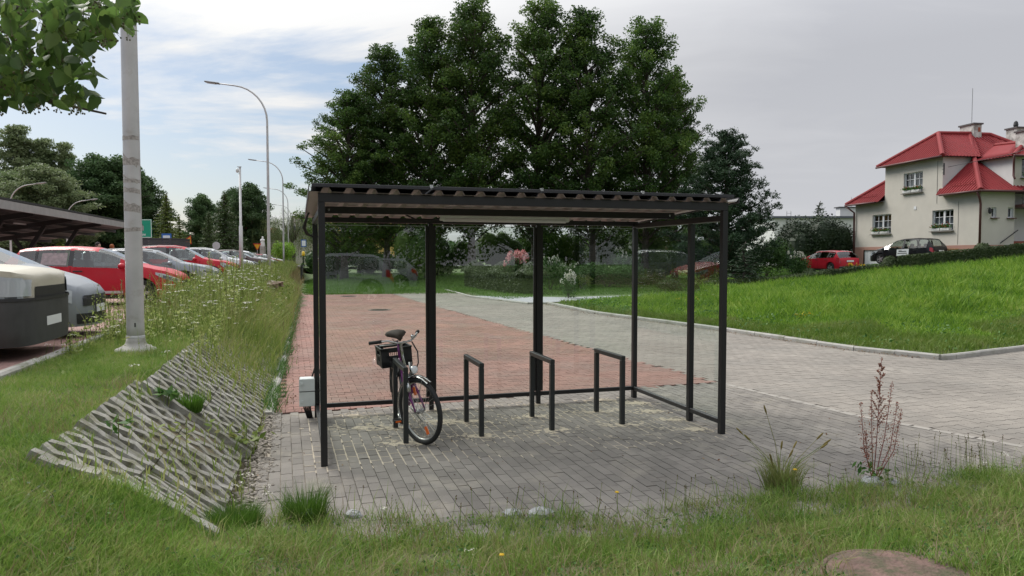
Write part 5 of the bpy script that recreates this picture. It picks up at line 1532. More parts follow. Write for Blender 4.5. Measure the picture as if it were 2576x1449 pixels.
    gt.tube([(-.46, y0, d0 - .03), (-.46, y1, d0 - .03)], .07, 8); gt.tube([(1.75, -.46, c0 - .03), (8.4, -.46, c0 - .03)], .07, 8)
    obj('gutter', gt, MT['gutter'], main, True)
    # box in the eave strip in front of the dormer: the dormer wall runs through the eave
    for P in ([(-o - .05, -.35, e0 - .1), (-.15, -.1, e0 - .55), (-.10, -.09, e0 - .8), (-.10, -.09, 2.1)], [(-o - .05, LY + .4, e0 - .1), (-.12, LY - .02, e0 - .6), (-.1, LY - .04, 1.3)]):
        obj('downpipe', MB().tube(P, .07, 8), MT['gutter'], root, True)
    obj('downpipe', MB().tube([(1.78, -.46, c0 - .1), (2.12, -.08, c0 - .5), (2.12, -.08, c0 - 1.2), (2.0, -.3, c0 - 1.4)], .06, 8), MT['gutter'], root, True)
    for (yy0, yy1) in ((.4, 2.4), (9.6, 11.9)):
        mb = MB()
        for k in range(2): mb.tube([(-.05, yy0, 6.40 + k * .13), (-.05, yy1, 6.40 + k * .13)], .015, 5)
        for k in range(6): y = yy0 + (yy1 - yy0) * k / 5; mb.tube([(-.05, y, 6.25), (-.05, y, 6.56)], .012, 5)
        obj('snow_guard', mb, MT['roof_cap'], main)
    # chimneys
    for (x, y, z0, z1, sx, sy, extra) in ((4.7, 6.3, 9.6, 11.05, .62, 1.25, 0), (8.2, 6.2, 8.5, 10.9, .7, .9, 1), (4.6, 1.2, 8.2, 9.75, 1.6, .8, 0)):
        c = obj('chimney', MB().box((x, y, (z0 + z1) / 2), (sx, sy, z1 - z0)), MT['chimney'], main)
        obj('cap', MB().box((x, y, z1 + .05), (sx + .16, sy + .16, .10)), M('cap_slate', (.09, .08, .08), .8) if 'cap_slate' not in bpy.data.materials else bpy.data.materials['cap_slate'], c)
        if extra: obj('pot', MB().lathe([(.12, z1 + .1), (.16, z1 + .3), (.12, z1 + .5), (.05, z1 + .58)], 10, (x, y, 0)), MT['car_dark'], c)
        else: obj('bare_brick', MB().box((x + sx * .2, y - sy / 2 - .005, z1 - .35), (sx * .3, .02, .3)), M('old_brick', (.3, .09, .05), .9) if 'old_brick' not in bpy.data.materials else bpy.data.materials['old_brick'], c)
    obj('aerial_mast', MB().tube([(4.6, 6.1, 11.1), (4.6, 6.1, 13.6)], .02, 6), MT['steel'], root)
    # wire bracket, lantern, handrail, vent
    br = MB().bar((-.06, 3.0, 7.2), (-.06, 3.0, 7.95), .06, .06)
    for k in range(3): br.tube([(-.08, 3.0, 7.35 + k * .22), (-.28, 2.9, 7.3 + k * .22)], .012, 5)
    obj('wire_bracket', br, MT['car_dark'], root)
    obj('wall_lantern', MB().tube([(.45, -.02, 4.85), (.45, -.18, 4.9)], .015, 6).lathe([(.04, 0), (.09, .08), (.09, .28), (.03, .36)], 8, (.45, -.2, 4.52)), MT['car_dark'], root)
    obj('vent_cover', MB().box((-.015, 5.6, 5.25), (.03, .22, .22)), MT['frame_white'], root)
    obj('handrail', MB().tube([(1.3, -.12, 2.75), (2.5, -.12, 3.55)], .03, 6).tube([(1.5, -.02, 2.88), (1.5, -.12, 2.88)], .02, 5).tube([(2.3, -.02, 3.42), (2.3, -.12, 3.42)], .02, 5), MT['car_dark'], root)
    # balcony and entrance steps
    bl = obj('balcony', MB().box((4.2, .3, 5.02), (3.7, 1.7, .16)), MT['gutter'], root)
    mb = MB()
    for k in range(19): mb.tube([(2.4 + k * .2, -.5, 5.1), (2.4 + k * .2, -.5, 6.0)], .012, 5)
    mb.tube([(2.38, -.5, 6.0), (6.0, -.5, 6.0)], .025, 6); mb.tube([(2.38, -.5, 5.15), (6.0, -.5, 5.15)], .02, 6)
    obj('railing', mb, MT['car_dark'], bl)
    pts = np.stack([rng.uniform(2.5, 4.0, 260), rng.normal(-.55, .1, 260), rng.normal(5.5, .25, 260)], 1); face_leaves(pts, .12, LEAFG, 'balcony_plants', bl)
    pts = np.stack([rng.normal(2.75, .25, 120), rng.normal(-.6, .1, 120), rng.normal(7.0, .15, 120)], 1); face_leaves(pts, .12, LEAFG, 'window_plants', root); face_leaves(pts[:40] - np.array([0, .05, .05]), .1, PETAL_R, 'window_petals', root)
    step = M('brick_step', (.26, .08, .05), .85, var=.15, vscale=8)
    for k in range(4): obj('step', MB().box((3.4 + k * .12, .1 + .25 * k - .2, 2.3 + k * .17), (2.2, 1.4 - .3 * k, .17)), step, root)
    # cracks / cable on the wall
    obj('wall_cable', MB().tube([(-.012, 3.62, 8.2), (-.012, 3.62, 5.4)], .012, 5).tube([(-.012, 1.75, 5.4), (-.012, 1.75, 2.7)], .01, 5), M('old_cable', (.2, .19, .17), .8), root)
    return root
house = build_house()
obj_w = MB().tube([(28.4 - .3, 46.9, 7.7), (30, 44, 8.1), (33, 38, 9.3), (36, 32, 10.8), (40, 24, 13.2)], .014, 5)
tag(obj('overhead_wire', obj_w, MT['cable']), 'thin black supply wire running to the house bracket', 'wire')
o_ = MB().tube([(33.2, 44.9, 7.95), (38, 41, 9.0), (44, 36, 10.5)], .012, 5)
tag(obj('overhead_wire', o_, MT['cable']), 'thin black wire leaving the side dormer of the house', 'wire')
def woodpile():
    p = (27.55, 45.6); r = thing('log_stack', 'small stack of split firewood against the house plinth', 'firewood', (p[0], p[1], 1.75))
    m = M('split_log', (.30, .17, .08), .85, var=.35, vscale=9)
    for i in range(6):
        for j in range(4):
            o = obj('log', MB().lathe([(.085, -.25), (.09, .25)], 6, (0, 0, 0), Matrix.Rotation(pi / 2, 3, 'Y')), m, r); o.location = (random.uniform(-.05, .05), -.5 + i * .19 + (j % 2) * .09, .1 + j * .17); o.rotation_euler = (random.uniform(0, 6), 0, .16)
woodpile()
# flat roofed white building behind
def flat_building():
    Y = 88; a, b = at(1950, 545, Y), at(2190, 540, Y); zt = at(1950, 549, Y).z; w = b.x - a.x
    r = thing('flat_roofed_building', 'white flat roofed building behind the dark yew', 'building', (a.x, Y, 0))
    mb = MB(); wall(mb, (0, 0, 0), (1, 0, 0), w, 0, zt, [(6.6, 8.0, zt - 2.4, zt - 1.1)]); wall(mb, (0, 0, 0), (0, 1, 0), 14, 0, zt, []); wall(mb, (w, 0, 0), (0, 1, 0), 14, 0, zt, [])
    obj('wall', mb, MT['white_wall'], r)
    obj('roof', MB().box((w / 2, 7, zt + .12), (w + .6, 14.6, .25)), M('felt_roof', (.10, .11, .13), .8), r)
    window(r, (0, 0, 0), (1, 0, 0), (0, 1, 0), 6.6, 8.0, zt - 2.4, zt - 1.1, 1, bars=False, curtain=False)
    obj('chimney', MB().box((12, 6, zt + .9), (3.4, 1.2, 1.5)), MT['white_wall'], r); obj('chimney_cap', MB().box((12, 6, zt + 1.7), (3.8, 1.6, .12)), MT['asphalt'], r)
    mb = MB()
    for s in (-.25, .25): mb.tube([(1.6 + s, -.15, 2), (1.6 + s, -.15, zt + .8), (1.6 + s, .35, zt + 1.0)], .03, 6)
    for k in range(16): mb.tube([(1.35, -.15, 2.2 + k * .33), (1.85, -.15, 2.2 + k * .33)], .02, 5)
    obj('ladder', mb, MT['steel'], r)
    obj('aerial', MB().tube([(12, 6, zt + 1.7), (12, 6, zt + 3.0)], .03, 5), MT['steel'], r)
flat_building()
def yellow_building():
    Y = 104; a, b = at(792, 600, Y), at(1000, 600, Y); w = b.x - a.x; zt = 9.5
    r = thing('apartment_building', 'yellow and orange building half hidden by the tall trees', 'building', (a.x, Y, 0))
    holes = [(1 + i * 3, 2.5 + i * 3, 2.2 + k * 3, 3.7 + k * 3) for i in range(3) for k in range(2)]
    mb = MB(); wall(mb, (0, 0, 0), (1, 0, 0), w, 0, zt, holes); wall(mb, (0, 0, 0), (0, 1, 0), 10, 0, zt, []); wall(mb, (w, 0, 0), (0, 1, 0), 10, 0, zt, [])
    obj('wall', mb, M('ochre_render', (.62, .40, .13), .9), r)
    obj('band', MB().box((w / 2, -.03, 4.4), (w + .1, .08, .9)), M('orange_render', (.55, .22, .08), .9), r)
    obj('roof', MB().box((w / 2, 5, zt + .15), (w + .6, 10.6, .3)), MT['roof_red'], r)
    for h in holes: window(r, (0, 0, 0), (1, 0, 0), (0, 1, 0), *h, 2, 1, 1, bars=False, curtain=False)
    # white block with a blue band further along
    Y2 = 112; a2 = at(770, 560, Y2); r2 = thing('office_block', 'white block with a blue band beyond the willows', 'building', (a2.x, Y2, 0))
    obj('wall', MB().box((4, 4, 4), (12, 8, 8)), MT['white_wall'], r2); obj('band', MB().box((4, -.05, 6.2), (12.1, .1, .7)), M('blue_band', (.03, .07, .3), .6), r2)
    obj('roof', MB().box((4, 4, 8.1), (12.4, 8.4, .2)), MT['asphalt'], r2)
    for i in range(4): obj('window', MB().box((0 + i * 2.6, -.02, 7.1), (1.5, .06, .9)), MT['win_glass'], r2)
    # small house with tiled roof near the statue
    Y3 = 104; a3 = at(604, 600, Y3); b3 = at(676, 600, Y3); w3 = b3.x - a3.x
    r3 = thing('cottage', 'small grey cottage with a red tiled roof behind the dark trees', 'house', (a3.x, Y3, .8))
    zt = at(640, 603, Y3).z - .8
    mb = MB(); wall(mb, (0, 0, 0), (1, 0, 0), w3, 0, zt, []); wall(mb, (0, 0, 0), (0, 1, 0), 6, 0, zt, []); wall(mb, (w3, 0, 0), (0, 1, 0), 6, 0, zt, [])
    obj('wall', mb, M('grey_render', (.28, .28, .28), .9), r3)
    rb = MB(); ribbed(rb, [(-.3, -.4, zt), (w3 + .3, -.4, zt), (w3 + .3, 3, zt + 1.8), (-.3, 3, zt + 1.8)]); rb.add([(-.3, 6.4, zt), (w3 + .3, 6.4, zt), (w3 + .3, 3, zt + 1.8), (-.3, 3, zt + 1.8)], [(0, 1, 2, 3)])
    obj('roof', rb, MT['roof_red'], r3); obj('window', MB().box((1.2, -.02, 1.6), (1, .06, 1.1)), MT['win_glass'], r3); obj('door', MB().box((3, -.02, 1.0), (.9, .06, 2.0)), MT['wood'], r3)
yellow_building()
# ------------------------------------------------------------------ trees
def rnd(a, b): return random.uniform(a, b)
LM = dict(
 alder=leafmat('alder_leaves', [(.026, .062, .017), (.048, .10, .022), (.09, .16, .030), (.17, .24, .045)], .38, patch=.35),
 dark=leafmat('dark_leaves', [(.045, .088, .034), (.07, .13, .046), (.105, .17, .062)], .36, patch=.5),
 willow=leafmat('willow_leaves', [(.08, .12, .04), (.12, .165, .06), (.16, .20, .085)], .35, patch=.4),
 greywillow=leafmat('grey_willow_leaves', [(.11, .16, .065), (.17, .22, .10), (.23, .27, .14)], .4, patch=.4),
 spruce=leafmat('spruce_needles', [(.03, .06, .015), (.055, .095, .022), (.085, .13, .03)], .15, patch=.6),
 spruce_y=leafmat('yellow_spruce_needles', [(.06, .10, .015), (.10, .14, .02), (.14, .17, .03)], .2, patch=.6),
 pine=leafmat('pine_needles', [(.020, .048, .022), (.034, .072, .030), (.055, .10, .042)], .12, patch=.8),
 yew=leafmat('yew_needles', [(.010, .024, .008), (.018, .038, .012), (.028, .055, .016)], .12, patch=.8),
 hedge=leafmat('hedge_leaves', [(.03, .05, .016), (.05, .078, .024), (.08, .105, .036)], .2, patch=1.2),
 bush=leafmat('bush_leaves', [(.03, .075, .018), (.05, .115, .025), (.08, .15, .035)], .3, patch=.8),
 lime=leafmat('lime_bush_leaves', [(.11, .22, .02), (.17, .30, .03), (.22, .36, .05)], .35),
 linden=leafmat('linden_leaf', [(.05, .10, .025), (.09, .165, .04), (.16, .24, .055)], .58, .4),
 pink=leafmat('pink_florets', [(.62, .16, .20), (.68, .34, .34), (.72, .55, .48)], .3),
 white=leafmat('white_florets', [(.62, .60, .45), (.72, .71, .62), (.76, .76, .72)], .3),
 purple=leafmat('purple_florets', [(.25, .03, .22), (.4, .06, .35)], .3),
 yellow=leafmat('yellow_florets', [(.7, .38, .02), (.75, .55, .03)], .3),
)
def trunk_mesh(H, r0, lean, limbs, r1=.05):
    mb = MB(); n = 9
    P = [Vector((lean[0] * (i / (n - 1)) ** 1.5 + .10 * sin(i * 1.3 + H), lean[1] * (i / (n - 1)) ** 1.5 + .08 * cos(i * 1.7), H * i / (n - 1) - (.15 if i == 0 else 0))) for i in range(n)]
    rs = [r0 * (1.35 if i == 0 else 1) * (1 - .85 * i / (n - 1)) + r1 * .3 for i in range(n)]
    mb.tube(P, rs, 9)
    for a, m, b, r in limbs: mb.tube([a, m, b], [r, r * .7, r * .25], 5, cap=False)
    return mb
def broad_tree(seed, H, crown0, Rm, prof, nlimb, per, nleaf, leaf, clump, mat, r0=.24, flat=.6, rise=.25, lean=(0, 0)):
    """meshes (trunk, crown) of a broadleaf tree: leaf clumps along real limbs"""
    st = random.getstate(); random.seed(seed); g = np.random.default_rng(seed)
    ts, rs = zip(*prof); limbs = []; cs = []; cr = []
    for i in range(nlimb):
        t = ((i + rnd(0, 1)) / nlimb) ** .85
        z = crown0 + (H - crown0) * t; R = Rm * float(np.interp(t, ts, rs)) * rnd(.66, 1.12)
        az = i * 2.399963 + rnd(-.4, .4)
        tx = lean[0] * (z / H) ** 1.5; ty = lean[1] * (z / H) ** 1.5
        a = Vector((tx, ty, max(crown0 * .55, z - R * rise * 1.6))); b = Vector((tx + cos(az) * R, ty + sin(az) * R, z + R * rise * rnd(-.3, .8)))
        m = a.lerp(b, .5) + Vector((0, 0, R * .10)); limbs.append((a, m, b, .03 + .018 * R))
        k = max(2, int(per * (.4 + R / Rm)))
        for j in range(k):
            q = .28 + .76 * (j + rnd(0, 1)) / k
            p = a.lerp(m, q * 2) if q < .5 else m.lerp(b, q * 2 - 1)
            s = clump * rnd(.7, 1.25) * (1.1 - .25 * q)
            cs.append((p.x + rnd(-.4, .4) * clump, p.y + rnd(-.4, .4) * clump, p.z + rnd(-.3, .35) * clump)); cr.append(s)
    cs = np.array(cs); cr = np.array(cr); n = len(cs)
    cnt = np.maximum(8, (nleaf * cr ** 2 / (cr ** 2).sum()).astype(int)); idx = np.repeat(np.arange(n), cnt)
    d = g.normal(size=(len(idx), 3)); d /= np.linalg.norm(d, axis=1, keepdims=True); d *= (g.random(len(idx)) ** .45)[:, None]
    d[:, 2] *= flat
    C = cs[idx] + d * cr[idx][:, None]
    V, Fc = leafquads(C, leaf * g.uniform(.65, 1.35, len(C)), .62, up=.6)
    crown = npmesh('crown', V, Fc, mat); tm = trunk_mesh(H * .97, r0, lean, limbs).mesh('trunk', MT['bark'], True)
    random.setstate(st); return tm, crown
def conifer(seed, H, R, mat, nwh=24, per=9, leaf=.16, droop=.25, z0=.4, spread=1.0):
    st = random.getstate(); random.seed(seed); g = np.random.default_rng(seed)
    C, T = [], []; limbs = []
    for i in range(nwh):
        t = i / nwh; zz = z0 + (H - z0) * t; L = R * (1 - t) ** .85 * rnd(.85, 1.12) + .12
        for k in range(per):
            z = zz + rnd(-.6, .6) * (H - z0) / nwh
            az = 2 * pi * (k + rnd(-.3, .3)) / per + i * .7; l = L * rnd(.75, 1.1)
            d = Vector((cos(az), sin(az), 0)); n = max(4, int(l * 26 * spread))
            for j in range(n):
                q = (j + .5) / n; p = d * l * q + Vector((0, 0, z - droop * l * q + .18 * l * q * q))
                side = d.cross(Vector((0, 0, 1))) * (random.choice((-1, 1)) * rnd(0, .26) * l * (1 - q * .7))
                C.append(p + side + Vector((0, 0, rnd(-.08, .03)))); T.append(d + side * 1.2 / max(.1, l) + Vector((0, 0, -.2)))
            if k % 2 == 0: limbs.append((Vector((0, 0, z)), d * l * .5 + Vector((0, 0, z - droop * l * .4)), d * l * .9 + Vector((0, 0, z - droop * l * .75)), .012 + .008 * l))
    C = np.array(C); T = np.array(T)
    V, Fc = leafquads(C, leaf * g.uniform(.7, 1.4, len(C)), .38, up=1.2, tip=T)
    # leader
    tm = trunk_mesh(H * 1.0, .03 + H * .012, (0, 0), limbs, .015).mesh('trunk', MT['bark'], True)
    random.setstate(st); return tm, npmesh('crown', V, Fc, mat)
def weeping(seed, H, R, mat, nl=60, per=26, leaf=.14):
    st = random.getstate(); random.seed(seed); g = np.random.default_rng(seed); C, T, limbs = [], [], []
    for i in range(nl):
        az = i * 2.4 + rnd(-.4, .4); r = R * sqrt(rnd(.05, 1)); zt = H * (1 - .28 * (r / R) ** 2) * rnd(.88, 1.02)
        p0 = Vector((cos(az) * r, sin(az) * r, zt)); limbs.append((Vector((0, 0, H * .4)), Vector((cos(az) * r * .45, sin(az) * r * .45, zt * .9)), p0, .03))
        for k in range(9):
            q = p0 + Vector((rnd(-.5, .5), rnd(-.5, .5), rnd(-.2, .2))); L = rnd(.35, .85) * zt
            for j in range(per):
                t = j / per; C.append(q + Vector((.1 * sin(t * 5 + k), .1 * cos(t * 4 + i), -L * t))); T.append(Vector((rnd(-.3, .3), rnd(-.3, .3), -1)))
    V, Fc = leafquads(np.array(C), leaf * g.uniform(.8, 1.4, len(C)), .32, tip=np.array(T))
    tm = trunk_mesh(H * .85, .3, (0, 0), limbs).mesh('trunk', MT['bark'], True)
    random.setstate(st); return tm, npmesh('crown', V, Fc, mat)
def plant_tree(name, meshes, label, loc, rotz=0, scale=1.0, group=None, cat='tree'):
    r = thing(name, label, cat, loc, rotz, group)
    r.scale = scale if isinstance(scale, (tuple, list)) else (scale, scale, scale)
    link('trunk', meshes[0], r); link('crown', meshes[1], r); return r
ALD = [(0, .5), (.12, .78), (.3, .95), (.5, .92), (.68, .76), (.82, .58), (.93, .40), (1, .2)]
ald = [broad_tree(101, 20, 3.6, 4.1, ALD, 118, 3.8, 57000, .172, .62, LM['alder'], .25, flat=.85, rise=.45),
       broad_tree(202, 20, 3.0, 4.3, ALD, 124, 3.7, 59000, .172, .60, LM['alder'], .27, lean=(.6, .3), flat=.85, rise=.45),
       broad_tree(303, 20, 3.6, 4.0, [(0, .7), (.2, 1), (.45, .95), (.65, .75), (.85, .45), (1, .12)], 112, 3.9, 55000, .172, .64, LM['alder'], .24, lean=(-.5, .4), flat=.85, rise=.45)]
ALB = ['tall alder at the open end of the group, above the shelter corner with the cables', 'tall alder, second of the group, lower than its taller neighbour', 'tall alder in the group, left of the tallest one',
       'tallest alder of the group behind the shelter', 'alder just past the tallest one, behind the middle pane', 'alder in the group above the third pane of the shelter', 'alder at the pine end of the group with a slim pointed top', 'shorter alder at the pine end of the group']
for k, (u, v, Y, var, sx) in enumerate([(858, 225, 53, 1, 1.1), (968, 112, 55, 0, 1.14), (1078, 42, 54, 2, 1.16), (1188, -4, 53, 0, 1.12), (1345, 0, 55, 1, 1.12), (1492, 8, 53, 2, 1.18), (1628, 45, 55, 0, 1.08), (1705, 190, 57, 1, .9)]):
    p = at(u, v, Y); z0 = gz1(p.x, Y); s = (p.z - z0) / 20.3
    plant_tree('alder_tree', ald[var], ALB[k], (p.x, Y, z0 - .1), k * 1.3, (sx * max(s, .86), sx * max(s, .86), s), 'alders behind the shelter')
# lower alder boughs between the trunks, further back
for k, (u, v, Y, var) in enumerate([(905, 400, 63, 2)]):
    p = at(u, v, Y); z0 = gz1(p.x, Y); s = (p.z - z0) / 20.3
    plant_tree('alder_tree', ald[var], ['alder of the second line, behind the gap between the first two tall ones', 'alder of the second line, behind the tallest alder', 'alder of the second line, filling the gap before the slim pointed one'][k], (p.x, Y, z0 - .1), 2 + k * 1.1, (.85, .85, s), 'second line of alders')
# pine at the right of the group
def pine():
    st = random.getstate(); random.seed(5); g = np.random.default_rng(5)
    H, Rm = 10.2, 3.25; limbs = []; C, T = [], []
    for i in range(58):
        t = (i + rnd(0, 1)) / 58; z = 1.2 + (H - 1.4) * t; R = Rm * float(np.interp(t, [0, .15, .4, .7, .9, 1], [.9, 1, .92, .62, .32, .12])) * rnd(.7, 1.1); az = i * 2.4 + rnd(-.4, .4)
        a = Vector((0, 0, z - .25 * R)); b = Vector((cos(az) * R, sin(az) * R, z + .22 * R)); m = a.lerp(b, .5) - Vector((0, 0, .04 * R)); limbs.append((a, m, b, .03 + .012 * R))
        for j in range(int(11 + 12 * R)):
            q = rnd(.25, 1.03); p = (a.lerp(m, q * 2) if q < .5 else m.lerp(b, q * 2 - 1)) + Vector((rnd(-.45, .45), rnd(-.45, .45), rnd(-.15, .3)))
            for n in range(26):
                d = Vector((rnd(-1, 1), rnd(-1, 1), rnd(-.1, 1.5))).normalized(); C.append(p + d * rnd(.05, .30)); T.append(d)
    C = np.array(C); T = np.array(T)
    V, Fc = leafquads(C, .20 * g.uniform(.7, 1.3, len(C)), .28, tip=T * 3)
    tm = trunk_mesh(H, .2, (.2, 0), limbs, .03).mesh('trunk', MT['bark'], True); random.setstate(st)
    return tm, npmesh('crown', V, Fc, LM['pine'])
pn = pine(); p = at(1828, 335, 44); z0 = gz1(p.x, 44); plant_tree('pine_tree', pn, 'dark bushy pine with upright shoots beside the shelter end', (p.x, 44, z0), 0, (1, 1, (p.z - z0) / 10.2))
sp = [conifer(11, 8, 2.2, LM['spruce_y'], 26, 10, .2), conifer(12, 8, 2.4, LM['spruce'], 26, 10, .2, .35), conifer(13, 3, 1.0, LM['pine'], 14, 8, .12, .1)]
p = at(1873, 608, 36); z0 = gz1(p.x, 36); plant_tree('small_spruce', sp[2], 'small dark spruce with a bare leader below the pine', (p.x, 36, z0), 0, (1.2, 1.2, (p.z - z0) / 3))
# left background
gw = broad_tree(404, 14, 2.0, 5.2, [(0, .8), (.2, 1), (.5, .95), (.75, .7), (.92, .4), (1, .15)], 80, 4.5, 46000, .26, 1.1, LM['greywillow'], .3)
dk = broad_tree(505, 14, 1.6, 4.4, [(0, .8), (.2, 1), (.5, .95), (.75, .75), (.92, .45), (1, .2)], 74, 4.5, 42000, .28, 1.1, LM['dark'], .3)
pop = broad_tree(606, 16, 3.0, 2.6, [(0, .7), (.25, 1), (.5, .9), (.75, .65), (.9, .4), (1, .12)], 80, 3.6, 26000, .24, .75, LM['greywillow'], .24, rise=1.1)
wp = weeping(707, 8.5, 3.4, LM['willow'])
BG = [('poplar_tree', pop, 40, 300, 92, 1.3, 'slim grey leaved poplar with the highest top beyond the carport', None), ('poplar_tree', pop, 108, 335, 94, 1.1, 'slim poplar standing next to the highest poplar', None), ('poplar_tree', pop, 160, 345, 95, 1.0, 'shorter slim poplar with an airy top beyond the carport', None),
      ('willow_tree', gw, 110, 415, 80, 1.35, 'broad grey green willow behind the carport', None), ('willow_tree', gw, 20, 430, 84, 1.2, 'broad grey green willow at the frame side of the carport', None),
      ('broadleaf_tree', dk, 235, 395, 90, 1.1, 'dark broadleaf tree behind the thick pole', None), ('broadleaf_tree', dk, 300, 400, 92, 1.15, 'dark broadleaf tree right behind the thick pole top', None), ('broadleaf_tree', dk, 365, 450, 96, 1.0, 'dark broadleaf tree beside the yellow green spruce', None),
      ('spruce_tree', sp[0], 417, 482, 68, 1.0, 'yellow green spruce beside the green direction sign', None), ('spruce_tree', sp[0], 450, 540, 70, .9, 'lower yellow green spruce beside the taller one', None),
      ('broadleaf_tree', dk, 505, 492, 96, .85, 'thin leafed grey green tree left of the dark spruces', None), ('spruce_tree', sp[1], 524, 530, 74, .95, 'dark green spruce, the smaller of the pair', None), ('spruce_tree', sp[1], 565, 485, 80, 1.25, 'dark green spruce, the larger of the pair', None),
      ('broadleaf_tree', dk, 625, 465, 98, 1.05, 'round dark tree above the red tiled cottage', None), ('broadleaf_tree', dk, 585, 480, 110, .9, 'dark round tree rising behind the spruce pair', None), ('weeping_willow', wp, 664, 545, 98, .95, 'smaller weeping willow above the white statue', None), ('weeping_willow', wp, 735, 520, 94, 1.3, 'large weeping willow beside the shelter roof corner', None), ('weeping_willow', wp, 790, 540, 100, 1.2, 'weeping willow hanging over the blue and white sign', None)]
for nm, ms, u, v, Y, sx, lb, g_ in BG:
    p = at(u, v, Y); z0 = gz1(p.x, Y); Hm = {id(gw): 14.2, id(dk): 14.2, id(pop): 16.6, id(wp): 8.6}.get(id(ms), 8.0); s = (p.z - z0) / Hm
    plant_tree(nm, ms, lb, (p.x, Y, z0 - .05), u * .37, (sx * max(s, .7), sx * max(s, .7), s))
# distant wooded skyline
def treeline(name, label, u0, u1, Y, v, n, mat):
    mb = []; g = rng
    us = np.linspace(u0, u1, n)
    C = []
    for u in us:
        top = at(u, v + rnd(-14, 14), Y); m = 420
        h_ = top.z; r_ = rnd(3, 5)
        q = g.normal(size=(m, 3)); q /= np.linalg.norm(q, axis=1, keepdims=True); q *= (g.random(m) ** .4)[:, None]
        C.append(np.stack([top.x + q[:, 0] * r_, Y + rnd(-4, 4) + q[:, 1] * r_, np.maximum(.3, h_ * .52 + q[:, 2] * h_ * .5)], 1))
    C = np.concatenate(C); V, Fc = leafquads(C, 1.0 * g.uniform(.6, 1.4, len(C)), .7)
    tag(link(name, npmesh(name, V, Fc, mat)), label, 'woodland', kind='stuff')
treeline('far_woodland', 'far line of woodland closing the horizon', -150, 1000, 150, 585, 60, LM['dark'])
treeline('far_woodland', 'woodland beyond the car park, far along the street', -2200, -160, 95, 500, 70, LM['dark'])
treeline('far_woodland', 'far woodland behind the alders and the pine', 1000, 1960, 150, 618, 46, LM['dark'])
treeline('far_woodland', 'low far trees beside the flat roofed building', 1900, 2900, 170, 612, 40, LM['dark'])

# ------------------------------------------------------------------ shrubs, hedges and flowers
def shell_leaves(C, N, size, mat, name, parent, asp=.6):
    Nn = N + rng.normal(size=N.shape) * .55
    V, Fc = leafquads(C, size * rng.uniform(.7, 1.35, len(C)), asp, N=Nn); return link(name, npmesh(name, V, Fc, mat), parent)
def bush(name, label, c, r, mat, n=2500, leaf=.07, flowers=None, cat='bush', group=None, lumps=9, core=False):
    """leafy bush: lumpy ellipsoid of leaves over a woody core"""
    c = Vector(c); r = Vector(r)
    root = thing(name, label, cat, (c.x, c.y, c.z), 0, group)
    L = np.array([[rnd(-.55, .55), rnd(-.55, .55), rnd(.35, .75)] for _ in range(lumps)]); R = np.array([rnd(.35, .55) for _ in range(lumps)])
    k = rng.integers(0, lumps, n); d = rng.normal(size=(n, 3)); d /= np.linalg.norm(d, axis=1, keepdims=True)
    q = (L[k] + d * R[k][:, None] * (rng.random(n) ** .3)[:, None]); q[:, 2] = np.clip(q[:, 2], .03, None)
    sc = np.array([r.x, r.y, r.z]); C = q * sc
    shell_leaves(C, d, leaf, mat, 'foliage', root)
    if core:
        cm = MB()
        for l_, r_ in zip(L, R): cm.blob(tuple(l_ * sc), tuple(sc * r_ * .72), 8, 6)
        tag(obj('dense_core', cm, mat, root), kind='stuff')
    st = MB()
    for i in range(8):
        e = L[i % lumps] * sc; st.tube([(0, 0, -.05), (e[0] * .4, e[1] * .4, e[2] * .5), tuple(e)], [.02, .014, .006], 5, cap=False)
    obj('stems', st, MT['bark'], root)
    if flowers:
        fm, fn, fs, pick = flowers
        out = np.argsort(-(q[:, 2] + .25 * d[:, 2] + rng.normal(0, .25, n)))[:fn]
        P = []
        for i in out:
            cc = C[i] + d[i] * fs * .5
            m = 26; e = rng.normal(size=(m, 3)); e /= np.linalg.norm(e, axis=1, keepdims=True); e *= np.array([.7, .7, 1.25]) * fs; e[:, :2] *= (1.15 - (e[:, 2:3] / fs + 1.25) / 2.5 * .6)
            P.append(cc + e)
        P = np.concatenate(P); V, Fc = leafquads(P, fs * .75 * rng.uniform(.7, 1.3, len(P)), .8); tag(link('blooms', npmesh('blooms', V, Fc, fm), root), kind='stuff')
    return root
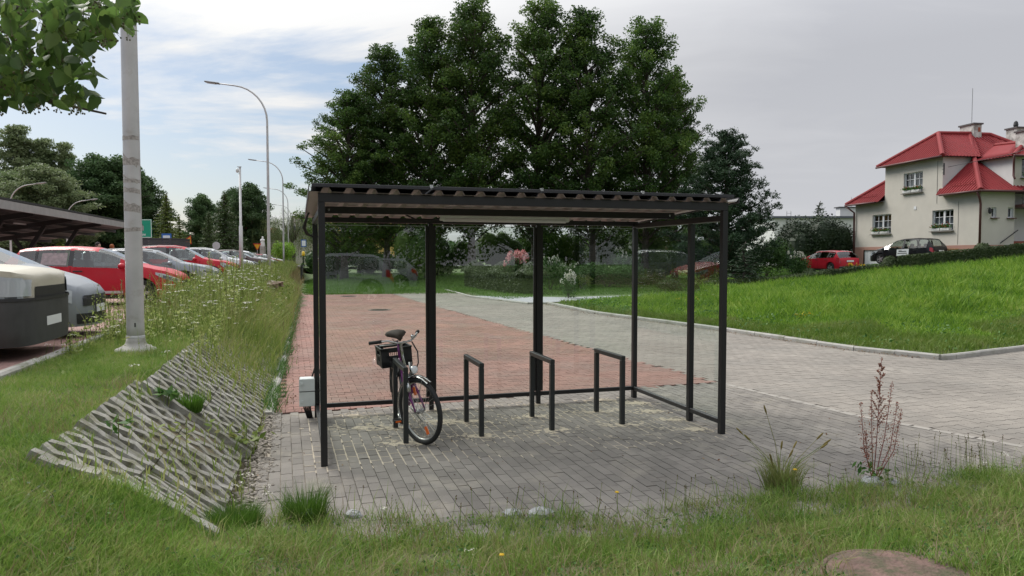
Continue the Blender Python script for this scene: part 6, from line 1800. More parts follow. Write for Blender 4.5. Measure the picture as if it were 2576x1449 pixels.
def hedge(name, label, pts, w, h, mat, dens=900, leaf=.06, group=None, ends=True, cat='hedge'):
    """clipped hedge along a polyline of (x,y,z)"""
    pts = [Vector(p) for p in pts]; o = pts[0]; root = thing(name, label, cat, o, 0, group)
    core = MB(); C, N = [], []
    for a, b in zip(pts[:-1], pts[1:]):
        d = b - a; L = d.length; d2 = Vector((d.x, d.y, 0)).normalized(); s = Vector((-d2.y, d2.x, 0))
        i0, wi = w / 2 - .05, h - .06
        P = [a + s * i0, a - s * i0, b - s * i0, b + s * i0]
        core.add([p - o for p in P] + [p - o + Vector((0, 0, wi)) for p in P], [(4, 5, 6, 7), (0, 4, 7, 3), (1, 2, 6, 5), (0, 1, 5, 4), (3, 7, 6, 2)])
        for kind, area in ((0, L * w), (1, L * h), (2, L * h), (3, w * h), (4, w * h)):
            n = int(area * dens)
            u = rng.random(n); v = rng.random(n); jit = rng.normal(0, .018, n) + .012 * np.sin(u * L * 5)
            A = np.array(a - o); D = np.array(d); S = np.array(s); Z = np.array([0, 0, 1.])
            if kind == 0: c_ = A + D * u[:, None] + S * ((v - .5) * w)[:, None] + Z * (h + jit)[:, None]; nn = np.tile(Z, (n, 1))
            elif kind in (1, 2):
                sg = 1 if kind == 1 else -1; c_ = A + D * u[:, None] + S * (sg * (w / 2 + jit))[:, None] + Z * (v * h)[:, None]; nn = np.tile(S * sg, (n, 1))
            else:
                e = A if kind == 3 else A + D; sg = -1 if kind == 3 else 1
                c_ = e + np.array(d2) * (sg * jit)[:, None] + S * ((u - .5) * w)[:, None] + Z * (v * h)[:, None]; nn = np.tile(np.array(d2) * sg, (n, 1))
            C.append(c_); N.append(nn)
    obj('core', core, mat, root); shell_leaves(np.concatenate(C), np.concatenate(N), leaf, mat, 'foliage', root); return root
def dome(name, label, c, r, mat, n=3000, leaf=.06, cat='topiary', point=False, group=None, parent=None):
    root = thing(name, label, cat, c, 0, group) if parent is None else None
    prof = [(1, 0), (1.0, .25), (.92, .5), (.7, .8), (.4, .97), (.02, 1.0)] if not point else [(1, 0), (1, .18), (.72, .5), (.38, .8), (.05, 1.0)]
    r = Vector(r)
    co = obj('core' if root else name, MB().lathe([(a * .93 * r.x, b * .95 * r.z) for a, b in prof], 14), mat, root or parent)
    if root is None: co.location = c; root = co
    t = rng.random(n); az = rng.random(n) * 2 * pi; zs = np.array([b for a, b in prof]); rs = np.array([a for a, b in prof])
    z = t; rr = np.interp(z, zs, rs); d = np.stack([np.cos(az), np.sin(az), np.full(n, .5)], 1)
    C = np.stack([rr * np.cos(az) * r.x, rr * np.sin(az) * r.y, z * r.z], 1) + rng.normal(0, .02, (n, 3))
    shell_leaves(C, d, leaf, mat, 'foliage', root); return root
def gp(x, y, dz=0): return (x, y, gz1(x, y) + dz)
# topiary hedge behind the middle pane
th = hedge('clipped_hedge', 'clipped hedge with three peaked tops beside the mown lawn', [gp(1.0, 36.2), gp(-.2, 38.4), gp(-2.3, 43.0)], 1.15, .98, LM['hedge'], 420, .10)
for x, y in ((.95, 36.5), (-.55, 39.2), (-2.2, 42.6)): dome('peaked_top', None, Vector(gp(x, y, .93)) - th.location, (.78, .78, .62), LM['hedge'], 1500, .10, point=True, parent=th)
bush('hydrangea', 'hydrangea full of pink panicles behind the peaked hedge', gp(.25, 38.6, .3), (.85, .7, 1.5), LM['bush'], 2200, .12, (LM['pink'], 60, .115, 0), cat='shrub')
bush('hydrangea', 'smaller hydrangea with white and pink panicles on the lawn edge', gp(2.55, 32.6, .0), (.55, .5, 1.0), LM['bush'], 900, .09, (LM['white'], 22, .09, 0), cat='shrub')
bush('flowering_shrub', 'tall shrub dotted with white flowers behind the third pane', gp(2.1, 39.5), (.85, .8, 1.75), LM['bush'], 3000, .09, (LM['white'], 40, .05, 0), cat='shrub')
bush('flowering_shrub', 'tall leggy shrub with few white flowers, next to the dotted one', gp(3.1, 40.2), (.7, .7, 1.55), LM['bush'], 2000, .09, (LM['white'], 14, .05, 0), cat='shrub')
bush('leafy_bush', 'broad low green bush in front of the back hedge', gp(5.6, 42.5), (2.6, 1.3, 1.25), LM['bush'], 6000, .11)
bush('leafy_bush', 'yellowish small bush beside the broad low bush', gp(3.9, 40.9), (.7, .6, .7), LM['spruce_y'], 900, .09)
hedge('clipped_hedge', 'straight back hedge beyond the shrubs', [gp(2.6, 46), gp(9.5, 45)], .8, .95, LM['hedge'], 260, .12)
bush('white_rose', 'white flowering shrub against the pine trunk', gp(7.2, 45.5), (1.3, 1.0, 2.1), LM['bush'], 2600, .11, (LM['white'], 36, .07, 0), cat='shrub')
bush('leafy_bush', 'rounded dusky bush on the lawn by the low hedge', gp(8.6, 38.4), (1.0, .8, .55), LM['hedge'], 1600, .09)
dome('lime_dome', 'bright lime green rounded bush near the small spruce', gp(11.2, 37.4), (.52, .52, .6), LM['lime'], 1200, .08, cat='bush')
bush('leafy_bush', 'pale yellow green bush inside the low hedge', gp(9.8, 37.6), (.8, .6, .6), LM['spruce_y'], 1200, .09)
# long low hedge climbing to the house
HP = [gp(9.5, 35.6), gp(13.2, 35.8), gp(16.2, 37.2)]
hedge('low_hedge', 'low clipped hedge along the tall grass towards the pine', HP, .55, .52, LM['hedge'], 520, .08)
HP2 = [gp(19.2, 36.0), gp(21.0, 35.0), gp(23.6, 33.6), gp(26.5, 32.0)]
hedge('low_hedge', 'low clipped hedge in front of the red estate and flower bank', [gp(16.0, 37.6), gp(17.6, 36.8), gp(19.1, 36.05)], .6, .58, LM['hedge'], 520, .08)
hedge('boundary_hedge', 'clipped boundary hedge climbing the slope in front of the house', HP2, .8, .92, LM['hedge'], 480, .085)
dome('topiary_ball', 'clipped ball at the lower end of the boundary hedge', gp(15.6, 37.9, .0), (.42, .42, .72), LM['hedge'], 1700, .08)
dome('topiary_ball', 'clipped ball growing out of the hedge by the black car', gp(18.95, 36.3, .15), (.40, .40, .82), LM['hedge'], 1200, .08)
dome('topiary_ball', 'clipped ball on the hedge below the house corner', gp(22.4, 34.5, .35), (.45, .45, .78), LM['hedge'], 1300, .08)
# yew and garden by the house
bush('yew', 'huge dark yew bush beside the house wall', gp(24.1, 58.0), (3.1, 2.6, 3.9), LM['yew'], 42000, .17, cat='bush', lumps=26, core=True)
p = at(2062, 505, 62); plant_tree('small_spruce', sp[2], 'dark spruce tip rising above the yew bush', (p.x, 62, gz1(p.x, 62)), 0, (1.6, 1.6, (p.z - gz1(p.x, 62)) / 3))
bush('leafy_bush', 'green vine covered arch shrub beyond the small spruce', gp(18.3, 52), (1.9, 1.2, 2.6), LM['bush'], 5200, .13)
bush('leafy_bush', 'tall bluish grass like clump beside the vine arch', gp(19.4, 49.5), (.7, .6, 1.6), LM['pine'], 2200, .11)
bush('white_rose', 'white rose bush in front of the red estate', gp(17.3, 43.4), (.85, .6, 1.35), LM['bush'], 1500, .10, (LM['white'], 16, .09, 0), cat='shrub')
bush('leafy_bush', 'mixed green shrubs behind the pine and small spruce', gp(14.2, 46.5), (2.2, 1.4, 1.8), LM['bush'], 5200, .12)
bush('flower_clump', 'yellow and orange flowers on the bank below the black car', gp(21.9, 41.5, .1), (1.1, .4, .42), LM['bush'], 600, .08, (LM['yellow'], 16, .06, 0), cat='flowers')
bush('flower_clump', 'yellow flowers beside the garage door', gp(20.3, 43.0, .1), (.8, .4, .40), LM['bush'], 500, .08, (LM['yellow'], 12, .06, 0), cat='flowers')
bush('petunia_basket', 'purple petunias by the entrance steps of the house', (31.5, 43.5, 3.35), (.6, .5, .6), LM['bush'], 500, .09, (LM['purple'], 20, .08, 0), cat='flowers')
bush('leafy_bush', 'fresh green bush under the weeping willow', (at(715, 620, 86).x, 86, 1.0), (2.0, 1.6, 2.5), LM['lime'], 4200, .16)
bush('leafy_bush', 'bright leafy bush under the solar carport', (at(165, 620, 44).x, 44, .75), (.9, .8, 1.9), LM['lime'], 1200, .12)
# undergrowth behind the end of the paving
for k, (u, Y, r_, lb) in enumerate([(845, 55, (2.6, 1.4, 2.0), 'dense green bush behind the first pane'), (930, 60, (2.4, 1.4, 1.8), 'leafy bush between the alder trunks behind the first pane'), (1045, 50, (1.7, 1.2, 3.4), 'dark leafy shrub hanging low behind the first middle post'), (1130, 58, (2.2, 1.2, 3.0), 'dark shrub among the alders behind the second pane'),
        (1255, 62, (2.6, 1.4, 3.4), 'dark undergrowth behind the peaked hedge'), (1345, 64, (2.4, 1.4, 3.2), 'dark undergrowth beyond the pink hydrangea'), (1420, 60, (3.0, 1.4, 3.4), 'dark undergrowth behind the second middle post'), (1530, 58, (3.0, 1.4, 3.6), 'dark undergrowth behind the third pane'), (1660, 56, (3.0, 1.6, 3.8), 'dark undergrowth behind the end wall of the shelter'), (1760, 52, (2.6, 1.6, 3.6), 'dark undergrowth under the pine')]):
    x = at(u, 645, Y).x; bush('undergrowth_bush', lb, gp(x, Y), r_, LM['alder'] if k > 1 else LM['bush'], 5200, .16, group=None, core=True)
# ------------------------------------------------------------------ grass
GM = dict(
 lawn=leafmat('verge_grass', [(.075, .16, .024), (.135, .255, .036), (.21, .34, .058), (.31, .36, .11), (.44, .40, .21)], .38, patch=2.3, isl=.6),
 field=leafmat('tall_grass', [(.035, .09, .010), (.08, .18, .016), (.14, .26, .024), (.22, .33, .045), (.32, .38, .10)], .42, patch=.8, isl=.62),
 fieldedge=leafmat('dry_grass', [(.09, .17, .02), (.13, .22, .03), (.18, .25, .05), (.24, .25, .10)], .4, patch=.9),
 weed=leafmat('weed_green', [(.07, .12, .022), (.14, .21, .04), (.22, .29, .065), (.30, .31, .12), (.36, .32, .17)], .38, patch=.7, isl=.6),
 mown=leafmat('mown_lawn', [(.06, .14, .018), (.09, .19, .025), (.12, .23, .03)], .35, patch=.6),
 straw=leafmat('straw', [(.22, .17, .08), (.30, .24, .13), (.15, .11, .05)], .3),
 clover=leafmat('broad_weed', [(.04, .11, .02), (.07, .16, .03), (.11, .21, .05)], .35),
 dock=leafmat('dock_red', [(.17, .06, .04), (.25, .10, .07), (.33, .17, .11)], .25),
 foxtail=leafmat('foxtail', [(.20, .16, .04), (.26, .20, .06)], .3),
 umbel=leafmat('yarrow_heads', [(.60, .58, .50), (.70, .69, .64)], .3),
 litter=leafmat('leaf_litter', [(.13, .065, .035), (.19, .10, .05), (.25, .17, .09)], .15),
)
def blades(X, Y, Z, h, w, lean, az=None):
    n = len(X); az = rng.random(n) * 2 * pi if az is None else az
    f = rng.random(n) * 2 * pi; dx, dy = np.cos(az), np.sin(az); bx, by = np.cos(f) * w / 2, np.sin(f) * w / 2
    V = np.zeros((n, 5, 3), np.float32)
    V[:, 0] = np.stack([X - bx, Y - by, Z], 1); V[:, 1] = np.stack([X + bx, Y + by, Z], 1)
    mx, my, mz = X + dx * lean * .35, Y + dy * lean * .35, Z + h * .58
    V[:, 2] = np.stack([mx - bx * .8, my - by * .8, mz], 1); V[:, 3] = np.stack([mx + bx * .8, my + by * .8, mz], 1)
    V[:, 4] = np.stack([X + dx * lean, Y + dy * lean, Z + h * (1 - .18 * np.clip(lean / (h + 1e-6), 0, 1))], 1)
    b = (np.arange(n) * 5)[:, None]
    Fc = (b[:, :, None] + np.array([[0, 1, 3], [0, 3, 2], [2, 3, 4]])[None]).reshape(-1, 3)
    return V.reshape(-1, 3), Fc
def scatter(n, x0, x1, y0, y1, fn):
    X = rng.uniform(x0, x1, n); Y = rng.uniform(y0, y1, n); k = fn(X, Y); return X[k], Y[k]
def vis(X, Y, m=.5): return (np.abs(X) < Y * .74 + m)
def clump_noise(X, Y, s=1.0, ph=0.0):
    return .5 + .25 * np.sin(X * 2.1 * s + ph + 1.3 * np.sin(Y * 1.7 * s)) + .25 * np.sin(Y * 2.7 * s - ph + 1.1 * np.sin(X * 2.3 * s + 1))
def grass(name, label, parts, mat):
    Vs, Fs, o = [], [], 0
    for V, Fc in parts: Vs.append(V); Fs.append(Fc + o); o += len(V)
    ob = link(name, npmesh(name, np.concatenate(Vs), np.concatenate(Fs), mat)); tag(ob, label, 'grass', kind='stuff'); return ob
def gbase(X, Y): return gz(X, Y) - .04
lid = lambda X, Y: (X - 1.97) ** 2 + (Y - 3.56) ** 2 > (.33 + .05 * np.sin(7 * np.arctan2(Y - 3.56, X - 1.97))) ** 2
slabzone = lambda X, Y: (kd(X, Y) > .1) & (kd(X, Y) < 1.12) & (ks(X, Y) > -4.64)
# foreground bank
def fg():
    X, Y = scatter(260000, -3.6, 6.2, 2.6, 7.4, lambda X, Y: vis(X, Y) & (Y < yedge(X) + .05) & lid(X, Y) & ~slabzone(X, Y))
    c = clump_noise(X, Y, 1.7); c2 = clump_noise(X, Y, 4.3, 2.); k = rng.random(len(X)) < np.clip(.08 + 1.0 * c2 * (.55 + .6 * c), 0, 1); X, Y, c, c2 = X[k], Y[k], c[k], c2[k]
    h = .03 + .105 * c * rng.random(len(X)) ** .8 + .045 * rng.random(len(X))
    near = np.clip((Y - 4.3) / 1.2, 0, 1); h = h * (1 + .55 * near * rng.random(len(X)))
    return blades(X, Y, gbase(X, Y), h, rng.uniform(.0035, .008, len(X)), h * rng.uniform(.2, 1.2, len(X)))
def fg_long():
    X, Y = scatter(9000, -3.4, 6.2, 2.8, 7.3, lambda X, Y: vis(X, Y) & (Y < yedge(X) + .12) & (Y > yedge(X) - 1.5) & lid(X, Y) & ~slabzone(X, Y) & (clump_noise(X, Y, 2.7, 1.) > .45))
    h = rng.uniform(.12, .34, len(X)); return blades(X, Y, gbase(X, Y), h, rng.uniform(.003, .006, len(X)), h * rng.uniform(.15, .8, len(X)))
grass('foreground_grass', 'uneven turf on the bank in front of the paving', [fg(), fg_long()], GM['lawn'])
def straw():
    X, Y = scatter(30000, -3.8, 6.2, 2.6, 9, lambda X, Y: vis(X, Y) & ((Y < yedge(X) + .05) | (kd(X, Y) > 1.05)) & (kd(X, Y) < 2.5) & lid(X, Y) & ~slabzone(X, Y) & (clump_noise(X, Y, 2.1, 6.) > .38))
    h = rng.uniform(.05, .24, len(X)); return blades(X, Y, gbase(X, Y), h, rng.uniform(.002, .0045, len(X)), h * rng.uniform(.3, 1.6, len(X)))
grass('dry_stems', 'pale dry stems mixed through the turf', [straw()], GM['straw'])
def lid_grass():
    n = 520; a = rng.random(n) * 2 * pi; q = .31 + rng.random(n) * .10; X, Y = 1.97 + q * np.cos(a), 3.56 + q * np.sin(a); h = rng.uniform(.03, .10, n)
    return blades(X, Y, gbase(X, Y), h, rng.uniform(.003, .007, n), h * rng.uniform(.4, 1.3, n))
grass('rim_grass', 'grass creeping over the rim of the chamber lid', [lid_grass()], GM['lawn'])
# plateau of the verge beside the slabs
def plat():
    X, Y = scatter(300000, -9.5, -2.2, 2.4, 13, lambda X, Y: vis(X, Y, .7) & (kd(X, Y) > 1.02) & (kd(X, Y) < 2.55) & ((X + 4.83) ** 2 + (Y - 9.25) ** 2 > .07))
    c = clump_noise(X, Y, 1.3, .7); k = rng.random(len(X)) < np.clip(1.25 - (Y - 3) * .09, .25, 1); X, Y, c = X[k], Y[k], c[k]
    h = .035 + .09 * c * rng.random(len(X)) + .03 * rng.random(len(X)); h *= 1 + np.clip(Y - 6, 0, 5) * .12
    return blades(X, Y, gbase(X, Y), h, rng.uniform(.003, .006, len(X)), h * rng.uniform(.2, 1.1, len(X)))
grass('bank_top_grass', 'short patchy turf on top of the bank', [plat()], GM['lawn'])
def left_near():
    X, Y = scatter(160000, -3.9, -.6, 2.3, 5.5, lambda X, Y: vis(X, Y, .4) & (kd(X, Y) > -.1) & (ks(X, Y) < -4.0) & ~slabzone(X, Y) & (Y < 5.4))
    h = .04 + .10 * rng.random(len(X)) * clump_noise(X, Y, 2.2); return blades(X, Y, gbase(X, Y), h, rng.uniform(.003, .0055, len(X)), h * rng.uniform(.3, 1.1, len(X)))
grass('corner_grass', 'turf running past the cut end of the slabs', [left_near()], GM['lawn'])
# weeds on the slope and along the verge
def slope_weeds():
    out = []
    X, Y = scatter(360000, -13, -1.5, 4, 40, lambda X, Y: (kd(X, Y) > .1) & (kd(X, Y) < 1.15) & (ks(X, Y) > -4.9) & vis(X, Y))
    s = ks(X, Y); p = np.clip((s + .8) / 4, .0, 1) * .95 + .16 * (clump_noise(X, Y, 2.2) > .5) + .05; p = np.where(kd(X, Y) < .35, np.maximum(p, .35), p)
    k = rng.random(len(X)) < p; X, Y = X[k], Y[k]
    h = rng.uniform(.08, .36, len(X)) * np.clip(.72 + ks(X, Y) * .10, .4, 1.5); out.append(blades(X, Y, gbase(X, Y) + .03, h, rng.uniform(.006, .012, len(X)) * (1 + Y * .02), h * rng.uniform(.1, .8, len(X))))
    return out
grass('slope_weeds', 'grasses sprouting through the openwork slabs', slope_weeds(), GM['weed'])
def verge_weeds():
    X, Y = scatter(240000, -24, -3.6, 8.5, 78, lambda X, Y: (kd(X, Y) > .75) & (kd(X, Y) < 2.6) & vis(X, Y) & ((X + 4.83) ** 2 + (Y - 9.25) ** 2 > .09))
    k = rng.random(len(X)) < np.clip((Y - 8.2) * .28, .12, 1) * np.clip(30 / Y, .25, 1); X, Y = X[k], Y[k]
    c = clump_noise(X, Y, 1.0, 3.); h = (.16 + .78 * rng.random(len(X)) * (.5 + c)) * np.clip(.35 + (Y - 8.5) * .2, .3, 1)
    a = blades(X, Y, gbase(X, Y), h, rng.uniform(.007, .014, len(X)) * np.clip(Y / 14, .7, 3), h * rng.uniform(.08, .5, len(X)))
    # taller branching weeds: stalks clothed in small leaves and a pale plume
    C, S, st = [], [], MB()
    for k in range(1100):
        s_ = rnd(.4, 30); d_ = rnd(.85, 2.5); x, y = kpt(s_, d_)
        if (x + 4.83) ** 2 + (y - 9.25) ** 2 < .5 or clump_noise(np.array([x]), np.array([y]), 1.1, 3.)[0] < .3: continue
        hh = rnd(.4, 1.0) * min(1, .42 + s_ * .13) * (.35 + 1.0 * float(clump_noise(np.array([x]), np.array([y]), .55, 1.)[0])); b = gz1(x, y) - .03; lx, ly = rnd(-.1, .1), rnd(-.1, .1)
        st.tube([(x, y, b), (x + lx, y + ly, b + hh)], .004 * max(1, y / 12), 3, cap=False)
        m = 46
        for j in range(m):
            t = rnd(.08, 1); w = .11 * (1.05 - t) + .012; C.append((x + lx * t + rnd(-w, w), y + ly * t + rnd(-w, w), b + hh * t)); S.append((.055 if t < .7 else .032) * rnd(.6, 1.3) * min(2.2, max(1, y / 13)))
    o = obj('tall_weed_stalks', st, GM['weed']); tag(o, 'stalks of the tallest weeds on the verge', 'weeds', kind='stuff')
    V, Fc = leafquads(np.array(C), np.array(S), .45, up=.5); o = link('tall_weed_leaves', npmesh('tall_weed_leaves', V, Fc, leafmat('goosefoot', [(.13, .20, .045), (.22, .30, .07), (.32, .38, .12), (.40, .40, .19)], .42, patch=.28, isl=.45))); tag(o, 'leaves and plumes of the tallest weeds on the verge', 'weeds', kind='stuff')
    return [a]
grass('verge_weeds', 'tall yellow green weeds along the car park verge', verge_weeds(), GM['weed'])
def bank_far():
    X, Y = scatter(60000, -26, -4, 12, 85, lambda X, Y: (kd(X, Y) > -.02) & (kd(X, Y) < 1.3) & (ks(X, Y) > .5 + 5 * (kd(X, Y) - .1) * (kd(X, Y) < 1)) & vis(X, Y))
    h = rng.uniform(.2, .75, len(X)) * np.clip(.4 + ks(X, Y) * .06, .4, 1); return [blades(X, Y, gbase(X, Y), h, rng.uniform(.008, .016, len(X)) * np.clip(Y / 16, .8, 3), h * rng.uniform(.1, .7, len(X)))]
grass('bank_straw', 'dry brownish grass hanging down the far bank', bank_far(), leafmat('dry_bank', [(.10, .12, .035), (.16, .15, .06), (.23, .18, .09), (.17, .11, .06)], .35, patch=.6))
# broad leaves on the weeds: goosefoot, yarrow leaves
def broad_leaves():
    X, Y = scatter(90000, -16, -3.2, 6, 34, lambda X, Y: (kd(X, Y) > .2) & (kd(X, Y) < 2.6) & vis(X, Y))
    k = rng.random(len(X)) < np.where(kd(X, Y) > 1.0, np.clip((Y - 8) * .14, .05, .8), np.clip(.05 + ks(X, Y) * .04, .03, .4)); X, Y = X[k], Y[k]
    C = np.stack([X, Y, gbase(X, Y) + rng.random(len(X)) * np.clip(.15 + (Y - 8) * .08, .08, .55) + .05], 1)
    V, Fc = leafquads(C, rng.uniform(.025, .07, len(X)) * np.clip(Y / 12, 1, 2.4), .45, up=.8); o = link('weed_leaves', npmesh('weed_leaves', V, Fc, GM['weed'])); tag(o, 'small leaves of the weeds along the verge', 'weeds', kind='stuff')
    X, Y = scatter(26000, -3.4, 6, 2.7, 7.2, lambda X, Y: vis(X, Y) & (Y < yedge(X)) & lid(X, Y) & ~slabzone(X, Y) & (clump_noise(X, Y, 3.1, 4.) > .52))
    C = np.stack([X, Y, gbase(X, Y) + .02 + .06 * rng.random(len(X))], 1)
    V, Fc = leafquads(C, rng.uniform(.012, .028, len(X)), .8, up=1.5); o = link('clover_leaves', npmesh('clover_leaves', V, Fc, GM['clover'])); tag(o, 'clover and small broad leaves in the foreground turf', 'weeds', kind='stuff')
broad_leaves()
# white umbels over the verge
def umbels():
    pos = []
    X, Y = scatter(5200, -14, -3.4, 7, 34, lambda X, Y: (kd(X, Y) > .7) & (kd(X, Y) < 2.6) & vis(X, Y) & (clump_noise(X, Y, .9, 5.) > .4))
    k = rng.random(len(X)) < np.clip((Y - 6) * .09, .12, 1); X, Y = X[k], Y[k]
    hh = rng.uniform(.25, .75, len(X)) * np.clip(.45 + (Y - 8) * .12, .45, 1.1)
    ex = [(at(u, v, y_), None) for u, v, y_ in ((607, 1218, 5.7), (668, 1222, 5.8), (625, 1192, 5.9), (675, 1240, 5.7), (690, 1278, 5.6), (640, 1270, 5.5), (968, 1278, 5.3), (1183, 1385, 4.4), (2480, 1165, 6.6), (2530, 1140, 6.7), (2440, 1185, 6.5), (2395, 1190, 6.45), (2500, 1240, 6.0), (2350, 1240, 6.0))]
    P = [(x, y, float(gbase(x, y)) + h) for x, y, h in zip(X, Y, hh)] + [tuple(p) for p, _ in ex]
    st = MB(); C = []
    for (x, y, z) in P:
        b = float(gbase(x, y)); st.tube([(x + rnd(-.05, .05), y + rnd(-.05, .05), b), (x, y, z)], .0025 * max(1, y / 9), 3, cap=False)
        m = 16; r = rnd(.026, .055); a = rng.random(m) * 2 * pi; q = np.sqrt(rng.random(m)) * r
        C.append(np.stack([x + q * np.cos(a), y + q * np.sin(a), z + .004 + rng.normal(0, .004, m) - q * .15], 1))
    o = obj('yarrow_stems', st, GM['weed']); tag(o, 'thin stems of the white yarrow along the verge', 'wildflowers', kind='stuff')
    C = np.concatenate(C); V, Fc = leafquads(C, rng.uniform(.010, .018, len(C)) * np.clip(C[:, 1] / 9, 1, 2.2), .85, up=3.)
    o = link('yarrow_heads', npmesh('yarrow_heads', V, Fc, GM['umbel'])); tag(o, 'flat white yarrow flower heads over the weeds', 'wildflowers', kind='stuff')
umbels()
# seed plumes: dock and goosefoot spikes
def plume(mbC, base, h, lean, n, spread, sz):
    for j in range(n):
        t = .35 + .65 * rnd(0, 1); p = Vector(base) + Vector((lean[0] * t, lean[1] * t, h * t)); w = spread * (1.15 - t)
        mbC.append((p.x + rnd(-w, w), p.y + rnd(-w, w), p.z + rnd(-.01, .01)))
def spikes():
    C = []; st = MB()
    for u, v, Y, h in [(240, 715, 11.5, .62), (268, 740, 10.8, .55), (300, 705, 11.2, .7), (316, 715, 11.6, .62), (372, 690, 12.5, .75), (395, 690, 13, .7), (415, 700, 13.2, .65), (450, 735, 13.8, .5), (495, 735, 14.5, .5), (525, 728, 15, .6), (150, 720, 9.8, .5), (420, 745, 12, .5)]:
        p = at(u, v, Y); b = gz1(p.x, Y); hh = p.z - b
        l = (rnd(-.06, .06), 0); st.tube([(p.x, Y, b), (p.x + l[0], Y, b + hh)], .005, 4, cap=False); plume(C, (p.x, Y, b), hh, l, 70, .05, .02)
        for q in range(12):
            z = b + hh * rnd(.1, .6); C.append((p.x + rnd(-.1, .1), Y + rnd(-.1, .1), z))
    o = obj('weed_stalks', st, GM['weed']); tag(o, 'upright stalks of the seeding weeds by the cars', 'weeds', kind='stuff')
    V, Fc = leafquads(np.array(C), rng.uniform(.02, .045, len(C)), .5); o = link('seed_plumes', npmesh('seed_plumes', V, Fc, leafmat('plume', [(.22, .17, .07), (.28, .24, .10), (.17, .19, .06)], .3))); tag(o, 'pale seed plumes standing in front of the red hatchback', 'weeds', kind='stuff')
spikes()
# ---- field of tall grass
def field():
    out = []; ed = []
    for n, x0, x1, y0, y1, hh, ww in ((95000, 3, 17, 13, 24, .36, .02), (110000, 1.5, 27, 20, 41, .46, .034)):
        X, Y = scatter(n, x0, x1, y0, y1, lambda X, Y: vis(X, Y, 1) & (fdist(X, Y) > .0) & (Y < 33 + (X > 6) * 3.5) & (Y < np.interp(X, [6, 9.5, 13.2, 16.2, 19.2, 26.5, 32], [36, 35.6, 35.8, 37.0, 36, 32, 29]) - .9) & ~((X < 9) & (Y > 29.5)) & (((Y < 24) if y0 < 15 else (Y >= 20))))
        fd = fdist(X, Y); k = rng.random(len(X)) < np.where(fd < .35, .5, 1); X, Y, fd = X[k], Y[k], fd[k]
        c = clump_noise(X, Y, .7, 1.); h = hh * (.35 + .5 * rng.random(len(X)) + .45 * c) * np.clip(.35 + fd * .22, .35, 1.25)
        e = fd < .9 + 2.0 * c * (X > 6.0)
        q = blades(X[~e], Y[~e], gbase(X[~e], Y[~e]), h[~e], rng.uniform(.7, 1.4, (~e).sum()) * ww, h[~e] * rng.uniform(.15, .8, (~e).sum())); out.append(q)
        q = blades(X[e], Y[e], gbase(X[e], Y[e]), h[e], rng.uniform(.7, 1.3, e.sum()) * ww * .85, h[e] * rng.uniform(.15, .9, e.sum())); ed.append(q)
    grass('field_grass', 'lush tall green grass of the field', out, GM['field']); grass('field_edge_grass', 'shorter mixed grass along the field kerb', ed, GM['fieldedge'])
    X, Y = scatter(26000, 2, 24, 14, 36, lambda X, Y: vis(X, Y) & (fdist(X, Y) > .3) & (clump_noise(X, Y, .9, 8.) > .55) & ~((X < 9) & (Y > 29)))
    C = np.stack([X, Y, gbase(X, Y) + .08 + .22 * rng.random(len(X))], 1); V, Fc = leafquads(C, rng.uniform(.05, .10, len(X)) * np.clip(Y / 18, 1, 2), .5, up=1.); o = link('field_weeds', npmesh('field_weeds', V, Fc, GM['clover'])); tag(o, 'broad leaved weeds patching the tall grass field', 'weeds', kind='stuff')
    P = [at(u, v, 22) for u, v in ((1735, 745), (1740, 750), (1748, 746), (1715, 748))]; C = []
    for u0, v0 in ((1742, 748), (1712, 750), (2010, 792), (2032, 788)):
        for k in range(14):
            Y = 22.5 if u0 < 1900 else 19.5; p = at(u0 + rnd(-14, 14), v0 + rnd(-4, 4), Y); C.append(tuple(p))
    V, Fc = leafquads(np.array(C), rng.uniform(.02, .04, len(C)), .9, up=2.); o = link('yellow_flowers', npmesh('yellow_flowers', V, Fc, LM['yellow'])); tag(o, 'tiny yellow flowers in the tall grass', 'wildflowers', kind='stuff')
field()
def lawn():
    out = []
    X, Y = scatter(150000, -14, 16, 29.5, 62, lambda X, Y: vis(X, Y, 1) & (fdist(X, Y) > .1) & ((X < 9.3) | (Y > 36)) & (Y > 30) & ~((X > -1.9) & (X < 9) & (Y < 34.4 + (X - 2) * .3) & (Y > 29) & (X < 3 + (Y - 30) * 1.2) & (np.abs(X - .9 - (Y - 30) * .7) < 2.2)))
    h = rng.uniform(.03, .085, len(X)) * (1 + (Y > 38) * .6); out.append(blades(X, Y, gbase(X, Y) + .02, h, rng.uniform(.015, .028, len(X)), h * .6))
    X, Y = scatter(60000, -16, -2, 36, 62, lambda X, Y: vis(X, Y, 1) & (kd(X, Y) < .3) & (Y > 36.6 + .17 * (X + 10.7)))
    h = rng.uniform(.06, .22, len(X)); out.append(blades(X, Y, gbase(X, Y), h, rng.uniform(.016, .03, len(X)), h * .6))
    grass('mown_lawn', 'mown bright lawn round the hedges and alders', out, GM['mown'])
lawn()
def garden_turf():
    X, Y = scatter(120000, 12, 48, 33, 78, lambda X, Y: vis(X, Y, 1) & (Y > 36))
    h = rng.uniform(.06, .2, len(X)); grass('garden_turf', 'turf sloping up beside the house drive', [blades(X, Y, gbase(X, Y), h, rng.uniform(.02, .04, len(X)), h * .6)], GM['mown'])
garden_turf()
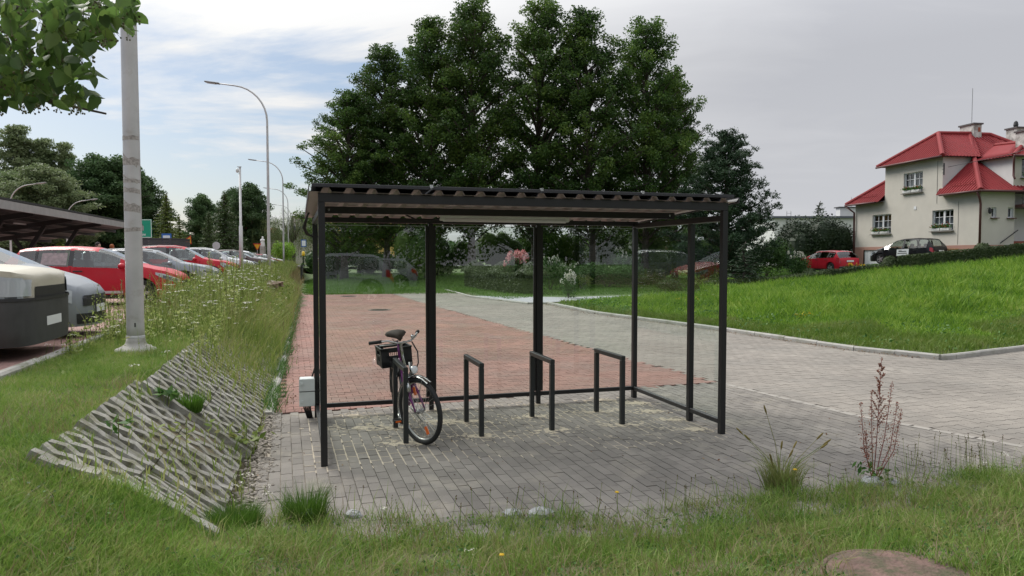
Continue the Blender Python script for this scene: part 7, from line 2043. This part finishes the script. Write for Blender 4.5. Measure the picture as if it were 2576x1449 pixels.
# dead cuttings and litter along the kerbs
def litter():
    C = []
    for k in range(1500):
        s = rnd(-2, 28); d = -abs(random.gauss(0, .16)); x, y = kpt(s, d); 
        if sin(s * 3.1) + sin(s * 1.3) < .1: continue
        C.append((x, y, .006 + rnd(0, .025)))
    for i in range(len(FK) - 1):
        a, b = FK[i], FK[i + 1]
        for k in range(700 if 2 < i < 6 else 250):
            t = rnd(0, 1); q = abs(random.gauss(0, .20 if i in (3, 4) else .12)); C.append((a[0] + (b[0] - a[0]) * t - q * .9, a[1] + (b[1] - a[1]) * t - q * .4, .006 + rnd(0, .03)))
    for k in range(260):
        y = rnd(11, 36); x = rnd(-2.9 - .28 * (y - 8.9), 3.0 - .36 * (y - 11)); C.append((x, y, .012))
    for k in range(70):
        C.append((rnd(-2.4, 4), rnd(5.6, 10), .008))
    C = np.array(C); V, Fc = leafquads(C, rng.uniform(.015, .045, len(C)), .5, up=2.5); o = link('leaf_litter', npmesh('leaf_litter', V, Fc, GM['litter'])); tag(o, 'brown dead leaves and cuttings swept along the kerbs', 'litter', kind='stuff')
    X = []; 
    n = 6500; s = rng.uniform(-.5, 27, n); d = rng.normal(.07, .07, n); x = KX + KD[0] * s + KN[0] * d; y = KY + KD[1] * s + KN[1] * d; k = np.sin(s * 2.3) + np.sin(s * 5.1) + .05 * s > -.1; h = rng.uniform(.06, .26, n)
    grass('kerb_tufts', 'small green tufts growing in the kerb joint', [blades(x[k], y[k], np.zeros(k.sum()), h[k], rng.uniform(.006, .012, k.sum()), h[k])], GM['clover'])
litter()
def dirt_strip():
    mb = MB()
    for k in range(1500):
        q = rnd(-4.6, .1); d = random.gauss(.06, .07); x, y = kpt(q, d); r = rnd(.006, .022); z = max(0, (d - .16) * .79) + .002
        mb.blob((x, y, z), (r, r * rnd(.7, 1.1), r * .6), 5, 3, jit=.2)
    o = obj('loose_grit', mb, M('grit', (.30, .27, .23), .95, rand=.3)); tag(o, 'loose grit and small stones between the slabs and the paving', 'gravel', kind='stuff')
dirt_strip()
# ------------------------------------------------------------------ single plants
def stalk_plant(name, label, base, stems, mat, cat='plant'):
    r = thing(name, label, cat, base); return r
def foxtail():
    p = at(1965, 1245, 5.98); b = gz1(p.x, p.y); r = thing('foxtail_clump', 'foxtail grass clump with brown bristly heads at the paving edge', 'grass clump', (p.x, p.y, b))
    tips = [(1868, 1092), (1888, 1108), (1928, 1040), (1965, 1130), (1995, 1128), (2055, 1105), (2072, 1118), (2064, 1128), (1985, 1150), (1942, 1160), (1950, 1178)]
    st = MB(); hd = MB()
    for u, v in tips:
        e = at(u, v, p.y + rnd(-.12, .12)) - Vector((p.x, p.y, b)); s = Vector((rnd(-.06, .06), rnd(-.05, .05), 0)); m = s.lerp(e, .55) + Vector((-e.x * .12, 0, e.z * .06))
        st.tube([s, m, e], [.0035, .003, .002], 4, cap=False); d = (e - m).normalized(); o_ = obj('seed_head', MB().tube([e - d * .005, e + d * .02, e + d * .06, e + d * .075], [.003, .008, .007, .002], 6), GM['foxtail'], r)
    obj('stems', st, GM['weed'], r)
    n = 420; a = rng.random(n) * 2 * pi; q = rng.random(n) * .13; h = rng.uniform(.12, .38, n)
    V, Fc = blades(q * np.cos(a), q * np.sin(a) * .7, np.full(n, -.02), h, rng.uniform(.004, .008, n), h * rng.uniform(.2, .9, n), a); link('leaves', npmesh('leaves', V, Fc, GM['weed']), r)
foxtail()
def dock():
    p = at(2197, 1238, 6.12); b = gz1(p.x, p.y); r = thing('dock_plant', 'tall rust red dock plant gone to seed at the paving edge', 'plant', (p.x, p.y, b))
    st = MB(); C = []
    tips = [((2218, 898), .5), ((2165, 1012), .7), ((2192, 985), .6), ((2258, 1010), .7), ((2268, 1030), .75), ((2245, 958), .6), ((2178, 1085), .8)]
    for (u, v), k in tips:
        e = at(u, v, p.y + rnd(-.1, .1)) - Vector((p.x, p.y, b)); m = Vector((e.x * k, e.y * .6, e.z * .45)); P = [Vector((rnd(-.02, .02), 0, 0)), m * .5, m, m.lerp(e, .55), e]
        st.tube(P, [.0045, .004, .0032, .0024, .0015], 5, cap=False)
        for j in range(190):
            t = rnd(.25, 1) ** .8; q = t * 4; i = min(3, int(q)); x = P[i].lerp(P[i + 1], q - i); w = .035 * (1.1 - t) + .008; C.append((x.x + rnd(-w, w), x.y + rnd(-w, w), x.z + rnd(-.012, .012)))
    main = [Vector((0, 0, 0))] ; e = at(2218, 898, p.y) - Vector((p.x, p.y, b))
    for k in range(16):
        t = .45 + .5 * k / 16; x = e * t; a = rnd(0, 6.28); l = .16 * (1.15 - t); y2 = x + Vector((cos(a) * l * .6, sin(a) * l * .6, l)); st.tube([x, y2], [.003, .0015], 4, cap=False)
        for j in range(40): q = x.lerp(y2, rnd(.1, 1)); C.append((q.x + rnd(-.01, .01), q.y + rnd(-.01, .01), q.z))
    obj('stems', st, M('dock_stem', (.20, .055, .05), .7), r)
    V, Fc = leafquads(np.array(C), rng.uniform(.008, .017, len(C)), .8); link('seeds', npmesh('seeds', V, Fc, GM['dock']), r)
    C = np.array([(rnd(-.15, .15), rnd(-.12, .12), rnd(.0, .16)) for _ in range(60)]); V, Fc = leafquads(C, rng.uniform(.03, .09, 60), .4, up=.5); link('leaves', npmesh('leaves', V, Fc, GM['clover']), r)
dock()
def weed_stems():
    """thin plantain and hawkbit stalks at the turf edge"""
    st = MB(); C = []
    for k in range(90):
        u = rnd(820, 2560); v = np.interp(u, [800, 1500, 2000, 2300, 2576], [1250, 1235, 1190, 1110, 1120]) + rnd(-25, 60)
        x = at(u, v, 5).x / 5; Y = float(yedge(x * 5.6)) - rnd(.0, .45); p = at(u, v, Y); b = float(gbase(p.x, Y))
        if p.z < b + .06: continue
        l = rnd(-.08, .08); st.tube([(p.x - l, Y, b), (p.x - l * .3, Y, b + (p.z - b) * .6), tuple(p)], [.0022, .0018, .0014], 3, cap=False)
        for j in range(7): C.append((p.x + rnd(-.004, .004), Y + rnd(-.004, .004), p.z + rnd(-.022, .012)))
    for k in range(46):
        u = rnd(2290, 2480); v = rnd(1080, 1180); Y = 6.45 + rnd(-.2, .2); p = at(u, v, Y); b = float(gbase(p.x, Y)); st.tube([(p.x + rnd(-.05, .05), Y, b), tuple(p)], [.0022, .0014], 3, cap=False)
        for j in range(10): C.append((p.x + rnd(-.006, .006), Y, p.z + rnd(-.05, .01)))
    o = obj('seed_stalks', st, GM['weed']); tag(o, 'thin flowering stalks along the turf edge', 'weeds', kind='stuff')
    V, Fc = leafquads(np.array(C), rng.uniform(.008, .014, len(C)), .7); o = link('seed_heads', npmesh('seed_heads', V, Fc, leafmat('seed_brown', [(.07, .035, .025), (.12, .07, .04), (.10, .10, .04)], .2))); tag(o, 'small dark seed heads on the turf edge stalks', 'weeds', kind='stuff')
weed_stems()
def tuft(name, label, u, v, Y, n, hmax, r0, mat, wid=(.002, .004), ln=(.1, .6)):
    p = at(u, v, Y); b = gz1(p.x, p.y); r = thing(name, label, 'grass clump', (p.x, p.y, b)); a = rng.random(n) * 2 * pi; q = np.sqrt(rng.random(n)) * r0; h = rng.uniform(.35, 1, n) * hmax
    V, Fc = blades(q * np.cos(a), q * np.sin(a), np.full(n, -.02), h, rng.uniform(*wid, n), h * rng.uniform(*ln, n), a); link('leaves', npmesh('leaves', V, Fc, mat), r)
    # a short basal crown that carries the leaves
    obj('root_crown', MB().blob((0, 0, -.02), (r0 * .6, r0 * .6, .03), 8, 4), GM['straw'], r)
fine = leafmat('fine_tuft', [(.05, .12, .015), (.08, .17, .02), (.11, .21, .03)], .35)
tuft('grass_tuft', 'dense fine bright green tuft where slabs meet turf', 590, 1360, 4.85, 2600, .24, .16, fine)
tuft('grass_tuft', 'loose upright green tuft at the paving corner', 770, 1300, 5.3, 1100, .32, .14, fine)
tuft('grass_tuft', 'dark green sedge tuft in the middle of the slabs', 480, 1090, 6.95, 500, .22, .10, fine, (.005, .01))
def rosette(u, v, Y, label, n=26, sz=.12, up=.16):
    p = at(u, v, Y); b = max(gz1(p.x, p.y), 0) + .05; r = thing('broadleaf_weed', label, 'plant', (p.x, p.y, b)); C = []; T = []
    for k in range(n):
        a = rnd(0, 6.28); d = Vector((cos(a), sin(a), rnd(.3, 1.2))).normalized(); C.append(d * rnd(.05, up)); T.append(d)
    V, Fc = leafquads(np.array(C), rng.uniform(.7, 1.3, n) * sz, .45, up=.8, tip=np.array(T) * 2); link('leaves', npmesh('leaves', V, Fc, GM['clover'] if n < 30 else GM['weed']), r); obj('stem', MB().tube([(0, 0, -.06), (0, 0, up * .7)], .004, 5), GM['weed'], r)
rosette(425, 1065, 6.7, 'bright green broad leaved weed sprouting from the upper slabs', 20, .13, .15)
rosette(620, 1110, 7.1, 'bushy green weed at the foot of the slabs by the kerb', 45, .10, .28)
rosette(300, 1165, 5.2, 'leafy weed growing through the near slabs', 24, .07, .18)
rosette(470, 1140, 5.9, 'pale seeding weed growing through the slab centre', 40, .06, .30)
# yellow flower heads in the turf
for k, (u, v, Y, lb) in enumerate([(1552, 1240, 5.2, 'single yellow hawkbit flower above the turf edge, near the pale lumps'), (1262, 1415, 4.1, 'orange yellow flower low in the front turf'), (2000, 1183, 5.7, 'small orange flower in the foxtail clump')]):
    p = at(u, v, Y); b = gz1(p.x, Y); r = thing('yellow_flower', lb, 'flower', (p.x, Y, b)); h = max(.04, p.z - b)
    obj('stem', MB().tube([(0, 0, -.03), (.005, 0, h)], .002, 4), GM['weed'], r); obj('flower_head', MB().lathe([(.004, h), (.016, h + .005), (.013, h + .011), (.002, h + .012)], 9), LM['yellow'], r)

# ------------------------------------------------------------------ linden bough at the upper left
def linden():
    r = thing('linden_tree', 'linden tree whose leafy bough hangs into the sky beside the pole', 'tree', (-4.3, 3.3, .72))
    o = Vector(r.location)
    tr = MB().tube([(0, 0, -.1), (.05, .02, 1.2), (.0, .05, 2.6), (-.1, .1, 4.4), (-.05, .2, 6.2)], [.17, .14, .12, .08, .03], 10)
    br = [((0, .03, 2.3), (.7, .2, 3.05), (1.9, .45, 3.15), (2.75, .6, 2.95)), ((-.02, .05, 2.0), (.6, .25, 2.55), (1.5, .5, 2.6), (2.1, .6, 2.4)), ((0, .05, 1.9), (.6, .3, 2.2), (1.4, .6, 2.15), (2.05, .75, 2.02)), ((-.05, .08, 3.4), (.8, .1, 4.0), (1.8, .2, 4.1), (2.4, .3, 3.9)), ((-.05, .1, 3.8), (-.8, .4, 4.4), (-1.5, .6, 4.8)), ((-.05, .1, 3.6), (-.3, -.8, 4.2), (-.5, -1.5, 4.6))]
    for b in br: tr.tube([Vector(q) for q in b], [.04, .025, .014, .006][:len(b)], 6)
    obj('trunk', tr, MT['bark'], r, True)
    # heart shaped leaf
    out = [(0, 0), (.022, -.012), (.042, .004), (.047, .03), (.036, .06), (.016, .085), (0, .105), (-.016, .085), (-.036, .06), (-.047, .03), (-.042, .004), (-.022, -.012)]
    mb = MB(); V = [(x, y, .012 * abs(x) / .047 - .02 * (y / .1) ** 2) for x, y in out] + [(0, .03, -.006)]
    mb.add(V, [(i, (i + 1) % 12, 12) for i in range(12)]); me = mb.mesh('leaf', LM['linden'], True)
    poly = [(-60, -30), (345, -30), (352, 30), (318, 40), (330, 62), (268, 72), (300, 92), (246, 96), (250, 118), (205, 110), (215, 140), (236, 170), (238, 205), (205, 190), (180, 195), (240, 228), (243, 250), (205, 250), (150, 258), (120, 232), (90, 262), (40, 245), (10, 262), (-60, 250)]
    n = 0; tries = 0; P = []
    while n < 800 and tries < 30000:
        tries += 1; u, v = rnd(-60, 352), rnd(-30, 262)
        if not inpoly(np.array([u]), np.array([v]), poly)[0]: continue
        # a few openings between the sprays
        if (sin(u * .045 + 1) * sin(v * .06 + u * .012) > .78): continue
        Y = rnd(3.2, 4.2); P.append(at(u, v, Y)); n += 1
    for k in range(160): P.append(Vector((rnd(-5.6, -1.9), rnd(2.2, 4.8), rnd(3.9, 6.6))))
    fruits = MB(); rest = []
    for k, p in enumerate(P):
        s = rnd(.45, .8); rot = (radians(rnd(-150, -60)), radians(rnd(-35, 35)), rnd(-pi, pi))
        if k < 300:
            l = link('leaf', me, r, p - o); l.rotation_euler = rot; l.scale = (s, s, s)
        else: rest.append((p - o, rot, s))
        if k % 5 == 0 and k < 800:
            q = p - o; fruits.tube([q, q + Vector((0, 0, -.03)), q + Vector((rnd(-.02, .02), 0, -.06))], .0012, 3, cap=False)
            for j in range(4):
                c = q + Vector((rnd(-.03, .03), rnd(-.02, .02), -.06 - rnd(0, .025))); fruits.blob(c, .0055, 6, 4); fruits.tube([q + Vector((0, 0, -.045)), c], .0009, 3, cap=False)
    mb = MB()
    from mathutils import Euler
    for p, rot, s in rest:
        R = Euler(rot).to_matrix() * s; mb.add([R @ Vector(v) + p for v in V], [(i, (i + 1) % 12, 12) for i in range(12)])
    tag(obj('leaves', mb, LM['linden'], r, True), kind='stuff')
    obj('fruits', fruits, leafmat('linden_fruit', [(.10, .11, .05), (.14, .13, .06)], .1), r)
linden()
# ------------------------------------------------------------------ people beyond the cars
def person(x, y, z, h, coat, hair, trousers, label, face_az=0.0):
    r = thing('person', label, 'person', (x, y, z), face_az); k = h / 1.72
    V = [(0, 0, .95), (0, 0, 1.15), (0, 0, 1.38), (0, 0, 1.47), (0, 0, 1.56), (.19, 0, 1.38), (.25, .02, 1.12), (.24, -.08, .90), (.24, -.12, .80), (-.19, 0, 1.38), (-.25, .02, 1.12), (-.24, -.08, .90), (-.24, -.12, .80),
         (.10, 0, .90), (.11, -.02, .50), (.11, .02, .09), (.11, -.14, .04), (-.10, 0, .90), (-.11, .06, .50), (-.11, .1, .09), (-.11, -.04, .04)]
    E = [(0, 1), (1, 2), (2, 3), (3, 4), (2, 5), (5, 6), (6, 7), (7, 8), (2, 9), (9, 10), (10, 11), (11, 12), (0, 13), (13, 14), (14, 15), (15, 16), (0, 17), (17, 18), (18, 19), (19, 20)]
    R = [.14, .13, .15, .06, .06, .07, .05, .036, .03, .07, .05, .036, .03, .095, .065, .045, .04, .095, .065, .045, .04]
    me = bpy.data.meshes.new('body'); me.from_pydata([tuple(Vector(v) * k) for v in V], E, []); o = link('body', me, r)
    md = o.modifiers.new('skin', 'SKIN')
    for i, rr in enumerate(R): me.skin_vertices[0].data[i].radius = (rr * k, rr * k * (.75 if i in (0, 1, 2) else 1))
    me.skin_vertices[0].data[0].use_root = True
    o.modifiers.new('sub', 'SUBSURF').levels = 1; o.modifiers['sub'].render_levels = 1
    dg = bpy.context.evaluated_depsgraph_get(); m2 = bpy.data.meshes.new_from_object(o.evaluated_get(dg)); o.modifiers.clear(); o.data = m2; m2.materials.clear(); 
    for m_ in (coat, trousers): m2.materials.append(m_)
    for p in m2.polygons: p.material_index = 1 if p.center.z < .93 * k else 0; p.use_smooth = True
    skin = M('skin', (.45, .27, .2), .6) if 'skin' not in bpy.data.materials else bpy.data.materials['skin']
    hd = MB().blob((0, 0, 1.62), (.076, .095, .115), 14, 10); hd.blob((0, -.098, 1.61), (.014, .02, .022), 6, 5); hd.blob((.078, 0, 1.61), (.012, .025, .03), 6, 5); hd.blob((-.078, 0, 1.61), (.012, .025, .03), 6, 5)
    h_ = obj('head', hd, skin, r, True); h_.scale = (k, k, k)
    ey = MB().blob((.03, -.086, 1.63), (.012, .008, .007), 6, 4).blob((-.03, -.086, 1.63), (.012, .008, .007), 6, 4).box((0, -.092, 1.565), (.045, .008, .01)); e_ = obj('face', ey, MT['seam'], h_)
    hr_ = obj('hair', MB().blob((0, .018, 1.645), (.092, .102, .118), 14, 10), hair, r, True); hr_.scale = (k, k, k)
    for s in (-1, 1):
        hn = MB().box((s * .24, -.125, .76), (.03, .07, .09), bev=.01)
        for f in range(4): hn.tube([(s * .24, -.155 + f * .02, .72), (s * .235, -.158 + f * .02, .685), (s * .22, -.155 + f * .02, .655 + .008 * abs(f - 1.5))], .0085, 5)
        hn.tube([(s * .225, -.16, .77), (s * .21, -.185, .74), (s * .205, -.19, .71)], .0095, 5); g_ = obj('hand', hn, skin, r, True); g_.scale = (k, k, k)
mk = lambda n, c: M(n, c, .85)
p = at(247, 620, 25); person(p.x, 25, P_LOT, 1.66, mk('dark_coat', (.03, .03, .04)), mk('dark_hair', (.02, .012, .01)), mk('dark_trousers', (.02, .02, .03)), 'dark haired person walking behind the red hatchback', 1.2)
p = at(282, 614, 33); person(p.x, 33, P_LOT, 1.72, mk('grey_jacket', (.15, .14, .14)), mk('auburn_hair', (.28, .09, .03)), mk('blue_jeans', (.05, .07, .14)), 'auburn haired person standing under the solar carport', 2.9)

# ------------------------------------------------------------------ what stands behind the photographer and shows in the glass
def mirror_pt(u, v, D, panel):
    """point at total path length D seen at (u,v) reflected in the glass of 'back' or 'side'"""
    n = Vector((-sin(SY), cos(SY), 0)) if panel == 'back' else Vector((cos(SY), sin(SY), 0))
    q = sh(0, SD - .03) if panel == 'back' else sh(SL - .03, 0)
    d = (at(u, v, 1) - Vector((0, 0, EYE))); d /= sqrt(d.x ** 2 + d.y ** 2); c = Vector((0, 0, EYE))
    t = (q - c).dot(n) / d.dot(n); hit = c + d * t; r = d - n * (2 * d.dot(n)); return hit + r * (D - t)
GB = 'cars parked behind the photographer'
def mirrored_car(kind, color, label, u_nose, u_tail, D, panel, dz=0):
    """car whose flank is seen in the glass between two columns"""
    a = mirror_pt(u_nose, 645, D, panel); b = mirror_pt(u_tail, 645, D, panel); h = math.atan2(a.y - b.y, a.x - b.x); c = (a + b) / 2; L = SPEC[kind]['L']
    return make_car(kind, color, label, (c.x + cos(h) * L / 2, c.y + sin(h) * L / 2, gz1(c.x, c.y) + dz), h, GB, trim=True)
mirrored_car('suv', 'silver', 'grey sport utility car mirrored in the first pane', 640, 985, 25, 'back')
mirrored_car('wagon', 'silver', 'silver estate mirrored beyond the grey sport utility car', 800, 1040, 34, 'back')
for k, (x, y) in enumerate([(-3, -30), (6, -27), (15, -30), (24, -26), (33, -22), (42, -14), (46, -4), (-12, -33)]):
    plant_tree('alder_tree', ald[k % 3], 'dark tree standing behind the photographer', (x, y, gz1(x, y)), k * 1.9, (1.15, 1.15, .62), 'trees behind the photographer')
    bush('undergrowth_bush', 'dark shrub under the trees behind the photographer', (x + 4, y + 1, gz1(x + 4, y + 1)), (5, 2, 4.2), LM['alder'], 2600, .3, group='shrubs behind the photographer')
scene.render.resolution_x = 1024; scene.render.resolution_y = 576
